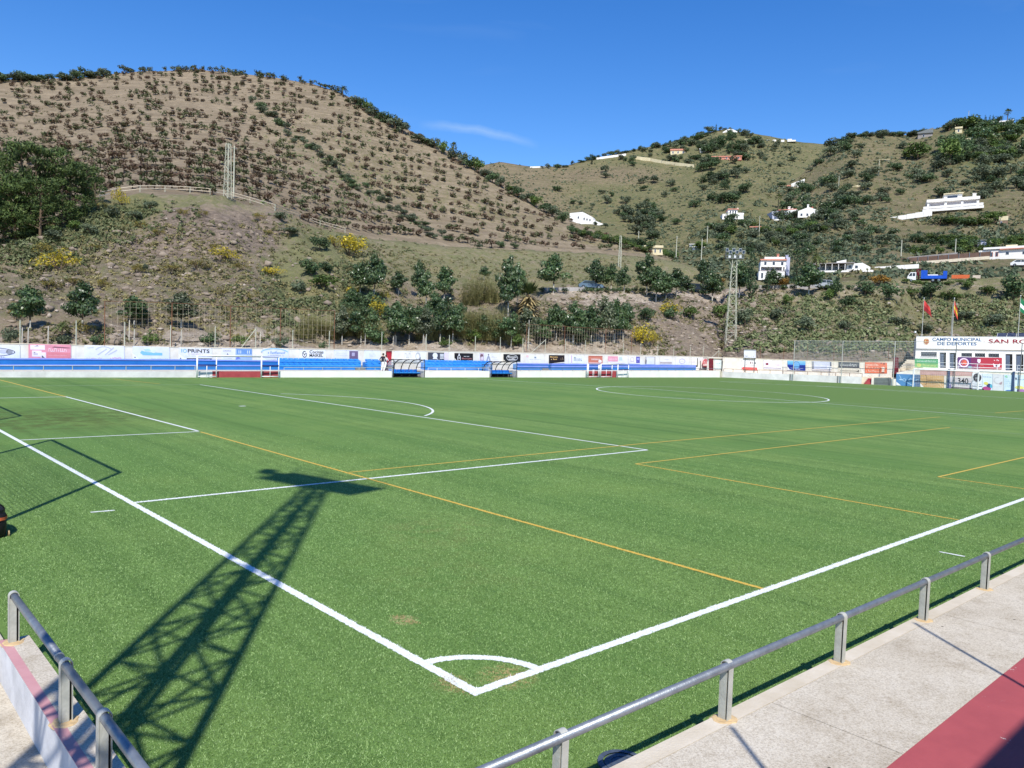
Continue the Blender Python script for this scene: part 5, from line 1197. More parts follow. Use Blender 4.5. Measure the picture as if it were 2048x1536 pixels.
def c7(s, P, r):
    s.ell(P('magenta_splash'), .45, .12, .42, .12, flat(176, 74, 134), .018); s.ell(P('navy_splash'), .66, .3, .24, .12, flat(60, 66, 110), .019); s.ell(P('yellow_splash'), .36, .42, .22, .09, flat(222, 212, 110), .02); s.ell(P('teal_splash'), .86, .28, .12, .12, flat(90, 170, 196), .021); s.squig(P('blue_title'), .1, .78, .9, .86, flat(110, 150, 176), 7, 4); s.poly(P('black_corner'), [(0, 0), (0, .12), (.2, .02)], BLACK, .022)
banner(1964.6, 1985, 747, 780, EK, flat(214, 226, 236), 'pale banner with a heap of coloured paint splashes', c7, 748, 782)
def c8(s, P, r): s.ringp(P('grey_swirl'), .5, .64, .4, .2, .06, flat(196, 196, 200), .018, a0=R(80), a1=R(290), wv=.04); s.poly(P('pink_mark'), [(.6, .5), (.9, .6), (.84, .44), (.66, .4)], flat(170, 150, 156), .02); s.squig(P('small_print'), .1, .28, .9, .32, G2_, 8, 5)
banner(1985.6, 2007, 748, 782, EK, flat(214, 216, 218), 'grey white banner with a faint swirl beside the paint splash banner', c8, 749.2, 784)
def c9(s, P, r):
    for i in range(5): s.squig(P('green_print'), .1, .3+i*.1, .9, .34+i*.1, flat(150, 190, 196), 6, i)
    s.ell(P('blue_splash'), .7, .08, .5, .06, flat(70, 110, 180), .02); s.poly(P('green_leaf'), [(.1, .9), (.3, .98), (.5, .86), (.3, .82)], flat(150, 206, 170), .02)
banner(2007.6, 2024.5, 749, 784, EK, flat(206, 224, 236), 'pale blue banner with thin green print lines', c9, 750, 785.5)
def c10(s, P, r): s.poly(P('dark_corner_mark'), [(.05, .84), (.2, .84), (.2, .74), (.1, .7)], flat(80, 90, 110), .02); s.squig(P('blue_title'), .25, .72, .9, .8, flat(110, 150, 190), 8, 4); s.ell(P('yellow_splash'), .45, .3, .4, .1, flat(226, 220, 130), .018); s.ell(P('violet_splash'), .6, .12, .4, .1, flat(170, 120, 180), .02); s.quad(P('dark_foot'), .1, 0, 1, .05, flat(110, 60, 70), .022)
banner(2029, 2052, 749.5, 785, EK, flat(214, 230, 240), 'pale banner with yellow and violet splashes at the picture edge', c10, 750.5, 787)

# ------------------------------------------------------------------ ball stop fence with netting in front of the end wall
BS = Plane(K1-en*.25, ed, en)
r = empty('ball_stop_fence', BS.at(1588, 762), 'tall ball stop fence with grey posts and fine netting across the end of the pitch', 'fence')
bt = lambda x: itp(x, [(1588, 681.5), (1789, 682.5), (2048, 686), (2300, 690)])
posts_ = [1588, 1684, 1788, 1910.5, 2041, 2180]
for px in posts_:
    a = BS.at(px-2.5 if px < 1800 else px-3, itp(px, [(1588, 762), (2048, 784), (2300, 797)])); z1 = BS.at(px, bt(px)).z; a.z = 0
    t = MB(); t.tube(a, a+UPV*z1, .055, GALV_POST if px < 1800 else GREY, 8); keep(t.build('post', None), r)
t = MB(); t.pipe([BS.at(p, bt(p)) for p in posts_], .025, GALV_POST, 6); keep(t.build('top_rail', None), r)
FN = mat('fine_grey_net', srgb(160, 170, 168), srgb(140, 150, 150), 4, .8)
t = MB(); a, b_ = BS.at(1588, 762), BS.at(1910, 777); a.z = b_.z = 0; h0, h1 = BS.at(1588, 682).z, BS.at(1910, 684).z
n_ = 110
for i in range(n_+1):
    p = a.lerp(b_, i/n_); t.tube(p+UPV*2.3, p+UPV*lerp(h0, h1, i/n_), .009, FN, 3, caps=False)
for j in range(17):
    f_ = j/16; t.tube(a+UPV*lerp(2.3, h0, f_), b_+UPV*lerp(2.3, h1, f_), .009, FN, 3, caps=False)
o = t.build('netting', None); o['kind'] = 'stuff'; keep(o, r)

# ------------------------------------------------------------------ flags
def flag(px, ytop, ybase, off, cols_, label, shape):
    b0 = CF.at(px-1.5, ybase, off); t0 = CF.at(px+.5, ytop, off); H_ = t0.z-b0.z
    r = empty('flagpole', b0, label, 'flagpole', 'flagpoles on the clubhouse')
    t = MB(); t.tube((0, 0, 0), (0, 0, H_), .05, GALV_POST, 8, .03); t.build('pole', r); t = MB(); t.tube((0, 0, H_), (0, 0, H_+.1), .06, WHITE_PAINT, 8); t.build('finial', r)
    w = ed; nx, nz = 8, 10; L_, F_ = shape
    vs = []
    for j in range(nz+1):
        for i in range(nx+1):
            u, v = i/nx, j/nz
            p = w*(-u*L_*(.55+.25*v)*-1) + en*(.22*math.sin(6*u+2*v)*u) + UPV*(H_-.15-v*F_-u*.75*F_)
            vs.append(tuple(p))
    k = len(cols_)
    t = MB()
    for j in range(nz):
        c = cols_[min(k-1, j*k//nz)]
        i0 = len(t.v); t.add([vs[(j+a)*(nx+1)+i] for a in (0, 1) for i in range(nx+1)], [(i, i+1, nx+2+i, nx+1+i) for i in range(nx)], c)
    t.build('flag', r, True)
flag(1845, 597, 673, .4, [flat(206, 62, 58), flat(150, 40, 44)], 'flagpole with a limp red flag on the clubhouse roof', (1.3, 1.3))
flag(1905.5, 597, 673, .4, [flat(206, 70, 60), flat(232, 196, 60), flat(206, 70, 60)], 'flagpole with a hanging red and yellow flag on the clubhouse roof', (.7, 1.5))
flag(2037.5, 592, 673, .4, [flat(30, 120, 78), flat(240, 240, 240), flat(30, 120, 78)], 'flagpole with a green and white flag by the solar panels', (1.8, 1.7))
r = empty('lamp_post', CF.at(1903, 673, .5), 'thin second pole beside the middle flagpole', 'pole'); t = MB(); a = CF.at(1902, 673, .5); t.tube(a, a+UPV*4.2, .04, GALV_POST, 6); keep(t.build('pole', None), r); t = MB(); t.tube(a+UPV*4.2, a+UPV*4.2+ed*.6, .05, GALV_POST, 6); keep(t.build('lamp_arm', None), r)

# ------------------------------------------------------------------ floodlight towers
def lattice(mb_list, H, w0, w1, nseg, m, leg=.06, brace=.03):
    """four legs and cross bracing; returns parts"""
    legs = []
    for sx_, sy_ in ((-1, -1), (1, -1), (1, 1), (-1, 1)):
        t = MB(); t.tube((sx_*w0/2, sy_*w0/2, 0), (sx_*w1/2, sy_*w1/2, H), leg, m, 5); legs.append(t)
    br = MB()
    for k in range(nseg):
        z0, z1 = H*k/nseg, H*(k+1)/nseg; a, b_ = lerp(w0, w1, k/nseg)/2, lerp(w0, w1, (k+1)/nseg)/2
        c0 = [(-a, -a, z0), (a, -a, z0), (a, a, z0), (-a, a, z0)]; c1_ = [(-b_, -b_, z1), (b_, -b_, z1), (b_, b_, z1), (-b_, b_, z1)]
        for i in range(4):
            j = (i+1) % 4
            if k % 2: br.tube(c0[i], c1_[j], brace, m, 4, caps=False)
            else: br.tube(c0[j], c1_[i], brace, m, 4, caps=False)
            br.tube(c1_[i], c1_[j], brace*.8, m, 4, caps=False)
    return legs, br
def floodlight_tower(base, H, w0, w1, az, label, headw=2.7, leg=.06, brace=.03, nlamp=6):
    r = empty('floodlight_tower', base, label, 'floodlight tower', 'floodlight towers round the pitch', az)
    legs, br = lattice(None, H, w0, w1, int(H/1.05), PALE_STEEL, leg, brace)
    for t in legs: t.build('leg', r)
    o = br.build('bracing', r); o['kind'] = 'stuff'
    hw = headw/2
    t = MB(); t.box(-hw, hw, -.55, .55, H, H+.1, GREY)
    t.build('platform', r)
    t = MB()
    for x in (-hw, -hw/3, hw/3, hw):
        for y in (-.5, .5): t.tube((x, y, H), (x, y, H+1.0), .025, GREY, 5)
    for y in (-.5, .5):
        for z in (.5, 1.0): t.tube((-hw, y, H+z), (hw, y, H+z), .025, GREY, 5)
    o = t.build('platform_railing', r); o['kind'] = 'stuff'
    t = MB(); t.tube((-hw*.8, -.3, H), (-w1/2, 0, H-1.1), .04, PALE_STEEL, 5); t.build('stay', r); t = MB(); t.tube((hw*.8, .3, H), (w1/2, 0, H-1.1), .04, PALE_STEEL, 5); t.build('stay', r)
    LAMP = mat('lamp_housing', srgb(214, 216, 214), srgb(180, 184, 184), 2, .5)
    for i in range(nlamp):
        x = lerp(-hw+.1, hw-.1, i/(nlamp-1)); z = H+(1.25 if i % 2 == 0 else .95); y = -.55
        t = MB(); t.box(x-.2, x+.2, y-.16, y+.1, z-.26, z+.26, LAMP); o = t.build('floodlight', r); t = MB(); t.box(x-.17, x+.17, y-.175, y-.16, z-.22, z+.22, GLASS_DK); t.build('lamp_glass', o)
    for i in range(3):
        x = lerp(-hw+.5, hw-.5, i/2); t = MB(); t.box(x-.16, x+.16, -.5, -.25, H+.1, H+.6, LAMP); t.build('ballast_box', r)
tb_ = PA.at(1459.5, 713.5, 2.5); tz = 2.0; tb_.z = tz
Ht = PA.at(1467, 517.5, 2.5).z-tz
floodlight_tower(tb_, Ht, 1.75, .62, R(-50), 'pale lattice floodlight tower behind the far corner of the wall', 2.6, .046, .026)
# its twin stands beside the camera, outside the picture: its shadow crosses the turf
floodlight_tower(Vector((-6.25, -3.3, -.1)), 20.3, 1.22, .34, R(-76), 'pale lattice floodlight tower whose shadow falls across the near corner', 3.1, .062, .036, 7)

MARKS = [(18, 'the grey oval banner'), (100, 'the pink banner'), (208, 'the eye emblem banner'), (302, 'the blue swoosh banner'), (390, 'the bold black lettered banner'), (473, 'the half blue picture banner'), (551, 'the lilac arc banner'), (625, 'the kitchen banner'), (692, 'the purple panel banner'), (744, 'the almost blank banner'), (778, 'the red door'), (819, 'the first dugout'), (876, 'the white disc banner'), (927, 'the bottle emblem banner'), (980, 'the portrait banner'), (1022, 'the black oval banner'), (1070, 'the faint grey banner'), (1113, 'the black and gold banner'), (1152, 'the purple strip banner'), (1191, 'the orange brown banner'), (1235, 'the pink panel banner'), (1269, 'the violet panel banner'), (1300, 'the picture frame banner'), (1332, 'the grey brown strip banner'), (1364, 'the lilac shield banner'), (1400, 'the brush drawings'), (1422, 'the maroon corner door'), (1459, 'the floodlight tower'), (1500, 'the scoreboard'), (1545, 'the dark red emblem banner'), (1593, 'the deep blue banner'), (1643, 'the blurred lilac banner'), (1697, 'the cream and grey banner'), (1752, 'the orange banner'), (1792, 'the maroon gate'), (1845, 'the red flag'), (1905, 'the middle flag'), (1985, 'the solar panels'), (2037, 'the green and white flag')]
def mark(px): return min(MARKS, key=lambda m_: abs(m_[0]-px))[1]
# ------------------------------------------------------------------ nets and posts behind the advert wall
def net_fence(posts, plane, topf, basef, label, m, step=.33, wire=.008, brown=True, rows=None):
    r = empty('net_fence', plane.at(posts[0], basef(posts[0])), label, 'fence')
    for px in posts:
        a = plane.at(px, basef(px)); z1 = plane.at(px, topf(px)).z; a.z -= .2
        t = MB(); t.tube(a, Vector((a.x, a.y, z1)), .036, m, 6); keep(t.build('post', None), r)
    t = MB(); t.pipe([plane.at(p, topf(p)) for p in posts], .02, m, 5); keep(t.build('top_rail', None), r)
    t = MB(); WIRE = mat('pale_wire', srgb(190, 176, 150), srgb(160, 146, 124), 3, .8)
    for a_, b_ in zip(posts[:-1], posts[1:]):
        p0, p1 = plane.at(a_, basef(a_)), plane.at(b_, basef(b_)); t0, t1 = plane.at(a_, topf(a_)).z, plane.at(b_, topf(b_)).z
        n_ = max(2, int((p1-p0).length/step))
        for i in range(n_): q = p0.lerp(p1, i/n_); t.tube(q, Vector((q.x, q.y, lerp(t0, t1, i/n_))), wire, WIRE, 3, caps=False)
        k = max(2, int((t0-p0.z)/step))
        for j in range(1, k): t.tube(p0+UPV*((t0-p0.z)*j/k), p1+UPV*((t1-p1.z)*j/k), wire, WIRE, 3, caps=False)
    o = t.build('netting', None); o['kind'] = 'stuff'; keep(o, r)
PN = Plane(PA0+kn*.5, kd, kn)
wb = lambda x: itp(x, WT)+1
net_fence([209, 343, 460, 560, 668], PN, lambda x: itp(x, [(209, 602), (343, 606), (460, 612), (668, 622)]), wb, 'tall net fence on rusty posts above the wall behind the wide goal', RUST, .42, .008)
net_fence([1052, 1128, 1210, 1262], PN, lambda x: itp(x, [(1052, 648), (1262, 661)]), wb, 'net fence on rusty posts above the wall beyond the second dugout', RUST, .42, .008)
for i, (px, yt) in enumerate(((40, 640), (152, 641), (249, 644), (341, 650), (430, 652), (511, 655), (585, 660), (658, 662), (763, 664), (852, 668), (898, 670), (950, 672), (1000, 674), (1045, 676), (1090, 678), (1130, 678), (1170, 680), (1246, 686), (1281, 686), (1315, 690), (1347, 692), (1380, 694), (1406, 692), (1437, 700))):
    r = empty('wall_post', PA.at(px, wb(px), .12), 'thin pale steel post on the advert wall by '+mark(px), 'post', 'thin posts along the top of the advert wall')
    a = PA.at(px, wb(px)+.6, .12); z1 = PA.at(px, yt, .12).z; t = MB(); t.tube(a, Vector((a.x, a.y, z1)), .035, PALE_STEEL, 5, caps=True); keep(t.build('pole', None), r)
    if px in (511, 1090, 1437):
        c = Vector((a.x, a.y, z1-.1)); t = MB(); t.tube(c, PA.at(px-30 if px != 1437 else px-14, wb(px), .12), .03, PALE_STEEL, 5); keep(t.build('stay', None), r)
    if px == 1437: t = MB(); t.tube(c, PA.at(px+11, wb(px), .12), .03, PALE_STEEL, 5); keep(t.build('stay', None), r)
for px, yt in ((1520, 692), (1567, 694), (1614, 688), (1667, 690), (1722, 690), (1776, 696)):
    r = empty('wall_post', EA.at(px, itp(px, WT), .12), 'thin rusty steel post on the end wall by '+mark(px), 'post', 'thin posts along the top of the end wall')
    a = EA.at(px, itp(px, WT)+1, .12); z1 = EA.at(px, yt, .12).z; t = MB(); t.tube(a, Vector((a.x, a.y, z1)), .035, RUST, 5); keep(t.build('pole', None), r)

# ------------------------------------------------------------------ ball stop frames behind the near goal, outside the picture; their shadows lie on the turf
def stop_frame(y0, y1, x, H, label):
    r = empty('ball_stop_net', (x, y0, 0), label, 'fence', 'ball stop frames behind the near goal')
    for y in (0, y1-y0): t = MB(); t.tube((0, y, 0), (0, y, H), .06, GALV, 8); t.build('post', r)
    t = MB(); t.tube((0, 0, H), (0, y1-y0, H), .06, GALV, 8); t.build('top_bar', r)
    t = MB(); k = int((y1-y0)/.18)
    for i in range(1, k): t.tube((0, (y1-y0)*i/k, 0), (0, (y1-y0)*i/k, H), .004, NETW, 3, caps=False)
    for j in range(1, int(H/.18)): t.tube((0, 0, j*.18), (0, y1-y0, j*.18), .004, NETW, 3, caps=False)
    o = t.build('netting', r); o['kind'] = 'stuff'
gs = [ground(240, 945), ground(100, 880), ground(42, 832)]
hf = 6.6; off_ = Vector((math.cos(SUN_AZ), math.sin(SUN_AZ), 0))*hf/math.tan(SUN_EL)
stop_frame(gs[0].y-off_.y, gs[1].y-off_.y, gs[0].x-off_.x, hf, 'ball stop frame with netting behind the near goal line by the walkway')
stop_frame(gs[2].y-off_.y, gs[2].y-off_.y+7, gs[2].x-off_.x, hf, 'second ball stop frame with netting farther along the near goal line')

# ------------------------------------------------------------------ things standing about
# sports bag at the edge of the picture
b0 = ground(-6, 1074); r = empty('sports_bag', (b0.x-.12, b0.y+.25, 0), 'black sports bag with an orange stripe standing on the turf at the picture edge', 'bag')
OR = mat('orange_webbing', srgb(214, 110, 64), srgb(190, 90, 50), 4, .7)
BAGM = mat('black_nylon', srgb(38, 34, 34), srgb(24, 22, 22), 6, .6, .3, 30)
t = MB(); k = 14
prof = [(0, .0), (.06, -.0), (.1, .01)]
vs, fs = [], []
for j, (zz, sc) in enumerate(((0, .86), (.03, .97), (.2, 1), (.36, .97), (.44, .86), (.47, .6))):
    for i in range(k):
        a = 2*math.pi*i/k; c, s = math.cos(a), math.sin(a); rx, ry = .27*sc, .42*sc
        vs.append((rx*abs(c)**.6*math.copysign(1, c), ry*abs(s)**.6*math.copysign(1, s), zz))
for j in range(5):
    for i in range(k): fs.append((j*k+i, j*k+(i+1) % k, (j+1)*k+(i+1) % k, (j+1)*k+i))
fs += [tuple(range(k-1, -1, -1)), tuple(range(5*k, 6*k))]
t.add(vs, fs, BAGM); t.build('bag_body', r, True)
for zz in (.29, .40):
    t = MB(); vs = []
    for i in range(k):
        a = 2*math.pi*i/k; c, s = math.cos(a), math.sin(a); rx, ry = .278, .43
        for dz in (0, .05): vs.append((rx*abs(c)**.6*math.copysign(1, c)*(1-.1*(zz > .35)), ry*abs(s)**.6*math.copysign(1, s)*(1-.1*(zz > .35)), zz+dz))
    t.add(vs, [(2*i, 2*((i+1) % k), 2*((i+1) % k)+1, 2*i+1) for i in range(k)], OR if zz < .35 else BLACK); t.build('stripe' if zz < .35 else 'zip_band', r, True)
t = MB(); t.pipe([(.1, -.2, .45), (.1, -.12, .56), (.1, .12, .56), (.1, .2, .45)], .018, BLACK, 6); t.build('handle', r)
for y in (-.25, .25):
    t = MB(); t.tube((.27, y, .04), (.29, y, .04), .05, mat('tan_patch', srgb(170, 150, 110), srgb(150, 130, 90), 5, .7), 10); t.build('side_patch', r)

# grandstand behind the camera: its roof shades the red floor, its poles throw the thin shadows
r = empty('grandstand', (15, -12, 0), 'covered concrete grandstand behind the near railing', 'building')
dz = 6.2; oy = dz/math.tan(SUN_EL)*math.sin(SUN_AZ)
t = MB(); t.box(-1.6, 50, -3.94-oy-8, -3.94-oy, TZ+dz, TZ+dz+.2, GREY); keep(t.build('roof', None), r)
t = MB()
for i in range(6): t.box(-1, 50, -7.3-.8*(i+1), -7.3-.8*i, -.5, TZ+.4*(i+1), CONCRETE)
keep(t.build('tier', None), r)
for i in range(8):
    t = MB(); t.tube((1+6*i, -3.94-oy-7, 0), (1+6*i, -3.94-oy-7, TZ+dz), .12, GREY, 8); keep(t.build('column', None), r)
for tip in ((.77, -2.2), (4.73, -2.15)):
    L_ = 4.3; bx, by = tip[0]-L_*math.cos(R(55)), tip[1]-L_*math.sin(R(55)); h_ = L_*math.tan(SUN_EL)
    r = empty('lamp_pole', (bx, by, TZ), 'thin steel pole standing on the grandstand steps', 'pole', 'thin poles in front of the grandstand')
    t = MB(); t.tube((0, 0, -.4), (0, 0, h_), .022, GALV, 6); t.build('pole', r)

# ------------------------------------------------------------------ people
def person(px, py, label, pose, shirt, trousers, skin, hair, hgt=1.76):
    base = on_plane(px, py, K0+kn*1.2, kn); face = pose['face']
    M = Matrix.Translation(base) @ Matrix.Rotation(face, 4, 'Z')
    root = empty('person', base, label, 'person', None, face)
    def skin_mesh(name, verts, edges, radii, m, rootv=0):
        me = bpy.data.meshes.new(name); me.from_pydata(verts, edges, []); o = bpy.data.objects.new(name, me); COL.objects.link(o)
        md = o.modifiers.new('s', 'SKIN'); md.use_smooth_shade = True; ss = o.modifiers.new('d', 'SUBSURF'); ss.levels = ss.render_levels = 1
        for i, v in enumerate(me.skin_vertices[0].data): v.radius = radii[i]; v.use_root = (i == rootv)
        dg = bpy.context.evaluated_depsgraph_get(); dg.update(); res = bpy.data.meshes.new_from_object(o.evaluated_get(dg)); bpy.data.objects.remove(o)
        res.name = name; res.materials.clear(); res.materials.append(m); q = link(name, res, root); return q
    s, w = pose['stride'], pose['swing']; S = lambda x, y, z: (x, y, z)   # x forward, y left, z up
    V = [S(0, 0, .95), S(.01, 0, 1.12), S(.03, 0, 1.32), S(.05, 0, 1.46), S(.07, 0, 1.54),
         S(0, .09, .92), S(s*.55, .1, .5), S(s*.8, .1, .08), S(s*.8+.14, .1, .04),
         S(0, -.09, .92), S(-s*.35, -.1, .5), S(-s*1.0, -.1, .1), S(-s*1.0+.13, -.1, .04),
         S(.04, .19, 1.42), S(-w*.6, .24, 1.16), S(-w*.3+.12, .24, .93), S(-w*.3+.16, .24, .85),
         S(.04, -.19, 1.42), S(w*.6, -.24, 1.16), S(w*.9+.1, -.22, .95), S(w*.9+.15, -.22, .88)]
    E_ = [(0, 1), (1, 2), (2, 3), (3, 4), (0, 5), (5, 6), (6, 7), (7, 8), (0, 9), (9, 10), (10, 11), (11, 12), (3, 13), (13, 14), (14, 15), (15, 16), (3, 17), (17, 18), (18, 19), (19, 20)]
    Rr = [(.15, .11), (.14, .1), (.16, .11), (.1, .08), (.055, .055), (.1, .1), (.062, .062), (.045, .045), (.04, .03), (.1, .1), (.062, .062), (.045, .045), (.04, .03), (.06, .06), (.045, .045), (.035, .035), (.03, .02), (.06, .06), (.045, .045), (.035, .035), (.03, .02)]
    body = skin_mesh('body', V, E_, Rr, trousers)
    body.data.materials.clear(); [body.data.materials.append(x) for x in (trousers, shirt, skin, BLACK)]
    mi = []
    for p in body.data.polygons:
        c = p.center
        arm = abs(c.y) > .165 and c.z < 1.5
        if c.z < .075: mi.append(3)
        elif arm: mi.append(2 if c.z < (pose['sleeve']) else 1)
        elif c.z < .96: mi.append(0)
        elif c.z < 1.48: mi.append(1)
        else: mi.append(2)
    body.data.polygons.foreach_set('material_index', mi)
    # head with nose, ears and hair
    hd = MB(); n1, n2 = 12, 9; vs = []
    for j in range(n2+1):
        ph = math.pi*j/n2
        for i in range(n1):
            a = 2*math.pi*i/n1; vs.append((.09+.1*math.sin(ph)*math.cos(a)*(1-.12*math.cos(ph)*-1), .077*math.sin(ph)*math.sin(a), 1.655+.118*math.cos(ph)))
    fs = [(j*n1+i, j*n1+(i+1) % n1, (j+1)*n1+(i+1) % n1, (j+1)*n1+i) for j in range(n2) for i in range(n1)]
    hd.add(vs, fs, skin); hd.tube((.18, 0, 1.66), (.215, 0, 1.635), .012, skin, 5, .018)
    for y in (-.08, .08): hd.box(.075, .105, y-.012, y+.012, 1.63, 1.685, skin)
    hd.build('head', root, True)
    hr = MB(); vs = []
    for j in range(6):
        ph = math.pi*.62*j/5
        for i in range(n1):
            a = 2*math.pi*i/n1; k_ = 1.1 if math.cos(a) < .45 or j < 3 else .95
            vs.append((.08+.1*k_*math.sin(ph)*math.cos(a), .082*k_*math.sin(ph)*math.sin(a), 1.662+.124*k_*math.cos(ph)))
    hr.add(vs, [(j*n1+i, j*n1+(i+1) % n1, (j+1)*n1+(i+1) % n1, (j+1)*n1+i) for j in range(5) for i in range(n1)], hair); hr.build('hair', root, True)
    root.scale = (hgt/1.78,)*3
SKIN = mat('skin', srgb(196, 146, 118), srgb(176, 126, 100), 3, .6); HAIR = mat('dark_hair', srgb(36, 30, 30), srgb(24, 20, 20), 6, .7)
CW = mat('white_cotton', srgb(236, 236, 236), srgb(216, 216, 218), 4, .85); CN = mat('dark_navy_cotton', srgb(40, 38, 50), srgb(28, 28, 38), 4, .85)
person(764.5, 743.5, 'person in a dark top and white trousers walking past the red door', dict(face=R(14), stride=.26, swing=.24, sleeve=.5), CN, CW, SKIN, HAIR, 1.74)
person(770.5, 744, 'person in a white shirt and white trousers in front of the red door', dict(face=R(6), stride=.3, swing=.3, sleeve=1.16), CW, CW, SKIN, HAIR, 1.62)
# holdall on the walk beside them, litter bin
pb = on_plane(778, 742.5, K0+kn*1.2, kn); r = empty('kit_trolley', pb, 'dark trolley of kit standing on the walk by the first dugout', 'trolley')
t = MB(); t.box(-.3, .5, -.2, .3, .12, .62, flat(96, 88, 100)); keep(t.build('crate_body', None, M=None), None) if False else t.build('crate_body', r)
for x in (-.2, .4): t = MB(); t.tube((x, -.22, .08), (x, -.16, .08), .08, BLACK, 10); t.build('wheel', r)
t = MB(); t.pipe([(.5, 0, .6), (.7, 0, .95), (.7, .2, .95)], .02, GALV, 6); t.build('handle', r)
pb = on_plane(722.5, 741.5, K0+kn*1.6, kn); r = empty('steps_gap', pb, 'dark stair gap between two blocks of bright blue seats', 'stairs')
for i in range(3): t = MB(); t.box(0, 1.0, .9+i*.5, 1.4+i*.5, 0, .22+i*.22, GREY); t.build('step', r)
pb = on_plane(1097.5, 741.5, K0+kn*1.6, kn); r = empty('steps_gap', pb, 'dark stair gap between the blue benches under the black and gold banner', 'stairs')
for i in range(3): t = MB(); t.box(0, .9, .9+i*.5, 1.4+i*.5, 0, .24+i*.24, GREY); t.build('step', r)
pb = on_plane(969, 743, K0+kn*.5, kn); r = empty('folding_table', pb, 'small dark folding table against the railing before the second dugout', 'table')
t = MB(); t.box(0, .9, 0, .5, .7, .74, BLACK); t.build('table_top', r)
for x in (.05, .85):
    for y in (.05, .45): t = MB(); t.tube((x, y, 0), (x, y, .7), .02, BLACK, 5); t.build('leg', r)
# ------------------------------------------------------------------ plants
NR = np.random.default_rng(5)
def leaves(pts, nrm, size, jit=.5, aspect=.62, rng=NR):
    """one small tilted quad per point; returns vertex and face arrays"""
    n = len(pts); pts = np.asarray(pts, float); nrm = np.asarray(nrm, float)
    d = nrm+rng.normal(0, jit, (n, 3)); d /= np.linalg.norm(d, axis=1)[:, None]+1e-9
    a = np.cross(d, rng.normal(0, 1, (n, 3))); a /= np.linalg.norm(a, axis=1)[:, None]+1e-9
    b = np.cross(d, a); s = (np.asarray(size)*rng.uniform(.6, 1.35, n))[:, None]
    a = a*s; b = b*s*aspect
    V = np.stack([pts-a, pts-b*.9, pts+a, pts+b*.9], 1).reshape(-1, 3)
    F = np.arange(4*n).reshape(-1, 4)
    return V, F
def np_mesh(name, V, F, m, smooth=False):
    me = bpy.data.meshes.new(name); n = len(F); k = F.shape[1]
    me.vertices.add(len(V)); me.vertices.foreach_set('co', np.asarray(V, np.float32).ravel())
    me.loops.add(n*k); me.loops.foreach_set('vertex_index', F.astype(np.int32).ravel())
    me.polygons.add(n); me.polygons.foreach_set('loop_start', np.arange(0, n*k, k, dtype=np.int32)); me.polygons.foreach_set('loop_total', np.full(n, k, np.int32))
    me.update(calc_edges=True); me.materials.append(m)
    return me
def clumped(n, clumps, rng):
    """points on the outer part of several ellipsoid clumps (centre, radii)"""
    w = np.array([c[1][0]*c[1][1]+c[1][0]*c[1][2] for c in clumps]); k = rng.choice(len(clumps), n, p=w/w.sum())
    u = rng.normal(0, 1, (n, 3)); u /= np.linalg.norm(u, axis=1)[:, None]
    r = rng.uniform(.35, 1., n)**.5
    C = np.array([c[0] for c in clumps]); Rr = np.array([c[1] for c in clumps])
    return C[k]+u*Rr[k]*r[:, None], u*.8+np.array([0, 0, .35])
L_FICUS = leaf_mat('glossy_dark_leaves', [(0.029, 0.058, 0.022), (0.052, 0.097, 0.032), (0.088, 0.143, 0.048), (0.162, 0.202, 0.097)], .35, .2, .5)
L_FICUS2 = leaf_mat('silvery_green_leaves', [(0.042, 0.07, 0.031), (0.098, 0.119, 0.056), (0.21, 0.224, 0.14)], .4, .2, .4)
L_BUSH = leaf_mat('dark_bush_leaves', [(0.043, 0.076, 0.034), (0.076, 0.124, 0.053), (0.13, 0.185, 0.076)], .6)
L_OLIVE = leaf_mat('grey_green_leaves', [(0.062, 0.087, 0.049), (0.108, 0.138, 0.079), (0.177, 0.204, 0.121)], .6)
L_LIGHT = leaf_mat('bright_green_leaves', [(0.061, 0.115, 0.024), (0.108, 0.169, 0.041), (0.176, 0.23, 0.068)], .55, .3)
L_BROOM = leaf_mat('yellow_broom_flowers', [(.10, .11, .025), (.30, .25, .03), (.52, .41, .035), (.60, .48, .05)], .7, .3)
L_BROOM2 = leaf_mat('half_flowered_broom', [(.07, .085, .03), (.11, .11, .035), (.28, .22, .05), (.40, .31, .06)], .7, .3)
L_ORCH = leaf_mat('reddish_orchard_leaves', [(0.059, 0.051, 0.031), (0.102, 0.068, 0.044), (0.145, 0.089, 0.062), (0.128, 0.112, 0.051)], .6, .15)
L_ORCH2 = leaf_mat('green_orchard_leaves', [(0.046, 0.064, 0.026), (0.079, 0.099, 0.039), (0.138, 0.144, 0.059)], .6, .15)
L_PINE = leaf_mat('pine_needles', [(0.027, 0.051, 0.017), (0.051, 0.086, 0.024), (0.089, 0.13, 0.034), (0.12, 0.164, 0.044)], .6, .15)
L_CYP = leaf_mat('cypress_foliage', [(0.019, 0.042, 0.019), (0.038, 0.067, 0.029), (0.064, 0.096, 0.042)], .7, .1)
L_SCRUB = leaf_mat('dry_scrub', [(0.104, 0.111, 0.046), (0.182, 0.176, 0.078), (0.273, 0.234, 0.117), (0.156, 0.169, 0.072)], .8, .2)
L_SCRUBG = leaf_mat('grey_green_scrub', [(0.093, 0.116, 0.05), (0.155, 0.186, 0.078), (0.24, 0.256, 0.132)], .8, .2)
L_STRAW = leaf_mat('straw_grass_blades', [(.24, .21, .09), (.34, .29, .13), (.42, .36, .17), (.30, .28, .10)], .8, .2)
L_REED = leaf_mat('giant_cane', [(0.115, 0.138, 0.046), (0.23, 0.218, 0.086), (0.368, 0.322, 0.149), (0.161, 0.184, 0.057)], .7, .3)
L_PALM = leaf_mat('palm_fronds', [(0.052, 0.085, 0.026), (0.098, 0.13, 0.042), (0.169, 0.182, 0.065)], .5, .2)
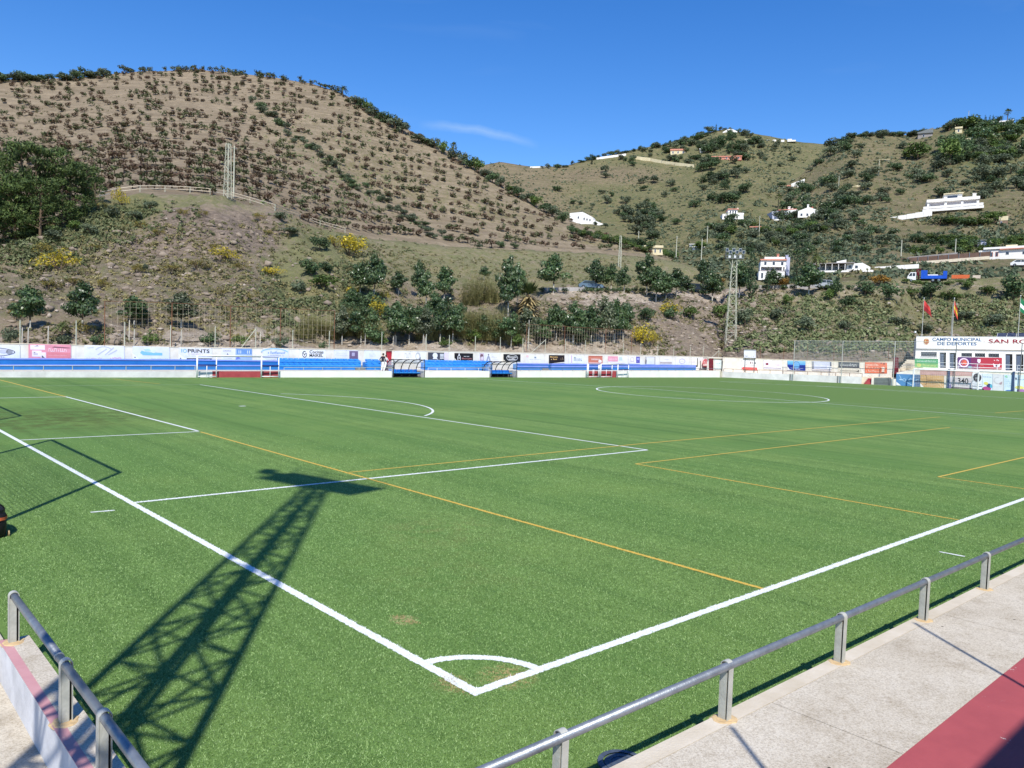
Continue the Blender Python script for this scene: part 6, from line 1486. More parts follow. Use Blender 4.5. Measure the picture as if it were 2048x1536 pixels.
L_DRYPALM = leaf_mat('dry_palm_fronds', [(.26, .20, .09), (.38, .30, .15), (.46, .38, .2)], .8, .2)
L_ORANGE = leaf_mat('orange_flowering_leaves', [(.10, .08, .02), (.30, .16, .03), (.42, .24, .05)], .7, .2)
ROCKM = mat('weathered_rock', (.33, .27, .205), (.16, .125, .095), 1.2, .95, .6, 6)
ROCKL = mat('pale_rock', (.46, .40, .33), (.27, .22, .17), 1.5, .95, .6, 6)

def tree_kind(kind, seed):
    """unit-height plant: (crown mesh, trunk mesh)"""
    rng = np.random.default_rng(seed); rd = random.Random(seed)
    tm = MB(); cl = []
    if kind in ('street', 'street_pale'):
        top = 1.; zb = rd.uniform(.24, .34)
        for i in range(18):
            f = (i+.5)/18; z = lerp(zb+.08, top-.07, f); w = .34*(math.sin(math.pi*min(1, (f*.72+.20)))**.7)*(1.04-.5*f)
            a = rd.uniform(0, 6.28); off = w*rd.uniform(.25, .95)
            cl.append(((off*math.cos(a), off*math.sin(a), z), (w*.62+.03, w*.62+.03, .085)))
        P, N_ = clumped(2700, cl, rng); V, F = leaves(P, N_, .030, .5)
        m = L_FICUS if kind == 'street' else L_FICUS2
        tm.tube((0, 0, -.05), (.004, .0, .24), .020, LIMEBARK, 7, .016); tm.tube((.004, 0, .24), (0, .01, .7), .016, BARK, 6, .006)
        for i in range(5):
            a = rd.uniform(0, 6.28); z = rd.uniform(.3, .6); tm.tube((0, 0, z), (.14*math.cos(a), .14*math.sin(a), z+.14), .008, BARK, 4, .003)
    elif kind in ('bush', 'olive', 'light', 'round', 'orange'):
        k = 11; 
        for i in range(k):
            a = rd.uniform(0, 6.28); r = .34*math.sqrt(rd.random()); z = .30+.42*rd.random()*(1-r*1.2)
            cl.append(((r*math.cos(a), r*math.sin(a), z), (rd.uniform(.15, .24), rd.uniform(.15, .24), rd.uniform(.13, .22))))
        P, N_ = clumped(620, cl, rng); P[:, 2] = np.maximum(P[:, 2], .05); V, F = leaves(P, N_, .052, .6)
        m = {'bush': L_BUSH, 'olive': L_OLIVE, 'light': L_LIGHT, 'round': L_FICUS, 'orange': L_ORANGE}[kind]
        tm.tube((0, 0, -.1), (.02, 0, .35), .035, BARK, 6, .022)
        for i in range(4): a = rd.uniform(0, 6.28); tm.tube((.02, 0, .3), (.24*math.cos(a), .24*math.sin(a), .6), .018, BARK, 4, .006)
    elif kind in ('broom', 'broom_half'):
        for i in range(12):
            a = rd.uniform(0, 6.28); r = .5*math.sqrt(rd.random()); z = .25+.5*rd.random()*(1-r)
            cl.append(((r*math.cos(a), r*math.sin(a), z), (rd.uniform(.12, .24), rd.uniform(.12, .24), rd.uniform(.12, .24))))
        P, N_ = clumped(620, cl, rng); P[:, 2] = np.maximum(P[:, 2], .03); V, F = leaves(P, N_, .045, .7, .4)
        m = L_BROOM if kind == 'broom' else L_BROOM2
        for i in range(6): a = rd.uniform(0, 6.28); tm.tube((0, 0, -.1), (.25*math.cos(a), .25*math.sin(a), .5), .02, BARK, 4, .006)
    elif kind in ('orchard', 'orchard_green'):
        for i in range(5):
            a = rd.uniform(0, 6.28); r = rd.uniform(.1, .36)
            cl.append(((r*math.cos(a), r*math.sin(a), rd.uniform(.42, .74)), (rd.uniform(.18, .28), rd.uniform(.18, .28), rd.uniform(.14, .24))))
        P, N_ = clumped(92, cl, rng); V, F = leaves(P, N_, .105, .7, .6)
        m = L_ORCH if kind == 'orchard' else L_ORCH2
        tm.tube((0, 0, -.15), (.02, .02, .5), .045, BARK, 4, .03)
        for i in range(2): a = rd.uniform(0, 6.28); tm.tube((.02, .02, .4), (.25*math.cos(a), .25*math.sin(a), .68), .025, BARK, 3, .012, caps=False)
    elif kind == 'cypress':
        for i in range(14):
            f = (i+.5)/14; w = .115*(math.sin(math.pi*min(1, f*.8+.16))**.7)*(1-.35*f); a = rd.uniform(0, 6.28)
            cl.append(((w*.35*math.cos(a), w*.35*math.sin(a), lerp(.06, .95, f)), (w, w, .07)))
        P, N_ = clumped(750, cl, rng); V, F = leaves(P, N_, .022, .4, .45); m = L_CYP
        tm.tube((0, 0, -.06), (0, 0, .5), .022, BARK, 6, .01)
    elif kind == 'pine':
        for i in range(34):
            f = rd.random(); z = lerp(.16, .93, f); w = .40*math.sin(math.pi*min(1, f*.62+.30))**.7
            a = rd.uniform(0, 6.28); r = w*rd.uniform(.35, 1.)
            cl.append(((r*math.cos(a), r*math.sin(a), z), (rd.uniform(.09, .16), rd.uniform(.09, .16), rd.uniform(.035, .07))))
        P, N_ = clumped(3600, cl, rng); V, F = leaves(P, N_+np.array([0, 0, .3]), .024, .55, .35); m = L_PINE
        tm.tube((0, 0, -.05), (.01, .02, .85), .028, BARK, 7, .008)
        for c, _ in cl[:16]: tm.tube((.005, .01, c[2]-.08), c, .010, BARK, 4, .003)
    elif kind in ('fan_palm', 'date_palm'):
        H = .72 if kind == 'fan_palm' else .68; Vs, Fs = [], []
        tm.tube((0, 0, -.05), (.015, 0, H), .03 if kind == 'date_palm' else .022, BARK, 8, .024)
        nf = 34 if kind == 'fan_palm' else 30
        for i in range(nf):
            a = rd.uniform(0, 6.28); el = rd.uniform(-.7, 1.3); L_ = rd.uniform(.2, .27) if kind == 'fan_palm' else rd.uniform(.3, .42)
            p = Vector((.015, 0, H)); d = Vector((math.cos(a)*math.cos(el), math.sin(a)*math.cos(el), math.sin(el))); side = d.cross(UPV).normalized()
            if kind == 'fan_palm':
                q = p+d*L_*.5
                for j in range(-4, 5):
                    e = (d+side*j*.24).normalized(); k0 = len(Vs); t_ = q+e*L_*.6-UPV*.02*abs(j); Vs += [q, q+e*L_*.3+side*.012, t_, q+e*L_*.3-side*.012]; Fs.append((k0, k0+1, k0+2, k0+3))
                k0 = len(Vs); Vs += [p, p+side*.006, q, q-side*.006]; Fs.append((k0, k0+1, k0+2, k0+3))
            else:
                for j in range(7):
                    f0 = j/7; g = lambda f: p+d*L_*f-UPV*(.30*L_*f*f*1.6)
                    c0 = g(f0); c1_ = g(f0+.16)
                    for s_ in (-1, 1):
                        k0 = len(Vs); tip = c1_+side*s_*.09*(1-.5*f0)-UPV*.03; Vs += [c0, (c0+c1_)/2+side*s_*.012, tip, c1_]; Fs.append((k0, k0+1, k0+2, k0+3))
        V, F = np.array([tuple(v) for v in Vs]), np.array(Fs); m = L_PALM
    elif kind == 'reeds':
        n = 260; a = rng.uniform(0, 6.28, n); r = .42*np.sqrt(rng.random(n)); P0 = np.stack([r*np.cos(a), r*np.sin(a), np.zeros(n)], 1)
        lean = rng.normal(0, .22, (n, 2)); h = rng.uniform(.3, 1.05, n); top = P0+np.stack([lean[:, 0], lean[:, 1], h], 1)
        sd = np.stack([-np.sin(a*3), np.cos(a*3), np.zeros(n)], 1)*.006
        V1 = np.stack([P0-sd, P0+sd, top+sd*.3, top-sd*.3], 1).reshape(-1, 3)
        k = rng.integers(0, n, 900); f = rng.uniform(.2, 1., 900)[:, None]; q = P0[k]*(1-f)+top[k]*f
        e = rng.normal(0, 1, (900, 3)); e[:, 2] = np.abs(e[:, 2])*.7; e /= np.linalg.norm(e, axis=1)[:, None]; w = np.cross(e, [0, 0, 1.])*.014
        V2 = np.stack([q, q+e*.07+w, q+e*.17-[0, 0, .04], q+e*.07-w], 1).reshape(-1, 3)
        V = np.concatenate([V1, V2]); F = np.arange(len(V)).reshape(-1, 4); m = L_REED
        tm.tube((0, 0, -.1), (0, 0, .1), .05, BARK, 5)
    elif kind == 'skirted_palm':
        n = 340; a = rng.uniform(0, 6.28, n); el = rng.uniform(-1.3, -.1, n); z = rng.uniform(.18, .62, n)
        d = np.stack([np.cos(a)*np.cos(el), np.sin(a)*np.cos(el), np.sin(el)], 1); p = np.stack([.05*np.cos(a), .05*np.sin(a), z], 1); s = np.stack([-np.sin(a), np.cos(a), 0*a], 1)*.03
        L_ = rng.uniform(.25, .42, n)[:, None]
        V = np.stack([p, p+d*L_*.5+s, p+d*L_, p+d*L_*.5-s], 1).reshape(-1, 3); F = np.arange(4*n).reshape(-1, 4); m = L_DRYPALM
        n = 220; a = rng.uniform(0, 6.28, n); el = rng.uniform(0, 1.35, n); d = np.stack([np.cos(a)*np.cos(el), np.sin(a)*np.cos(el), np.sin(el)], 1); p = np.stack([0*a, 0*a, .6+0*a], 1); s = np.stack([-np.sin(a), np.cos(a), 0*a], 1)*.025; L_ = rng.uniform(.25, .42, n)[:, None]
        Vg = np.stack([p+d*L_*.3, p+d*L_*.6+s, p+d*L_, p+d*L_*.6-s], 1).reshape(-1, 3)
        tm.tube((0, 0, -.1), (0, 0, .62), .06, BARK, 8, .05)
        green = np_mesh('green_fronds', Vg, np.arange(len(Vg)).reshape(-1, 4), L_PALM)
        cm = np_mesh('skirt', V, F, m); t_ = tm.build('trunk'); me = t_.data; bpy.data.objects.remove(t_); return cm, me, green
    cm = np_mesh('crown', V, F, m); t_ = tm.build('trunk'); me = t_.data; bpy.data.objects.remove(t_)
    return cm, me
NVAR = {'street': 5, 'street_pale': 2, 'bush': 4, 'olive': 5, 'light': 3, 'round': 3, 'orange': 1, 'broom': 3, 'broom_half': 3, 'orchard': 4, 'orchard_green': 3, 'cypress': 2, 'pine': 4, 'fan_palm': 1, 'date_palm': 2, 'reeds': 4, 'skirted_palm': 1}
KIND = {}
def variant(kind, i):
    k = (kind, i % NVAR[kind])
    if k not in KIND: KIND[k] = tree_kind(kind, 100*sorted(NVAR).index(kind)+7*(i % NVAR[kind])+3)
    return KIND[k]
_ti = [0]
NAMES = {'street': 'street_tree', 'street_pale': 'street_tree', 'bush': 'bushy_tree', 'olive': 'olive_tree', 'light': 'green_bush', 'round': 'round_tree', 'orange': 'flowering_bush', 'broom': 'broom_bush', 'broom_half': 'broom_bush', 'orchard': 'orchard_tree', 'orchard_green': 'orchard_tree', 'cypress': 'cypress_tree', 'pine': 'pine_tree', 'fan_palm': 'palm_tree', 'date_palm': 'palm_tree', 'reeds': 'cane_clump', 'skirted_palm': 'palm_tree'}
CATS = {'light': 'bush', 'broom': 'bush', 'broom_half': 'bush', 'orange': 'bush', 'reeds': 'cane clump'}
def plant(kind, base, h, w, label, group=None, sink=.02):
    i = _ti[0]; _ti[0] += 1
    parts = variant(kind, random.Random(i).randrange(9))
    r = empty(NAMES[kind], (base[0], base[1], base[2]-h*sink), label, CATS.get(kind, 'tree'), group, random.Random(i*7+1).uniform(0, 6.28))
    nat = {'street': .62, 'street_pale': .62, 'cypress': .25, 'pine': .95, 'orchard': .85, 'orchard_green': .85, 'reeds': .95, 'fan_palm': .5, 'date_palm': .75, 'skirted_palm': .75}.get(kind, 1.05)
    s = (w/h)/nat; r.scale = (h*s, h*s, h)
    for me in parts: link(me.name.split('.')[0], me, r)
    return r
def plant_px(kind, px, py_base, py_top, wpx, label, group=None, only=None):
    b_ = spot(px, py_base, only); s = depth(b_)/FPX
    return plant(kind, b_, (py_base-py_top)*s, wpx*s, label, group)

def girth(w, h, a=40, b=26): return 'broad' if w > a else ('slim' if w < b else 'middling')
HM = [(1165, 440, 'the white farmhouse'), (1466, 430, 'the two storey villa'), (1573, 428, 'the stepped villa'), (1619, 424, 'the gabled villa'), (1597, 366, 'the lone white shed'), (1905, 405, 'the large villa'), (1822, 432, 'the stepped garden wall'), (2007, 440, 'the stone hut'), (1548, 530, 'the two storey house'), (1686, 530, 'the bungalow'), (1860, 520, 'the screen fence'), (2010, 500, 'the long white house'), (1460, 260, 'the hilltop dome'), (1356, 304, 'the cream far house'), (1452, 314, 'the salmon pink house'), (1412, 297, 'the arched wall'), (1222, 315, 'the thin white skyline wall'), (1330, 328, 'the cream retaining wall'), (1850, 265, 'the grey skyline house'), (1917, 260, 'the cream hut'), (2012, 230, 'the skyline fan palm'), (1757, 335, 'the lone hillside pole'), (1690, 378, 'the bare terrace'), (1305, 498, 'the hedge foot wall'), (1397, 495, 'the small valley house'), (1860, 550, 'the crane truck'), (1560, 282, 'the tiny ridge houses'), (1240, 500, 'the valley pylon'), (1510, 456, 'the white garden building'), (1060, 335, 'the distant saddle wall')]
def hill_mark(px, py):
    m_ = min(HM, key=lambda q_: abs(q_[0]-px)+1.6*abs(q_[1]-py)); dx, dy = px-m_[0], py-m_[1]
    rel = ('above' if dy < -8 else ('below' if dy > 8 else 'beside'))
    dist = 'far' if abs(dx)+abs(dy) > 70 else ('a little' if abs(dx)+abs(dy) > 26 else 'just')
    return dist+' '+rel+' '+m_[2]
# --- street trees behind the far wall
row1 = [(60, 662, 566, 62), (165, 664, 557, 62), (268, 655, 588, 54), (362, 655, 580, 62)]
LBL = ['two trunked dark street tree nearest the picture edge above the pink banner', 'tall pear shaped dark street tree between the pink banner and the eye emblem banner', 'slight thin crowned street tree behind the net above the eye emblem banner', 'round pale leaved street tree behind the net above the black lettered banner']
for (a, b_, c, d), l in zip(row1, LBL): plant_px('street_pale' if a == 362 else 'street', a, b_, c, d, l, 'street trees above the far wall')
low = [(684, 690, 606, 36), (722, 690, 606, 44), (744, 676, 612, 34), (790, 690, 598, 52), (818, 688, 604, 44), (850, 690, 612, 42), (880, 688, 598, 44), (905, 684, 606, 36), (931, 680, 634, 26), (1022, 694, 622, 42), (1052, 690, 612, 50), (1080, 690, 634, 40), (1112, 684, 604, 44), (1146, 690, 598, 46), (1182, 688, 606, 40), (1206, 690, 592, 44), (1228, 688, 592, 40), (1246, 684, 604, 30)]
for i, (a, b_, c, d) in enumerate(low): plant_px('street' if i % 5 else 'street_pale', a, b_, c, d, girth(d, 0)+(' dark' if i % 5 else ' pale')+' leaved tree of the lower row above '+mark(a), 'lower row of trees above the far wall')
upr = [(720, 592, 520, 44), (748, 600, 502, 46), (797, 590, 540, 32), (838, 596, 517, 30), (852, 612, 536, 34), (888, 606, 529, 46), (968, 560, 530, 22), (1016, 634, 505, 48), (1034, 610, 520, 30), (1107, 586, 504, 54), (1190, 584, 514, 38), (1222, 584, 524, 32), (1248, 586, 528, 30), (1293, 592, 502, 46), (1312, 604, 530, 44), (1332, 604, 544, 42), (1352, 592, 534, 40), (1376, 586, 556, 34), (1404, 586, 516, 34), (1424, 606, 540, 44), (1478, 596, 520, 44), (1546, 582, 536, 34), (1617, 594, 522, 56)]
for i, (a, b_, c, d) in enumerate(upr): plant_px('street', a, b_, c, d, ('tall ' if b_-c > 80 else 'short ')+girth(d, 0)+' dark tree on the road bench high above '+mark(a), 'trees along the road above the far bank')
fill = random.Random(77)
for i in range(40):
    px = fill.uniform(690, 1262); py = fill.choice([fill.uniform(664, 692), fill.uniform(620, 660)]); hh = fill.uniform(30, 58); k_ = fill.choice(['bush', 'round', 'street', 'street']); plant_px(k_, px, py, py-hh, hh*(.62 if k_ == 'street' else 1.05), {'bush': 'bushy dark green', 'round': 'rounded glossy', 'street': 'young dark street'}[k_]+' tree filling the lower row above '+mark(px), 'filling trees of the lower row', [0])
rgt = [(1574, 612, 580, 30, 'light'), (1672, 592, 546, 44, 'bush'), (1690, 616, 580, 46, 'bush'), (1730, 592, 548, 50, 'bush'), (1778, 600, 550, 56, 'bush'), (1660, 600, 570, 30, 'light'), (1820, 592, 566, 40, 'light'), (1862, 596, 552, 54, 'bush'), (1900, 600, 572, 46, 'light'), (1935, 580, 556, 34, 'light'), (1975, 590, 566, 40, 'light'), (2028, 600, 528, 70, 'bush'), (2080, 600, 540, 70, 'bush'), (1612, 664, 620, 52, 'olive'), (1555, 640, 606, 40, 'olive'), (1690, 660, 634, 34, 'olive'), (1440, 640, 598, 40, 'light'), (1382, 640, 604, 36, 'light'), (1345, 640, 600, 40, 'bush'), (1290, 640, 604, 46, 'bush'), (1490, 650, 604, 46, 'olive'), (1800, 655, 625, 50, 'olive'), (1850, 665, 640, 40, 'olive'), (1990, 650, 618, 50, 'olive'), (1930, 640, 615, 40, 'olive'), (1560, 575, 545, 40, 'orange'), (1440, 570, 548, 20, 'orange')]
for a, b_, c, d, k in rgt: plant_px(k, a, b_, c, d, girth(d, 0, 48, 38)+' '+{'bush': 'dense dark tree', 'light': 'fresh green bush', 'olive': 'grey green shrub', 'orange': 'orange flowering bush'}[k]+' on the bank above '+mark(a), {'bush': 'dark trees on the bank', 'light': 'green bushes on the bank', 'olive': 'shrubs on the bank behind the clubhouse', 'orange': 'orange flowering bushes by the road'}[k])
for a, b_, c, d, k in ((1500, 600, 470, 24, 'cypress'), (1593, 560, 462, 22, 'cypress'), (1608, 556, 480, 16, 'cypress'), (1534, 585, 528, 14, 'cypress')): plant_px(k, a, b_, c, d, 'dark slender cypress rising beside the two storey white house', 'cypresses by the two storey house', [3, 0])
plant_px('skirted_palm', 1055, 640, 556, 62, 'fan palm with a thick skirt of dry yellow fronds above the bank')
plant_px('date_palm', 1632, 548, 492, 44, 'date palm with drooping yellow green fronds beside the bungalow', None, [3, 0])
for i, (a, b_, c, d) in enumerate(((125, 684, 636, 50), (760, 690, 660, 36), (948, 690, 650, 44), (890, 694, 670, 30), (1035, 696, 660, 34))): plant_px('light' if i else 'date_palm', a, b_, c, d, 'low green bush on the sandy strip above the wall' if i else 'low young palm with arching fronds above the pink banner', 'low bushes on the sandy strip' if i else None)
# --- yellow broom
br = [(120, 540, 496, 78, 'broom'), (88, 510, 478, 34, 'broom_half'), (30, 640, 596, 34, 'broom_half'), (172, 665, 640, 30, 'broom_half'), (445, 520, 492, 56, 'broom'), (430, 500, 484, 24, 'broom_half'), (370, 432, 412, 26, 'broom_half'), (405, 432, 416, 20, 'broom_half'), (282, 456, 438, 18, 'broom_half'), (395, 538, 512, 40, 'broom_half'), (345, 544, 526, 46, 'broom_half'), (275, 546, 524, 26, 'broom_half'), (205, 575, 552, 26, 'broom_half'), (100, 580, 552, 30, 'broom_half'), (150, 570, 552, 36, 'broom_half'), (240, 412, 374, 30, 'broom'), (200, 418, 400, 24, 'broom_half'), (545, 552, 530, 46, 'broom'), (485, 540, 522, 30, 'broom_half'), (700, 512, 462, 76, 'broom'), (672, 496, 466, 36, 'broom'), (702, 590, 570, 40, 'broom'), (748, 640, 592, 44, 'broom'), (768, 600, 580, 18, 'broom'), (520, 440, 422, 22, 'broom_half'), (538, 470, 456, 18, 'broom_half'), (1285, 694, 640, 46, 'broom'), (1305, 690, 656, 30, 'broom'), (1332, 632, 598, 44, 'broom'), (1150, 605, 588, 20, 'broom_half'), (30, 420, 408, 20, 'broom_half'), (1760, 570, 545, 40, 'orange'), (320, 470, 455, 20, 'broom_half'), (190, 500, 486, 26, 'broom_half'), (60, 590, 572, 26, 'broom_half'), (500, 600, 584, 24, 'broom_half'), (440, 590, 572, 22, 'broom_half')]
for a, b_, c, d, k in br: plant_px(k, a, b_, b_-(b_-c)*1.2, d*1.15, girth(d, 0, 42, 25)+' '+{'broom': 'bright yellow broom bush', 'broom_half': 'half flowered broom bush', 'orange': 'orange flowering bush'}[k]+(' high up' if b_ < 480 else (' midway' if b_ < 600 else ' low'))+' above '+mark(a), {'broom': 'bright yellow broom bushes', 'broom_half': 'half flowered broom bushes', 'orange': 'orange flowering bushes by the road'}[k])
for a, b_, c, d, k in ((622, 552, 506, 60, 'bush'), (648, 580, 540, 70, 'light'), (640, 500, 462, 46, 'bush'), (600, 585, 552, 40, 'olive'), (655, 545, 515, 40, 'bush'), (580, 470, 448, 50, 'olive'), (560, 440, 418, 40, 'olive'), (225, 436, 404, 40, 'olive'), (180, 470, 440, 46, 'olive'), (300, 420, 394, 40, 'olive'), (110, 480, 452, 46, 'olive'), (60, 480, 455, 50, 'bush'), (270, 440, 415, 40, 'olive'), (150, 462, 436, 40, 'light'), (30, 476, 452, 40, 'olive'), (290, 545, 520, 20, 'olive'), (130, 690, 664, 40, 'olive'), (200, 690, 660, 40, 'bush'), (300, 690, 650, 36, 'light'), (420, 690, 656, 50, 'bush'), (480, 694, 664, 44, 'light'), (560, 695, 666, 40, 'olive'), (648, 700, 676, 24, 'bush'), (20, 690, 640, 40, 'olive'), (1000, 496, 476, 30, 'bush'), (1030, 498, 480, 22, 'bush'), (960, 498, 484, 20, 'olive')):
    plant_px(k, a, b_, c, d, girth(d, 0, 45, 32)+' '+{'bush': 'dark', 'light': 'fresh green', 'olive': 'grey green'}[k]+' scrub bush'+(' high' if b_ < 500 else (' midway' if b_ < 640 else ' low'))+' on the mound above '+mark(a), 'scrub bushes on the rocky mound')
# --- cane
rr = random.Random(3)
for i in range(30):
    px = rr.choice([rr.uniform(690, 1010), rr.uniform(900, 1000), rr.uniform(600, 760)]); py = rr.uniform(664, 680)
    plant_px('reeds', px, py, py-(rr.uniform(22, 38) if px < 690 else rr.uniform(30, 56)), rr.uniform(30, 50), 'clump of straw coloured cane behind the lower trees above '+mark(px), 'cane clumps behind the lower trees')
for px, py, t_, w in ((960, 600, 545, 50), (940, 610, 560, 40), (985, 605, 556, 40), (1030, 690, 630, 36), (1000, 660, 610, 40)): plant_px('reeds', px, py, t_, w, 'clump of straw coloured cane behind the lower trees above '+mark(px), 'cane clumps behind the lower trees')
# --- pine wood at the left edge
for i, (a, b_, c, d) in enumerate(((-60, 470, 290, 130), (-10, 462, 268, 120), (40, 474, 262, 120), (70, 462, 276, 110), (108, 452, 284, 110), (140, 440, 312, 100), (170, 424, 322, 90), (190, 412, 350, 60), (30, 482, 340, 110), (80, 476, 350, 110), (126, 452, 352, 90), (-30, 484, 350, 110), (-120, 470, 280, 140), (-180, 480, 300, 150), (8, 486, 392, 80), (60, 480, 404, 70))):
    plant_px('pine', a, b_, c, d, ['tall', 'spreading', 'dark', 'low'][i % 4]+' pine in the wood above '+mark(a)+(' at the top' if b_ < 445 else ' at the foot'), 'pines in the wood beside the orchard hill', [0])
# --- orchard on the terraces
def z_of(p): return p.z
orch = []; rq = random.Random(8)
for px in np.arange(-120, 1400, 16.):
    r = rows_L2(px); prev = None
    for k in range(161):
        t_ = k/160; y, D = interp_rows(r, t_*(len(r)-1)); p = at_dist(px, y, D)
        lv = math.floor((p.z+1.2*math.sin(px*.013))/3.7)
        if prev is not None and lv != prev and t_ < .985:
            if rq.random() < .94: orch.append((px+rq.uniform(-3, 3), y+rq.uniform(-1, 1)))
        prev = lv
band = [(505, 205), (600, 290), (700, 360), (800, 430), (890, 480)]
def near_band(px, py): return abs(py-np.interp(px, [b_[0] for b_ in band], [b_[1] for b_ in band])) < 17 and 500 < px < 900
pts = []
for px, py in orch:
    if near_band(px, py): continue
    h = place(px, py, [1])
    if h: pts.append((px, py, h[0]))
def shows(px, py):
    h = place(px, py); return h is not None and h[2] == 1
pts = [p for p in pts if shows(p[0], p[1]) and p[0] > -30]
pts.sort(key=lambda p: depth(p[2]))
big, rest = pts[:295], pts[295:]
for px, py, p in big:
    h = rq.uniform(1.7, 2.5); k = 'orchard' if rq.random() < .55 else 'orchard_green'
    plant(k, p, h, h*rq.uniform(.9, 1.3), ('reddish' if k == 'orchard' else 'green')+' orchard tree '+('near the path' if py > itp(px, [(0, 460), (200, 380), (420, 370), (640, 430), (1000, 480), (1300, 505)])-14 else ('a terrace above the path' if py > itp(px, [(0, 460), (200, 380), (420, 370), (640, 430), (1000, 480), (1300, 505)])-40 else 'farther up the terraces'))+' above '+mark(px), 'orchard trees on the terraced hill')
# the farther ones, past the limit, as one mass of real small trees
for kind, sub in (('orchard', 0), ('orchard_green', 1)):
    VV, FF, off = [], [], 0
    for i, (px, py, p) in enumerate(rest):
        if (rq.random() < .6) != (sub == 0): continue
        V0, F0 = None, None
        me = variant(kind, i)[0]
        if ('np', me.name) not in KIND:
            a = np.empty(len(me.vertices)*3, np.float32); me.vertices.foreach_get('co', a); KIND[('np', me.name)] = a.reshape(-1, 3)
        V0 = KIND[('np', me.name)]; h = rq.uniform(1.7, 2.6); w = h*rq.uniform(.95, 1.3); a = rq.uniform(0, 6.28); c, s_ = math.cos(a), math.sin(a)
        Q = np.stack([(V0[:, 0]*c-V0[:, 1]*s_)*w+p.x, (V0[:, 0]*s_+V0[:, 1]*c)*w+p.y, V0[:, 2]*h+p.z-.3], 1)
        VV.append(Q)
    V = np.concatenate(VV); o = link('orchard_foliage', np_mesh('orchard_foliage', V, np.arange(len(V)).reshape(-1, 4), L_ORCH if sub == 0 else L_ORCH2)); tag(o, kind='stuff')
# dark hedge of bushes down the gully of the orchard
for i in range(46):
    f = i/45*(len(band)-1); j = min(int(f), len(band)-2); a = lerp(band[j][0], band[j+1][0], f-j)+rq.uniform(-7, 7); b_ = lerp(band[j][1], band[j+1][1], f-j)+rq.uniform(-9, 9)
    plant_px(rq.choice(['olive', 'bush', 'olive']), a, b_, b_-rq.uniform(12, 22), rq.uniform(18, 34), 'green bush in the orchard gully above '+mark(a), 'bushes in the orchard gully', [1])
# trees along the crest and the flank of the orchard hill
fl = [(710, 205), (722, 212), (735, 218), (748, 228), (762, 236), (775, 244), (790, 254), (805, 262), (838, 280), (852, 284), (870, 292), (885, 302), (905, 314), (925, 324), (940, 332), (955, 340), (970, 350), (985, 360), (1000, 368), (1018, 378), (1035, 388), (1052, 398), (1070, 408), (1088, 418), (1105, 427), (1125, 440), (1240, 482), (1260, 488), (1280, 494), (1300, 500)]
for i, (a, b_) in enumerate(fl):
    plant_px(rq.choice(['bush', 'olive', 'light', 'bush']), a, b_+6, b_-rq.uniform(16, 30), rq.uniform(28, 44), 'bushy tree on the flank of the orchard hill above '+mark(a), 'trees along the flank of the orchard hill', [1])
for i in range(26):
    a = rq.uniform(40, 280) if i < 18 else rq.uniform(-30, 60); b_ = itp(a, RID2)+rq.uniform(0, 6); plant_px(rq.choice(['olive', 'bush']), a, b_, b_-rq.uniform(10, 26), rq.uniform(22, 44), 'bushy tree on the orchard hill crest above '+mark(a), 'trees on the crest of the orchard hill', [1])
for i in range(44):
    a = rq.uniform(280, 700); b_ = itp(a, RID2)+rq.uniform(1, 5); plant_px('orchard_green', a, b_, b_-rq.uniform(9, 15), rq.uniform(10, 17), 'small orchard tree on the crest above '+mark(a), 'orchard trees on the crest', [1])
plant_px('fan_palm', 907, 316, 281, 16, 'slender fan palm on the flank of the orchard hill against the sky', None, [1]); plant_px('date_palm', 685, 194, 166, 26, 'bushy palm on the crest of the orchard hill', None, [1])
for i in range(34):                              # green hedge under the white farmhouse
    a = lerp(1140, 1350, i/33); b_ = lerp(458, 510, (i/33)**.9)+rq.uniform(-2, 4); plant_px(rq.choice(['light', 'light', 'bush']), a, b_+6, b_-rq.uniform(10, 18), rq.uniform(16, 26), 'hedge bush '+hill_mark(a, b_), 'hedge below the white farmhouse', [1])
# --- trees scattered on the far hills
def scatter(n, cx, cy, rx, ry, smin, smax, kinds, label, group, only, seed):
    q = random.Random(seed)
    for i in range(n):
        a = q.uniform(0, 6.28); r = math.sqrt(q.random()); px, py = cx+rx*r*math.cos(a), cy+ry*r*math.sin(a)
        h = place(px, py)
        if h is None or h[2] not in only: continue
        s = q.uniform(smin, smax); k_ = q.choice(kinds); plant_px(k_, px, py, py-s*q.uniform(.7, 1.), s*q.uniform(.95, 1.35), ('small ' if s < 18 else ('large ' if s > 28 else ''))+{'olive': 'grey green tree ', 'bush': 'dark bushy tree ', 'round': 'round dark tree ', 'light': 'fresh green bush '}[k_]+hill_mark(px, py), group, [h[2]])
FT, FG = 'dark scattered tree on the far scrub hill', 'scattered trees on the far hill'
VT, VG = 'round olive like tree on the villa hillside', 'scattered trees on the villa hillside'
scatter(34, 1250, 400, 170, 70, 12, 26, ['olive', 'bush'], FT, FG, (2,), 1)
scatter(46, 1300, 300, 130, 30, 10, 20, ['olive', 'bush'], FT, FG, (2,), 2)
scatter(60, 1420, 300, 110, 36, 12, 24, ['olive', 'bush', 'bush'], FT, FG, (2,), 3)
scatter(34, 1450, 350, 60, 60, 16, 34, ['bush', 'olive'], FT, FG, (2,), 4)
scatter(20, 1290, 450, 60, 30, 18, 36, ['olive', 'bush'], FT, FG, (2,), 5)
scatter(26, 1540, 310, 60, 26, 8, 16, ['olive'], FT, FG, (2,), 6)
q = random.Random(12)
for i in range(34):
    a = lerp(1085, 1490, i/33)+q.uniform(-6, 6); b_ = itp(a, RID3)+3; plant_px(q.choice(['bush', 'olive']), a, b_, b_-q.uniform(6, 15), q.uniform(10, 20), 'dark skyline tree '+hill_mark(a, b_), 'skyline trees of the far hill', [2])
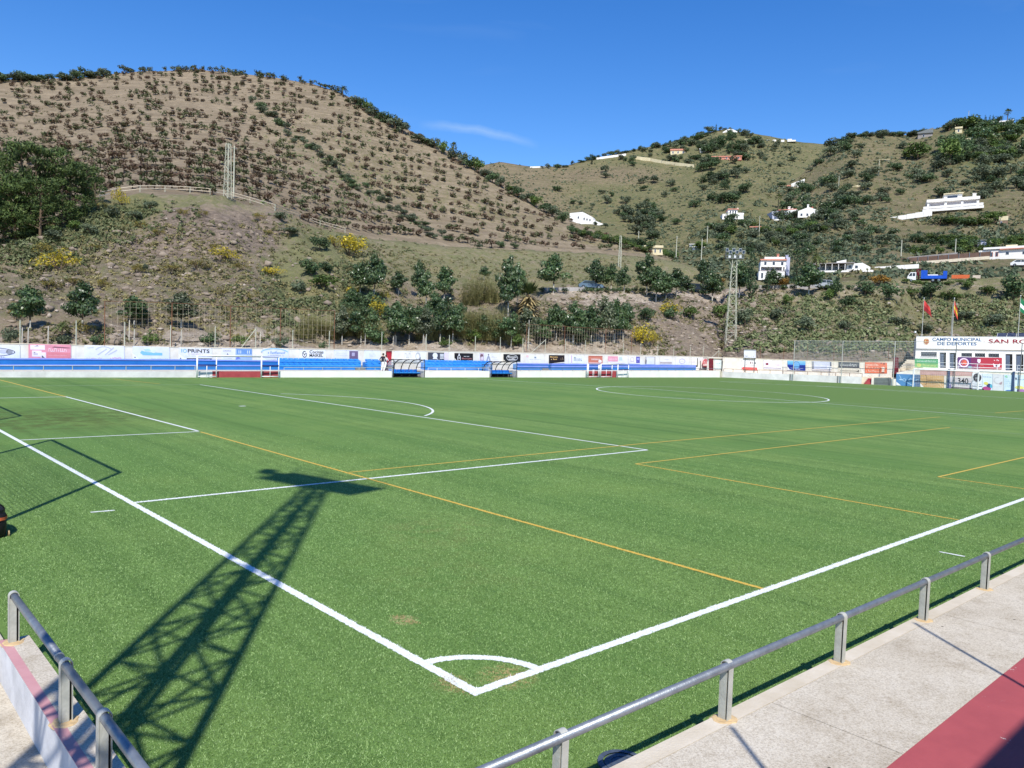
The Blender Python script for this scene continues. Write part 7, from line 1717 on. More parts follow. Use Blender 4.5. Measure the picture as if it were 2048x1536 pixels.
for px, py, t_, w in ((1432, 258, 246, 5), (1184, 325, 305, 6)): plant_px('cypress', px, py+4, t_, w, 'tiny dark cypress on the skyline of the far hill', 'skyline cypresses', [2])
for n_, cx, cy, rx, ry, s0, s1, ks, lb, gp, sd in (
    (42, 1640, 420, 90, 50, 16, 36, ['bush', 'olive', 'round'], 'dark leafy tree around the gabled and stepped white villas', 'trees around the white villas', 21),
    (34, 1470, 480, 90, 40, 16, 32, ['round', 'light', 'olive'], 'green tree in the valley below the two storey villa', 'trees in the valley below the villas', 22),
    (44, 1720, 350, 130, 80, 14, 34, ['olive', 'olive', 'bush'], 'grey green tree on the upper middle of the villa hillside', 'trees on the upper villa hillside', 23),
    (44, 1960, 350, 130, 60, 18, 40, ['olive', 'olive', 'bush'], 'grey green tree on the slope above the large villa', 'trees on the slope above the large villa', 24),
    (46, 1990, 285, 90, 42, 22, 46, ['bush', 'round', 'light'], 'dense dark tree in the wood below the fan palm skyline', 'trees of the wood below the fan palm skyline', 25),
    (28, 1700, 490, 110, 40, 16, 34, ['olive', 'round'], 'round tree on the terraces behind the bungalow', 'trees on the terraces behind the bungalow', 26),
    (20, 1600, 470, 60, 40, 16, 30, ['bush', 'olive', 'light'], 'bushy tree above the two storey house', 'trees above the two storey house', 27),
    (16, 2150, 400, 100, 140, 22, 44, ['olive', 'bush'], 'bushy tree on the hillside at the picture edge', 'trees at the edge of the villa hillside', 28)):
    scatter(n_, cx, cy, rx, ry, s0, s1, ks, lb, gp, (3,), sd)
q = random.Random(15)
for i in range(30):
    a = lerp(1650, 1850, i/29)+q.uniform(-5, 5); b_ = itp(a, RID4)+4; plant_px(q.choice(['bush', 'olive']), a, b_, b_-q.uniform(7, 17), q.uniform(12, 26), 'dark skyline tree '+hill_mark(a, b_), 'skyline trees of the villa hillside', [3])
for px, py, t_, w, k in ((1912, 256, 226, 50, 'bush'), (1898, 262, 236, 40, 'olive'), (1960, 252, 236, 26, 'bush'), (1945, 252, 238, 24, 'bush'), (1832, 270, 258, 26, 'bush'), (1835, 320, 272, 60, 'light'), (1900, 330, 262, 64, 'light'), (1893, 300, 256, 50, 'bush'), (2030, 262, 244, 40, 'bush'), (1560, 330, 316, 30, 'bush'), (1955, 452, 420, 60, 'light'), (1910, 448, 424, 56, 'light'), (1880, 450, 426, 50, 'bush'), (1990, 446, 416, 50, 'light'), (1930, 452, 430, 50, 'bush')): plant_px(k, px, py, t_, w, {'light': 'fresh green', 'bush': 'dark bushy', 'olive': 'grey green'}[k]+' tree '+hill_mark(px, py), VG, [3])
for i in range(42):                              # plantation below the villa terrace
    a = q.uniform(1815, 2060); b_ = q.uniform(478, 512)-(a-1815)*.03; plant_px(q.choice(['light', 'light', 'bush']), a, b_, b_-q.uniform(16, 26), q.uniform(24, 40), 'dense plantation bush '+hill_mark(a, b_), 'green plantation below the large villa', [3])
plant_px('fan_palm', 2014, 246, 213, 16, 'tall fan palm on the skyline beside a small white hut', None, [3]); plant_px('fan_palm', 1556, 418, 386, 16, 'fan palm behind the long white villa', None, [3])
for px, w in ((1970, 6), (1979, 5), (1985, 5)): plant_px('cypress', px, 252, 228, w+2, 'thin dark cypress on the skyline of the villa hillside', 'skyline cypresses of the villa hillside', [3])
for px in (1938, 1958, 1975, 1990, 2010): plant_px('cypress', px, 504, 470, 9, 'thin cypress behind the long white house', 'cypresses behind the long white house', [3])
for i in range(26):                              # clipped bushes along the road edge
    px = [1040, 1060, 1084, 1105, 1130, 1172, 1186, 1200, 1214, 1228, 1240, 1256, 1270, 1284, 1300, 1365, 1384, 1500, 1512, 1530, 1568, 1586, 1640, 1655, 1668, 1700][i]
    b_ = 584 if px < 1400 else 578; plant_px('round', px, b_+2, b_-14, 17, 'low round clipped bush on the road edge above '+mark(px), 'clipped bushes along the road', [0, 3])

# ------------------------------------------------------------------ scrub, grass tufts and stones on the slopes (uncountable)
def tufts(name, regions, m, leaf, hmin, hmax, per, seed, only, soft=False):
    q = np.random.default_rng(seed); Ps, Ns, Ss = [], [], []
    for n, x0, x1, y0, y1, dens in regions:
        for i in range(n):
            px, py = (q.normal((x0+x1)/2, (x1-x0)*.3), q.normal((y0+y1)/2, (y1-y0)*.3)) if soft else (q.uniform(x0, x1), q.uniform(y0, y1))
            h = place(px, py)
            if h is None or h[2] not in only: continue
            p = np.array(h[0]); hh = q.uniform(hmin, hmax)*dens
            if fbm(p[0], p[1], .06, 3, seed) < -.12: continue
            k = per; u = q.normal(0, 1, (k, 3)); u /= np.linalg.norm(u, axis=1)[:, None]; u[:, 2] = np.abs(u[:, 2])
            Ps.append(p+u*hh*np.array([.8, .8, .6])*q.uniform(.3, 1, (k, 1))); Ns.append(u); Ss.append(np.full(k, leaf*hh))
    V, F = leaves(np.concatenate(Ps), np.concatenate(Ns), np.concatenate(Ss), .6, .5, q)
    o = link(name, np_mesh(name, V, F, m)); tag(o, kind='stuff')
tufts('dry_scrub', [(2200, -60, 760, 440, 690, .8), (1500, 690, 1330, 490, 590, .8), (900, 690, 1330, 592, 690, .8), (2000, 1230, 2060, 580, 715, .9)], L_SCRUB, .30, .3, .85, 14, 31, (0,))
tufts('grey_green_scrub', [(700, 0, 330, 395, 480, .9), (500, -60, 160, 440, 540, .9), (800, 540, 760, 440, 660, .95), (350, 480, 700, 560, 660, .8), (500, 690, 1330, 490, 590, .7), (400, 1000, 1440, 595, 690, .8)], L_SCRUBG, .30, .35, .95, 16, 33, (0,), True)
tufts('straw_grass', [(2200, 0, 720, 450, 680, .8), (900, 700, 1330, 500, 680, .7), (600, 1250, 2060, 590, 705, .7)], L_STRAW, .30, .3, .7, 14, 39, (0,))
tufts('bank_scrub', [(2200, 1440, 2060, 590, 705, 1.)], L_SCRUBG, .32, .35, 1.0, 16, 34, (0,))
tufts('hill_scrub', [(6500, 950, 1700, 290, 540, .85), (7500, 1380, 2060, 250, 570, .85)], L_OLIVE, .5, .6, 1.7, 8, 35, (2, 3))
tufts('hill_grass', [(2600, 950, 1700, 290, 540, 1.), (2600, 1380, 2060, 250, 570, 1.)], L_SCRUB, .5, .5, 1.2, 6, 36, (2, 3))
tufts('orchard_weeds', [(2200, -30, 1380, 150, 500, 1.)], L_SCRUB, .45, .4, .8, 6, 37, (1,))
tufts('orchard_gully_weeds', [(900, 470, 900, 180, 470, 1.1)], L_SCRUBG, .45, .4, .9, 6, 38, (1,), True)
def stones(name, regions, m, smin, smax, seed, only):
    q = np.random.default_rng(seed); bmq = bmesh.new(); bmesh.ops.create_icosphere(bmq, subdivisions=1, radius=1); base = np.array([tuple(v.co) for v in bmq.verts]); fc = np.array([[v.index for v in f.verts] for f in bmq.faces]); bmq.free()
    Vs, Fs, k = [], [], 0
    for n, x0, x1, y0, y1 in regions:
        for i in range(n):
            h = place(q.uniform(x0, x1), q.uniform(y0, y1))
            if h is None or h[2] not in only: continue
            s = smin*(smax/smin)**(q.random()**2.2); a = q.uniform(0, 6.28); c, d = math.cos(a), math.sin(a)
            V = base*(1+q.normal(0, .2, (len(base), 1)))*np.array([s*q.uniform(.8, 1.5), s*q.uniform(.6, 1.1), s*q.uniform(.4, .8)])
            V = np.stack([V[:, 0]*c-V[:, 1]*d, V[:, 0]*d+V[:, 1]*c, V[:, 2]], 1)+np.array(h[0]); Vs.append(V); Fs.append(fc+k); k += len(V)
    o = link(name, np_mesh(name, np.concatenate(Vs), np.concatenate(Fs), m)); tag(o, kind='stuff')
stones('rubble', [(1000, -40, 700, 430, 690), (700, 1000, 1500, 592, 700), (500, 1440, 2050, 640, 716)], ROCKM, .08, .55, 41, (0,))
stones('pale_stones', [(200, -40, 720, 420, 690), (450, 1050, 1500, 592, 700), (350, 1440, 2050, 600, 716), (160, 200, 1330, 676, 698)], ROCKL, .07, .4, 43, (0,))
# ------------------------------------------------------------------ houses and walls on the hills
HWHITE = mat('village_whitewash', srgb(242, 240, 234), srgb(226, 222, 214), .5, .85); HSHADE = mat('shaded_whitewash', srgb(196, 198, 214), srgb(178, 180, 198), .5, .85)  # HSHADE is the whitewash with lilac shade put into its colour
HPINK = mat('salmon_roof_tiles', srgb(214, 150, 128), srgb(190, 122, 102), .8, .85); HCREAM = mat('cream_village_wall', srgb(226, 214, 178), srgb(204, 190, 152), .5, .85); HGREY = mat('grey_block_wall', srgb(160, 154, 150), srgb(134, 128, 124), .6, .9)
SCREEN = mat('brown_screen_mesh', srgb(116, 92, 80), srgb(96, 76, 66), 1.5, .85); GLAZ = mat('house_window_glass', srgb(58, 66, 80), srgb(40, 46, 58), 1, .15, spec=.6)
class House:
    """a building set on the hillside; x and z in photo pixels at its own distance, depth in metres"""
    def __init__(s, name, px, py, label, cat='building', group=None, yaw=0, only=None, rise=0):
        s.o = spot(px, py, only); v = s.o-CAM; v.z = 0; v.normalize(); s.k = depth(s.o)/FPX
        X = Vector((v.y, -v.x, 0)); a = math.atan2(X.y, X.x)+yaw
        s.r = empty(name, (s.o.x, s.o.y, s.o.z+rise*s.k), label, cat, group, a)
    def box(s, nm, x0, x1, z0, z1, d0, d1, m, parent=None, skew=0):
        k = s.k; t = MB()
        t.hexa([(x0*k, d0, z0*k), (x1*k, d0, (z0+skew)*k), (x1*k, d1, (z0+skew)*k), (x0*k, d1, z0*k)], [(x0*k, d0, z1*k), (x1*k, d0, (z1+skew)*k), (x1*k, d1, (z1+skew)*k), (x0*k, d1, z1*k)], m)
        return t.build(nm, parent or s.r)
    def win(s, x0, x1, z0, z1, d=0., nm='window', fm=None):
        o = s.box(nm, x0-.35, x1+.35, z0-.3, z1+.35, d-.05, d+.1, fm or WHITE_PAINT); s.box('pane', x0, x1, z0, z1, d-.075, d-.052, GLAZ, o); return o
    def wedge(s, nm, x0, x1, zl, zr, zb, d0, d1, m):
        k = s.k; t = MB(); t.hexa([(x0*k, d0, zb*k), (x1*k, d0, zb*k), (x1*k, d1, zb*k), (x0*k, d1, zb*k)], [(x0*k, d0, zl*k), (x1*k, d0, zr*k), (x1*k, d1, zr*k), (x0*k, d1, zl*k)], m); return t.build(nm, s.r)
    def gable(s, nm, x0, x1, z0, zp, d0, d1, m):
        k = s.k; t = MB(); xm = (x0+x1)/2; t.prism([(x0*k, z0*k), (x1*k, z0*k), (xm*k, zp*k)], d1-d0, m, Matrix.Translation((0, d0, 0))); return t.build(nm, s.r)
    def chimney(s, x0, x1, z0, z1, d, m=None):
        o = s.box('chimney', x0, x1, z0, z1, d, d+.7, m or HWHITE); s.box('chimney_cap', x0-.5, x1+.5, z1, z1+1, d-.15, d+.85, m or HWHITE, o)
h = House('farmhouse', 1160, 447, 'long windowed white farmhouse above the green hedge at the foot of the orchard hill', only=[1, 2], yaw=-.25)
h.wedge('wall', -22, 4, 21, 23, -8, 0, 7, HWHITE); h.wedge('wall', 4.2, 24, 23, 13, -8, .1, 7, HWHITE); h.wedge('wing_wall', 24.2, 46, 8, -1, -14, .3, 6, HWHITE); h.box('step_wall', 24, 26, 8, 11, .3, 6, HWHITE)
for x in (-5, 7, 13, 19): h.win(x, x+2.4, 9-(.2*x), 13-(.25*x), -.02)
h = House('villa', 1466, 440, 'two storey white villa above the valley beside a tall cypress', only=[3], yaw=.15)
h.box('wall', -21, 20, 0, 12, 0, 7, HWHITE, skew=1); h.box('upper_wall', -9, 9, 12, 22, 1.2, 6, HWHITE); h.box('wing_wall', 9, 21, 12, 15, .5, 7, HWHITE); h.box('roof', -10.5, 11, 22, 23.5, .8, 6.4, HPINK); h.chimney(9, 11, 22, 25, 2)
for x in (-18, -7, -1, 6): h.win(x, x+3.4, 3.5, 7.5)
for x in (-6, -1, 4): h.win(x, x+2.6, 15, 19.5, 1.2)
h.box('balcony', -22, 20, -.5, .8, -1.4, 0, HWHITE, skew=1)
h = House('villa', 1573, 437, 'long stepped white villa with a shade toned veranda on the hillside', only=[3], yaw=.3)
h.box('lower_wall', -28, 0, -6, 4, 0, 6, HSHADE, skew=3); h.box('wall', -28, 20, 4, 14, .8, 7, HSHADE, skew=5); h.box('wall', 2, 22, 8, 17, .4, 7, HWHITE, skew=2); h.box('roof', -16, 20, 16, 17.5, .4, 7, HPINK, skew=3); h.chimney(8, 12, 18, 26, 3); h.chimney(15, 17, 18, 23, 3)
for x in (-24, -14, -7): h.win(x, x+4, 6.5+x*.1+2, 11+x*.1+2, .8)
for x in (5, 11, 16): h.win(x, x+3, 10, 14, .4)
h.box('terrace_parapet', -28, 22, -6.5, -4, -1.6, -1.3, HWHITE, skew=5)
h = House('villa', 1619, 433, 'gabled white villa with two chimneys beside the stepped villa', only=[3], yaw=.1)
h.box('wall', -22, 18, -2, 11, 0, 7, HWHITE); h.gable('gable', -22, 18, 11, 19, 0, 7, HWHITE); h.chimney(-4, -1, 17, 25, 2); h.box('wing_wall', 18.2, 34, 2, 11, .6, 6, HWHITE, skew=4); h.chimney(6, 8, 14, 22, 4, HPINK)
for x in (-17, -6, 4): h.win(x, x+3.4, 1.5, 6)
h = House('shed_house', 1597, 374, 'white shed with a single sloping roof alone high on the hillside', only=[3])
h.wedge('wall', -14, 11, 7, 16, -3, 0, 5, HWHITE); h.box('side_wall', -22, -15, 0, 5, .5, 4, HPINK); h.win(-2, 1, 4, 7); h.box('shade_roof', -42, -30, 2, 3, 0, 4, GREY)
for x in (-41, -36, -31): h.box('shade_post', x, x+.6, -6, 2, .2, .5, GREY)
h = House('large_villa', 1905, 424, 'large white villa with three balcony openings and a roof tower on a terrace', only=[3], yaw=.06)
h.box('terrace_slab', -54, 52, -1, 4, -3, 8, HWHITE, skew=4); h.box('terrace_wall', -40, 30, -8, -1, -1, 8, HGREY, skew=3)
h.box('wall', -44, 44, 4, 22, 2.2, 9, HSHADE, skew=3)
for x0, x1 in ((-46, -42), (-15, -11), (14, 18), (41, 45)): h.box('pillar', x0, x1, 4, 21, 0, .8, HWHITE, skew=.2)
h.box('roof_slab', -47, 46, 20.5, 26, -.4, 9, HWHITE, skew=3.4); h.box('parapet', -53, 51, 5, 9.5, -2.9, -2.6, HWHITE, skew=4)
h.box('tower_wall', -16, 16, 26, 37, 2, 8, HWHITE, skew=1.4); h.box('tower_roof', -17, 18, 37.5, 39, 1.4, 8.4, HCREAM, skew=1.4)
o = h.box('window', -11, 9, 28.3, 34.5, 1.9, 2.1, WHITE_PAINT, skew=.8); h.box('pane', -10, 8, 29, 34, 1.8, 1.88, GLAZ, o, skew=.8)
h.chimney(35, 41, 28, 38, 3)
for x in (-38, -8, 22): o = h.box('window', x, x+16, 10, 16.5, 2.1, 2.25, HGREY, skew=.6); h.box('pane', x+1, x+15, 10.6, 16, 2.0, 2.08, GLAZ, o, skew=.6)
h = House('terrace_wall', 1822, 438, 'low white garden wall stepping down beside the large villa', 'wall', only=[3])
for i in range(5): h.box('wall_bay', -38+i*15, -23.3+i*15, -3+i*1.6, 5+i*2.4, 0, .5, HWHITE, skew=1.5)
h = House('stone_hut', 2007, 450, 'small stone hut with a cream upper wall beside the plantation', only=[3])
h.box('lower_wall', -8, 7, -1, 9, 0, 3, mat('brown_stone', srgb(150, 126, 106), srgb(120, 98, 82), 1.4, .9)); h.box('wall', -8.3, 7.3, 9, 17.5, -.1, 3.1, HCREAM); h.win(-5, -3, 2, 7, 0, 'door'); h.box('post', -4, -3.4, 17.5, 21, 1, 1.2, HWHITE)
h = House('two_storey_house', 1548, 558, 'two storey white house with a dark open gallery and cypresses at its side', only=[0, 3], yaw=.08)
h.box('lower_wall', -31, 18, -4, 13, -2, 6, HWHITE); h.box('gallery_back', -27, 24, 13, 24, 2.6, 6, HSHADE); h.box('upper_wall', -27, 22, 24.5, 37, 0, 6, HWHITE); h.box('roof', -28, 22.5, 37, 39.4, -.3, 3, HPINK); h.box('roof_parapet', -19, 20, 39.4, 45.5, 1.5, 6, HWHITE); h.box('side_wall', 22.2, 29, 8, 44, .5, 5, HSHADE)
for x0, x1 in ((-28, -26), (14, 16.5), (19, 22)): h.box('pillar', x0, x1, 13, 24.5, 0, .5, HWHITE)
for x in (-20, -4, 12): h.win(x, x+4.2, 28, 34)
h.win(-26, -22.5, 0, 10, -2, 'door'); h.win(-16, -11, 15, 22, 2.6); h.chimney(5, 9, 44, 51, 2, HPINK); h.chimney(22, 27, 44, 49, 2, HSHADE); h.box('balcony_rail', -27, 22, 13, 17, -.1, .1, HGREY)
h = House('bungalow', 1686, 541, 'low white bungalow with a shaded veranda and a sloping white gable', only=[0, 3], yaw=.1)
h.box('wall', -44, 6, 0, 12, 2, 6, HSHADE, skew=1); h.box('veranda_roof', -46, 20, 12, 13.6, -1, 6, HGREY, skew=2); h.box('wall', 6.2, 34, 0, 14, 0, 6, HWHITE, skew=1); h.wedge('gable', 34.2, 50, 16, 7, -2, 0, 6, HWHITE); h.box('roof_store', -10, 8, 15, 21, 3, 6, HWHITE, skew=4)
for x in (-45, -34, -22, -10, 2): h.box('veranda_post', x, x+1, 0, 12, -1, -.7, HWHITE)
for x in (-38, -26, -14): h.win(x, x+5, 3, 9, 2)
for x in (10, 22): h.win(x, x+5, 5, 10, 0)
h.gable('pavilion_roof', -58, -42, 12, 18, 0, 4, HWHITE); h.box('terrace_parapet', -60, 52, -7, -3.5, -3, -2.7, HWHITE, skew=2)
h = House('garden_wall', 1775, 536, 'long white garden wall running beside the bungalow', 'wall', only=[0, 3])
for i in range(4): h.box('wall_bay', -48+i*26, -22.4+i*26, -6+i*1.2, 1+i*1.6, 0, .4, HWHITE, skew=1.4)
h = House('long_house', 2010, 518, 'long white house with brown windows and a faded red roof edge at the picture edge', only=[3], yaw=.0)
h.box('wall', -46, 92, -6, 18, 0, 7, HWHITE, skew=4); h.box('roof', -38, 94, 19.5, 23.5, -.3, 7, HWHITE, skew=4); h.box('roof_tiles', -10, 94, 18.2, 19.8, -.5, 4, HPINK, skew=4); h.box('roof_store', 0, 20, 24, 30, 2, 5, HCREAM, skew=.5)
for x, w in ((-42, 8), (-31, 10), (-17, 5)): o = h.box('window', x, x+w, 6+x*.02, 15+x*.02, -.06, .1, HPINK); h.box('pane', x+.8, x+w-.8, 6.6+x*.02, 14.4+x*.02, -.08, -.062, GLAZ, o)
for x in (1, 29, 44): h.win(x, x+5, 9, 14)
h = House('white_shed', 1970, 496, 'small grey white shed in the trees behind the long white house', only=[3])
h.box('wall', -13, 2, 0, 15, 0, 3, HSHADE); h.box('roof', -14, 3, 15, 16.4, -.3, 3.3, GREY); h.box('wall', 8, 13, 6, 14, 0, 3, HWHITE); h.win(-10, -8, 3, 10); h.win(-5, -2, 3, 10, 0, 'door')
h = House('screen_fence', 1885, 527, 'brown screened fence on a pale wall running up to the long white house', 'fence', only=[0, 3])
h.box('base_wall', -100, 80, -5, 1, 0, .5, CREAM_WALL, skew=12)
for i in range(9): h.box('screen_panel', -80+i*18, -62.6+i*18, 1.5+1.2*i, 11.5+1.2*i, .2, .26, SCREEN, skew=1.2)
for i in range(10): h.box('post', -80.6+i*18, -79.8+i*18, 1+1.2*i, 13+1.2*i, .05, .18, GALV)
h.box('green_bin', -94, -81, .5, 8, -.4, .8, flat(74, 120, 92)); h.box('upper_wall', -82, 26, 14, 21, 8, 8.6, HGREY, skew=9)
for px, py, x0, x1, zt, m, lab in ((1460, 266, -12, 12, 5, HWHITE, 'low white domed house on the top of the far hill'), (1356, 309, -15, 15, 11, HCREAM, 'cream house with two wings below the far hilltop'), (1452, 319, -28, 30, 7, HPINK, 'long salmon pink house on the far hillside'), (1412, 303, -12, 18, 6, HWHITE, 'small white house with an arched wall on the far hillside'), (1500, 282, -10, 10, 4, HCREAM, 'tiny cream house on the far hilltop slope'), (1560, 284, -26, 26, 4, HWHITE, 'row of tiny white houses on the far ridge'), (1850, 275, -13, 13, 13, HGREY, 'grey house with a dark slanting roof on the skyline'), (1917, 266, -6, 6, 12, HCREAM, 'small cream hut below the skyline trees'), (2012, 250, -12, 12, 9, HWHITE, 'small white hut on the skyline beside the fan palm'), (1305, 508, -20, 20, 17, HCREAM, 'pale retaining house wall below the hedge at the hill foot'), (1397, 500, -12, 12, 7, HWHITE, 'small white flat house in the valley trees'), (1384, 492, -5, 5, 4, HWHITE, 'tiny white hut in the valley trees'), (1510, 460, -10, 12, 7, HWHITE, 'white garden building below the villas in the trees'), (1770, 322, -8, 8, 3, HCREAM, 'tiny ruined wall on the villa hillside')):
    h = House('hill_house', px, py, lab)
    if px == 1460:
        h.box('wall', -14, 14, 0, 3, 0, 6, HWHITE); t = MB(); k = h.k; t.add([((-13+26*i/10)*k, y, (3+5*math.sin(math.pi*i/10))*k) for y in (0, 6) for i in range(11)], [(i, i+1, 12+i, 11+i) for i in range(10)]+[tuple(range(11)), tuple(range(21, 10, -1))], HWHITE); t.build('dome', h.r); h.box('lower_house', -2, 8, -9, -4, -4, 0, HWHITE); continue
    if px == 1560:
        for x in (-26, -14, 2, 14, 22): h.box('wall', x, x+rq.uniform(4, 9), 0, rq.uniform(3, 5.5), 0, 4, HWHITE)
        continue
    if px == 1850:
        h.wedge('wall', -13, 13, 8, 15, -3, 0, 6, HGREY); h.wedge('roof', -14, 14, 10.5, 18, 8.2, -.5, 6.5, GREY); h.win(-4, -1, 2, 6); continue
    h.box('wall', x0, x1, -2, zt*.72, 0, 6, m); h.box('roof', x0-.8, x1+.8, zt*.72, zt, -.4, 6.4, HPINK if zt > 6 and m is not HPINK and px not in (1305, 1397, 2012, 1917) else m)
    n_ = max(1, int((x1-x0)/10))
    for i in range(n_): x = lerp(x0, x1, (i+.5)/n_); h.win(x-1.2, x+1.2, zt*.2, zt*.55)
for pts_, zt, m, lab in (([(1193, 319), (1222, 315), (1252, 311)], 4, HWHITE, 'long thin white wall near the skyline of the far hill'), ([(1268, 318), (1300, 322), (1330, 328), (1360, 332), (1388, 335)], 6, HCREAM, 'long cream retaining wall across the far hill'), ([(1060, 336), (1100, 335)], 3, HWHITE, 'thin white wall on the distant saddle'), ([(1820, 300), (1850, 296)], 3, HCREAM, 'short cream wall below the grey skyline house'), ([(1930, 282), (1960, 272)], 4, HCREAM, 'short cream wall near the skyline trees'), ([(1690, 380), (1720, 372)], 3, HCREAM, 'short pale wall on the bare terrace of the hillside')):
    p0 = spot(*pts_[0]); r = empty('hill_wall', p0, lab, 'wall')
    for a, b_ in zip(pts_[:-1], pts_[1:]):
        A, B = spot(*a), spot(*b_); kz = depth(A)/FPX; v = (A-CAM); v.z = 0; v.normalize(); o_ = v*.6; t = MB()
        t.hexa([A-UPV*2, B-UPV*2, B-UPV*2+o_, A-UPV*2+o_], [A+UPV*zt*kz, B+UPV*zt*kz, B+UPV*zt*kz+o_, A+UPV*zt*kz+o_], m); keep(t.build('wall_bay', None), r)
# --- road along the bench with its barrier
RBAR = mat('grey_barrier', srgb(176, 172, 168), srgb(150, 146, 142), .8, .85)
for a, b_, y0, y1, lab in ((1084, 1172, 583, 582, 'low grey road barrier between the trees on the road'), (1500, 1660, 578, 575, 'low pale road barrier below the two storey house')):
    r = empty('road_barrier', spot(a, y0), lab, 'barrier'); n_ = 8
    for i in range(n_):
        A, B = spot(lerp(a, b_, i/n_), lerp(y0, y1, i/n_), [0, 3]), spot(lerp(a, b_, (i+.96)/n_), lerp(y0, y1, (i+.96)/n_), [0, 3]); t = MB(); v = (A-CAM); v.z = 0; v.normalize(); o_ = v*.25; h_ = UPV*.62; t.hexa([A-UPV*.3, B-UPV*.3, B-UPV*.3+o_, A-UPV*.3+o_], [A+h_, B+h_, B+h_+o_, A+h_+o_], RBAR); keep(t.build('barrier_block', None), r)
# --- vehicles
def wheel(parent, x, y, r_, m=BLACK):
    t = MB(); t.tube((x, y-.12, r_), (x, y+.12, r_), r_, m, 14); o = t.build('wheel', parent); t = MB(); t.tube((x, y-.13, r_), (x, y+.13, r_), r_*.55, GALV, 10); t.build('rim', o)
def car(px, py, m, label, flip=0, only=None):
    o = spot(px, py, only); v = o-CAM; v.z = 0; v.normalize(); r = empty('parked_car', (o.x, o.y, o.z+.05), label, 'car', None, math.atan2(-v.x, v.y)+flip)
    t = MB(); t.prism([(-2.05, .28), (2.05, .28), (2.1, .6), (2.0, .78), (1.15, .88), (-1.75, .92), (-2.1, .8)], 1.68, m, Matrix.Translation((0, -.84, 0))); t.build('body', r)
    t = MB(); t.prism([(1.1, .88), (.5, 1.36), (-1.1, 1.42), (-1.85, .92)], 1.5, m, Matrix.Translation((0, -.75, 0))); c = t.build('cabin', r)
    for y in (-.765, .755): t = MB(); t.prism([(.9, .92), (.42, 1.29), (-.2, 1.33), (-.2, .94)], .01, GLASS_DK, Matrix.Translation((0, y, 0))); t.build('side_window', c); t = MB(); t.prism([(-.28, .94), (-.28, 1.33), (-1.05, 1.34), (-1.5, .96)], .01, GLASS_DK, Matrix.Translation((0, y, 0))); t.build('side_window', c)
    for x in (-1.3, 1.3):
        for y in (-.74, .74): wheel(r, x, y, .31)
    return r
car(2044, 534, WHITE_PAINT, 'white car parked on the slope at the picture edge', 0, [0, 3]); car(1181, 579, flat(96, 118, 136, .3), 'grey blue car on the road behind the barrier', .1, [0]); car(1392, 583, flat(40, 48, 56, .3), 'dark car on the road between the trees', .1, [0]); car(1655, 577, flat(176, 182, 188, .3), 'silver car parked below the bungalow', 0, [0, 3])
o = spot(1842, 566, [0, 3]); v = o-CAM; v.z = 0; v.normalize(); k = depth(o)/FPX
r = empty('crane_truck', (o.x, o.y, o.z+.1), 'white cabbed crane truck with a blue loading bed on the bank road', 'truck', None, math.atan2(-v.x, v.y)); r.scale = (.78,)*3
BLT = mat('blue_truck_paint', srgb(30, 90, 200), srgb(22, 74, 176), .8, .45)
t = MB(); t.prism([(-3.0, .5), (-1.1, .5), (-1.1, 2.3), (-2.3, 2.3), (-2.85, 1.4)], 2.1, WHITE_PAINT, Matrix.Translation((0, -1.05, 0))); c = t.build('cab', r)
t = MB(); t.prism([(-2.65, 1.4), (-1.95, 1.4), (-1.95, 2.1), (-2.25, 2.1)], .02, GLASS_DK, Matrix.Translation((0, -1.075, 0))); t.build('cab_window', c); t = MB(); t.prism([(-1.8, 1.4), (-1.3, 1.4), (-1.3, 2.1), (-1.8, 2.1)], .02, GLASS_DK, Matrix.Translation((0, -1.075, 0))); t.build('cab_window', c)
t = MB(); t.box(-2.9, 5.2, -.9, .9, .45, .75, DARK); t.build('chassis', r); t = MB(); t.box(-.1, 5.2, -1.1, 1.1, .78, 1.5, BLT); t.build('loading_bed', r); t = MB(); t.box(-.1, 1.2, -1.1, 1.1, 1.5, 2.7, BLT); t.build('bed_headboard', r); t = MB(); t.box(4.4, 5.2, -1.1, 1.1, 1.5, 2.5, BLT); t.build('tailboard', r); t = MB(); t.box(1.3, 3.4, -.9, .9, 1.5, 1.75, WHITE_PAINT); t.build('load', r)
t = MB(); t.pipe([(-.6, 0, .8), (-.6, 0, 2.5), (-.2, -.2, 3.1), (-1.0, .1, 2.9), (-.8, .2, 1.6)], .14, DKRED, 6); t.build('crane', r)
for x in (-2.0, 2.4, 3.6):
    for y in (-.92, .92): wheel(r, x, y, .46)
r = empty('orange_barrier_stack', spot(1922, 558, [0, 3]), 'orange and white mesh barriers beside the blue truck', 'barrier', None, math.atan2(-v.x, v.y))
t = MB(); t.box(-1.6, 1.4, 0, .1, .1, .8, OR); t.build('mesh_panel', r); t = MB(); t.box(1.9, 3.2, 0, .1, .1, .7, flat(206, 190, 170)); t.build('mesh_panel', r)
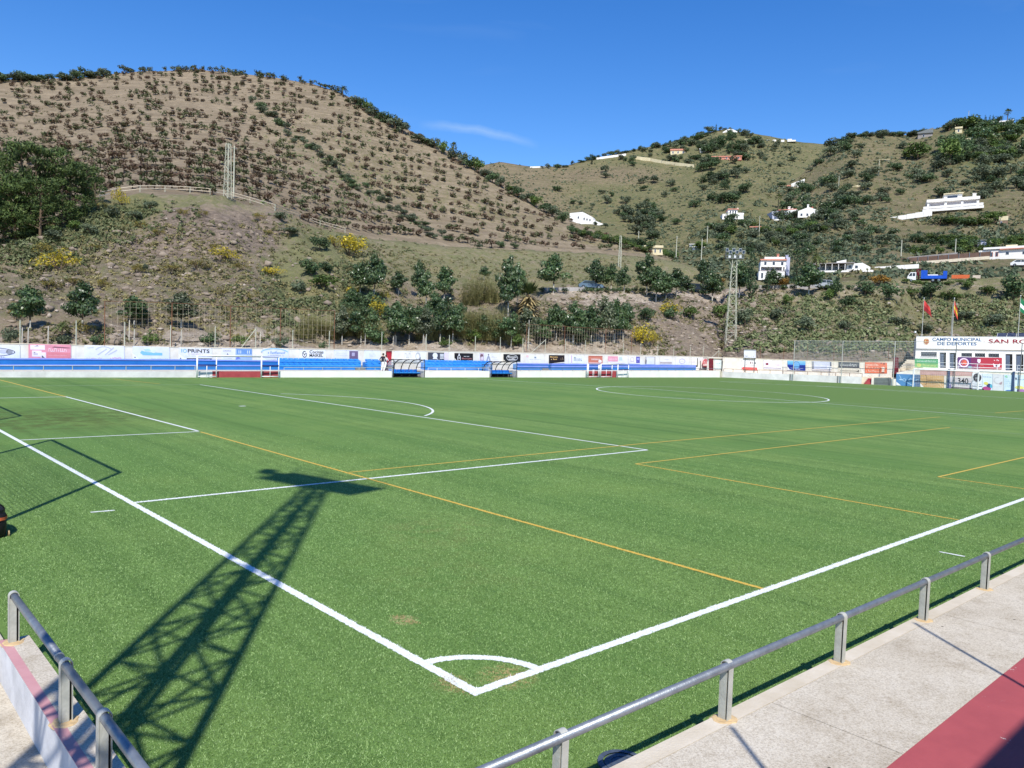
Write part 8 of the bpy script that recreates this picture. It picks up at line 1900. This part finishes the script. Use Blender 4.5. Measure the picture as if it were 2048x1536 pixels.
# --- poles and pylons on the hills
def pylon(px, py, pt, label, w=1.0):
    b_ = spot(px, py); k = depth(b_)/FPX; H = (py-pt)*k; r = empty('lattice_pylon', b_, label, 'pylon', None, .5)
    legs, brc = lattice(None, H, w, w*.6, max(6, int(H/.95)), PALE_STEEL, .045, .03)
    for t in legs: t.build('leg', r)
    o = brc.build('bracing', r); o['kind'] = 'stuff'; t = MB(); t.box(-.5, .5, -.05, .05, H-.2, H-.05, PALE_STEEL); t.build('cross_arm', r)
for a, b_, c_, d_ in ((1812, 566, 554, 22), (1832, 570, 556, 24), (1852, 571, 559, 26), (1876, 569, 556, 26), (1898, 570, 557, 24), (1920, 568, 556, 22), (1944, 566, 552, 24)): plant_px('light', a, b_, c_, d_, 'low green bush before the crane truck above '+mark(a), 'low bushes before the crane truck', [0])
pylon(455, 397, 289, 'tall pale lattice pylon on the path above the rocky mound', .85); pylon(1239, 536, 472, 'thin lattice pylon at the foot of the orchard hill', .55)
for px, py, pt, lab in ((467, 396, 293, 'thin concrete pole beside the lattice pylon'), (1352, 517, 472, 'pale concrete pole at the valley mouth'), (1276, 500, 462, 'pole behind the green hedge of the farmhouse'), (1757, 352, 319, 'lone pole high on the villa hillside'), (1677, 377, 352, 'pole beside the bare terrace of the hillside'), (1518, 470, 432, 'pole in the trees below the white villas'), (1414, 488, 452, 'pole in the valley beside the villa'), (1910, 512, 478, 'pole in the green plantation'), (1936, 252, 222, 'thin pole on the skyline of the villa hillside'), (1402, 530, 478, 'grey pole above the road trees'), (1802, 512, 480, 'pole at the corner of the plantation')):
    b_ = spot(px, py); k = depth(b_)/FPX; r = empty('utility_pole', b_, lab, 'pole'); t = MB(); H = (py-pt)*k; t.tube((0, 0, -.5), (0, 0, H), .14, PALE_STEEL, 6, .09); t.build('pole', r); t = MB(); t.box(-.5, .5, -.05, .05, H-.5, H-.4, GREY); t.build('cross_arm', r)
# path railing along the top of the mound
pp = [(200, 401), (240, 391), (280, 386), (330, 386), (380, 388), (420, 391), (460, 397), (500, 408), (550, 424), (600, 440), (640, 454), (690, 468)]
P3 = [spot(a, b_-2, [0, 1]) for a, b_ in pp]; r = empty('path_railing', P3[0], 'low wood coloured railing along the path on top of the rocky mound', 'railing')
for p in P3: t = MB(); t.tube(p-UPV*.4, p+UPV*1.0, .06, PALE_STEEL, 5); keep(t.build('post', None), r)
for z in (.5, .98): t = MB(); t.pipe([p+UPV*z for p in P3], .05, CREAM_WALL, 5); keep(t.build('rail', None), r)
# bare stakes and the limewashed stems between the lower trees
for i, (px, py, pt) in enumerate(((96, 690, 652), (44, 690, 655), (56, 690, 655), (152, 690, 655), (258, 684, 640), (268, 690, 658), (362, 690, 660), (520, 690, 664), (722, 690, 664), (730, 692, 666), (786, 692, 672), (792, 692, 672), (846, 692, 668), (1022, 698, 672), (1056, 700, 640))):
    b_ = spot(px, py, [0]); k = depth(b_)/FPX; r = empty('tree_stake', b_, 'bare pale stake by the young trees above '+mark(px), 'stake', 'stakes by the young trees'); t = MB(); t.tube((0, 0, -.2), (.02, 0, (py-pt)*k), .05, LIMEBARK, 6, .04); t.build('stake', r)
# black hose sagging along the top of the bank
t = MB(); hp = [spot(px, 681+7*math.sin(px*.021)*.6+(px-250)*.012, [0])+UPV*.15 for px in range(250, 900, 22)]; t.pipe(hp, .035, BLACK, 5); tag(t.build('irrigation_hose'), 'black irrigation hose lying along the sandy strip above the wall', 'hose')

# ------------------------------------------------------------------ turf fibres: real blades close to the camera
def blades(seed=51):
    q = np.random.default_rng(seed); out = {0: [], 1: [], 2: []}
    n = 1250000; D = 4.6+q.random(n)**1.2*25; lim = R(36); a = YAW+q.uniform(-lim, lim, n)
    x = CAM.x+D*np.cos(a); y = CAM.y+D*np.sin(a)
    keepd = q.random(n) < np.clip((30-D)/17, 0, 1)**1.5
    ok = keepd&(y > ky(0)-.017*x+.02)&(x > -3.10)&(np.hypot(x-dc.x-.02, y-dc.y+.1) > .2)
    x, y, D = x[ok], y[ok], D[ok]; n = len(x)
    L1_ = ((y > -.002)&(y < .122)&(x > -.002))|((x > -.002)&(x < .122)&(y > -.002))|((np.hypot(x, y) > .88)&(np.hypot(x, y) < 1.)&(x > 0)&(y > 0))|((np.abs(y-(Cy-20.16)) < .055)&(x > .12)&(x < 16.5))
    L2_ = ((np.abs(x-5.5) < .04)&(y > .12))|((np.abs(x-13.53) < .04)&(y > .12)&(y < 8.9))
    def seg(a, b_, w_):
        d = np.array(b_)-np.array(a); L_ = np.hypot(*d); u = ((x-a[0])*d[0]+(y-a[1])*d[1])/L_; v_ = np.abs((x-a[0])*d[1]-(y-a[1])*d[0])/L_
        return (u > 0)&(u < L_)&(v_ < w_/2)
    L1_ = L1_|seg(G2(181, 1025), G2(229, 1021), .07)|seg(G2(1879, 1104), G2(1930, 1113.5), .06)
    L2_ = L2_|seg((19.7, .12), (19.7, 2.7), .075)
    st_ = np.zeros(n, bool); nsv = q.random(n)
    lump_ = np.array([fbm(a_, b_, 5., 3, 9) for a_, b_ in zip(x, y)]) if False else np.sin(x*31+3*np.sin(y*17))*np.cos(y*29+2*np.sin(x*23))
    for sx_, sy_, ax, ay, rot, kk in ((g1.x+.02, g1.y-.02, .30, .085, -.35, .95), (g1.x+.05, g1.y+.12, .16, .06, -.3, .5), (g3.x, g3.y+.02, .16, .09, .9, .55), (g2.x, g2.y+.12, .05, .10, .7, .8), (g2.x+.02, g2.y-.12, .05, .11, .7, .95), (-.03, .16, .05, .12, 0, .5)):
        c_, s_ = math.cos(rot), math.sin(rot); u = ((x-sx_)*c_+(y-sy_)*s_)/ax; v_ = (-(x-sx_)*s_+(y-sy_)*c_)/ay
        st_ |= nsv < 1.4*kk*np.clip(1.35-np.hypot(u, v_)+.25*lump_, 0, 1)
    cls = np.where(st_, 3, np.where(L1_, 1, np.where(L2_, 2, 0)))
    h = q.uniform(.007, .017, n)*(1+.02*D); w = q.uniform(.0018, .0034, n)*(1+.065*D); th_ = q.uniform(0, 6.28, n); lean = q.normal(0, .8, (n, 2))
    b0 = np.stack([x-w*np.cos(th_), y-w*np.sin(th_), 0*x+.001], 1); b1 = np.stack([x+w*np.cos(th_), y+w*np.sin(th_), 0*x+.001], 1); tp = np.stack([x+lean[:, 0]*h, y+lean[:, 1]*h, h], 1)
    V = np.stack([b0, b1, tp], 1)
    for c, nm, m in ((0, 'turf_fibres', BLADE), (1, 'white_line_fibres', BLADE_W), (2, 'yellow_line_fibres', BLADE_Y), (3, 'straw_fibres', BLADE_S)):
        W_ = V[cls == c].reshape(-1, 3)
        o = link(nm, np_mesh(nm, W_, np.arange(len(W_)).reshape(-1, 3), m)); tag(o, kind='stuff')
BLADE_S = leaf_mat('worn_straw_fibre', [(.26, .19, .08), (.44, .32, .15), (.58, .44, .24)], .7, .2)
BLADE = leaf_mat('turf_fibre', [(.075, .145, .036), (.14, .235, .062), (.215, .335, .105), (.33, .46, .18)], .5, .25, .35)
BLADE_W = leaf_mat('white_turf_blade', [(.50, .52, .52), (.72, .74, .74), (.84, .85, .84)], .6, .2); BLADE_Y = leaf_mat('yellow_turf_blade', [(.50, .28, .03), (.62, .38, .05), (.7, .46, .08)], .6, .2)
blades()
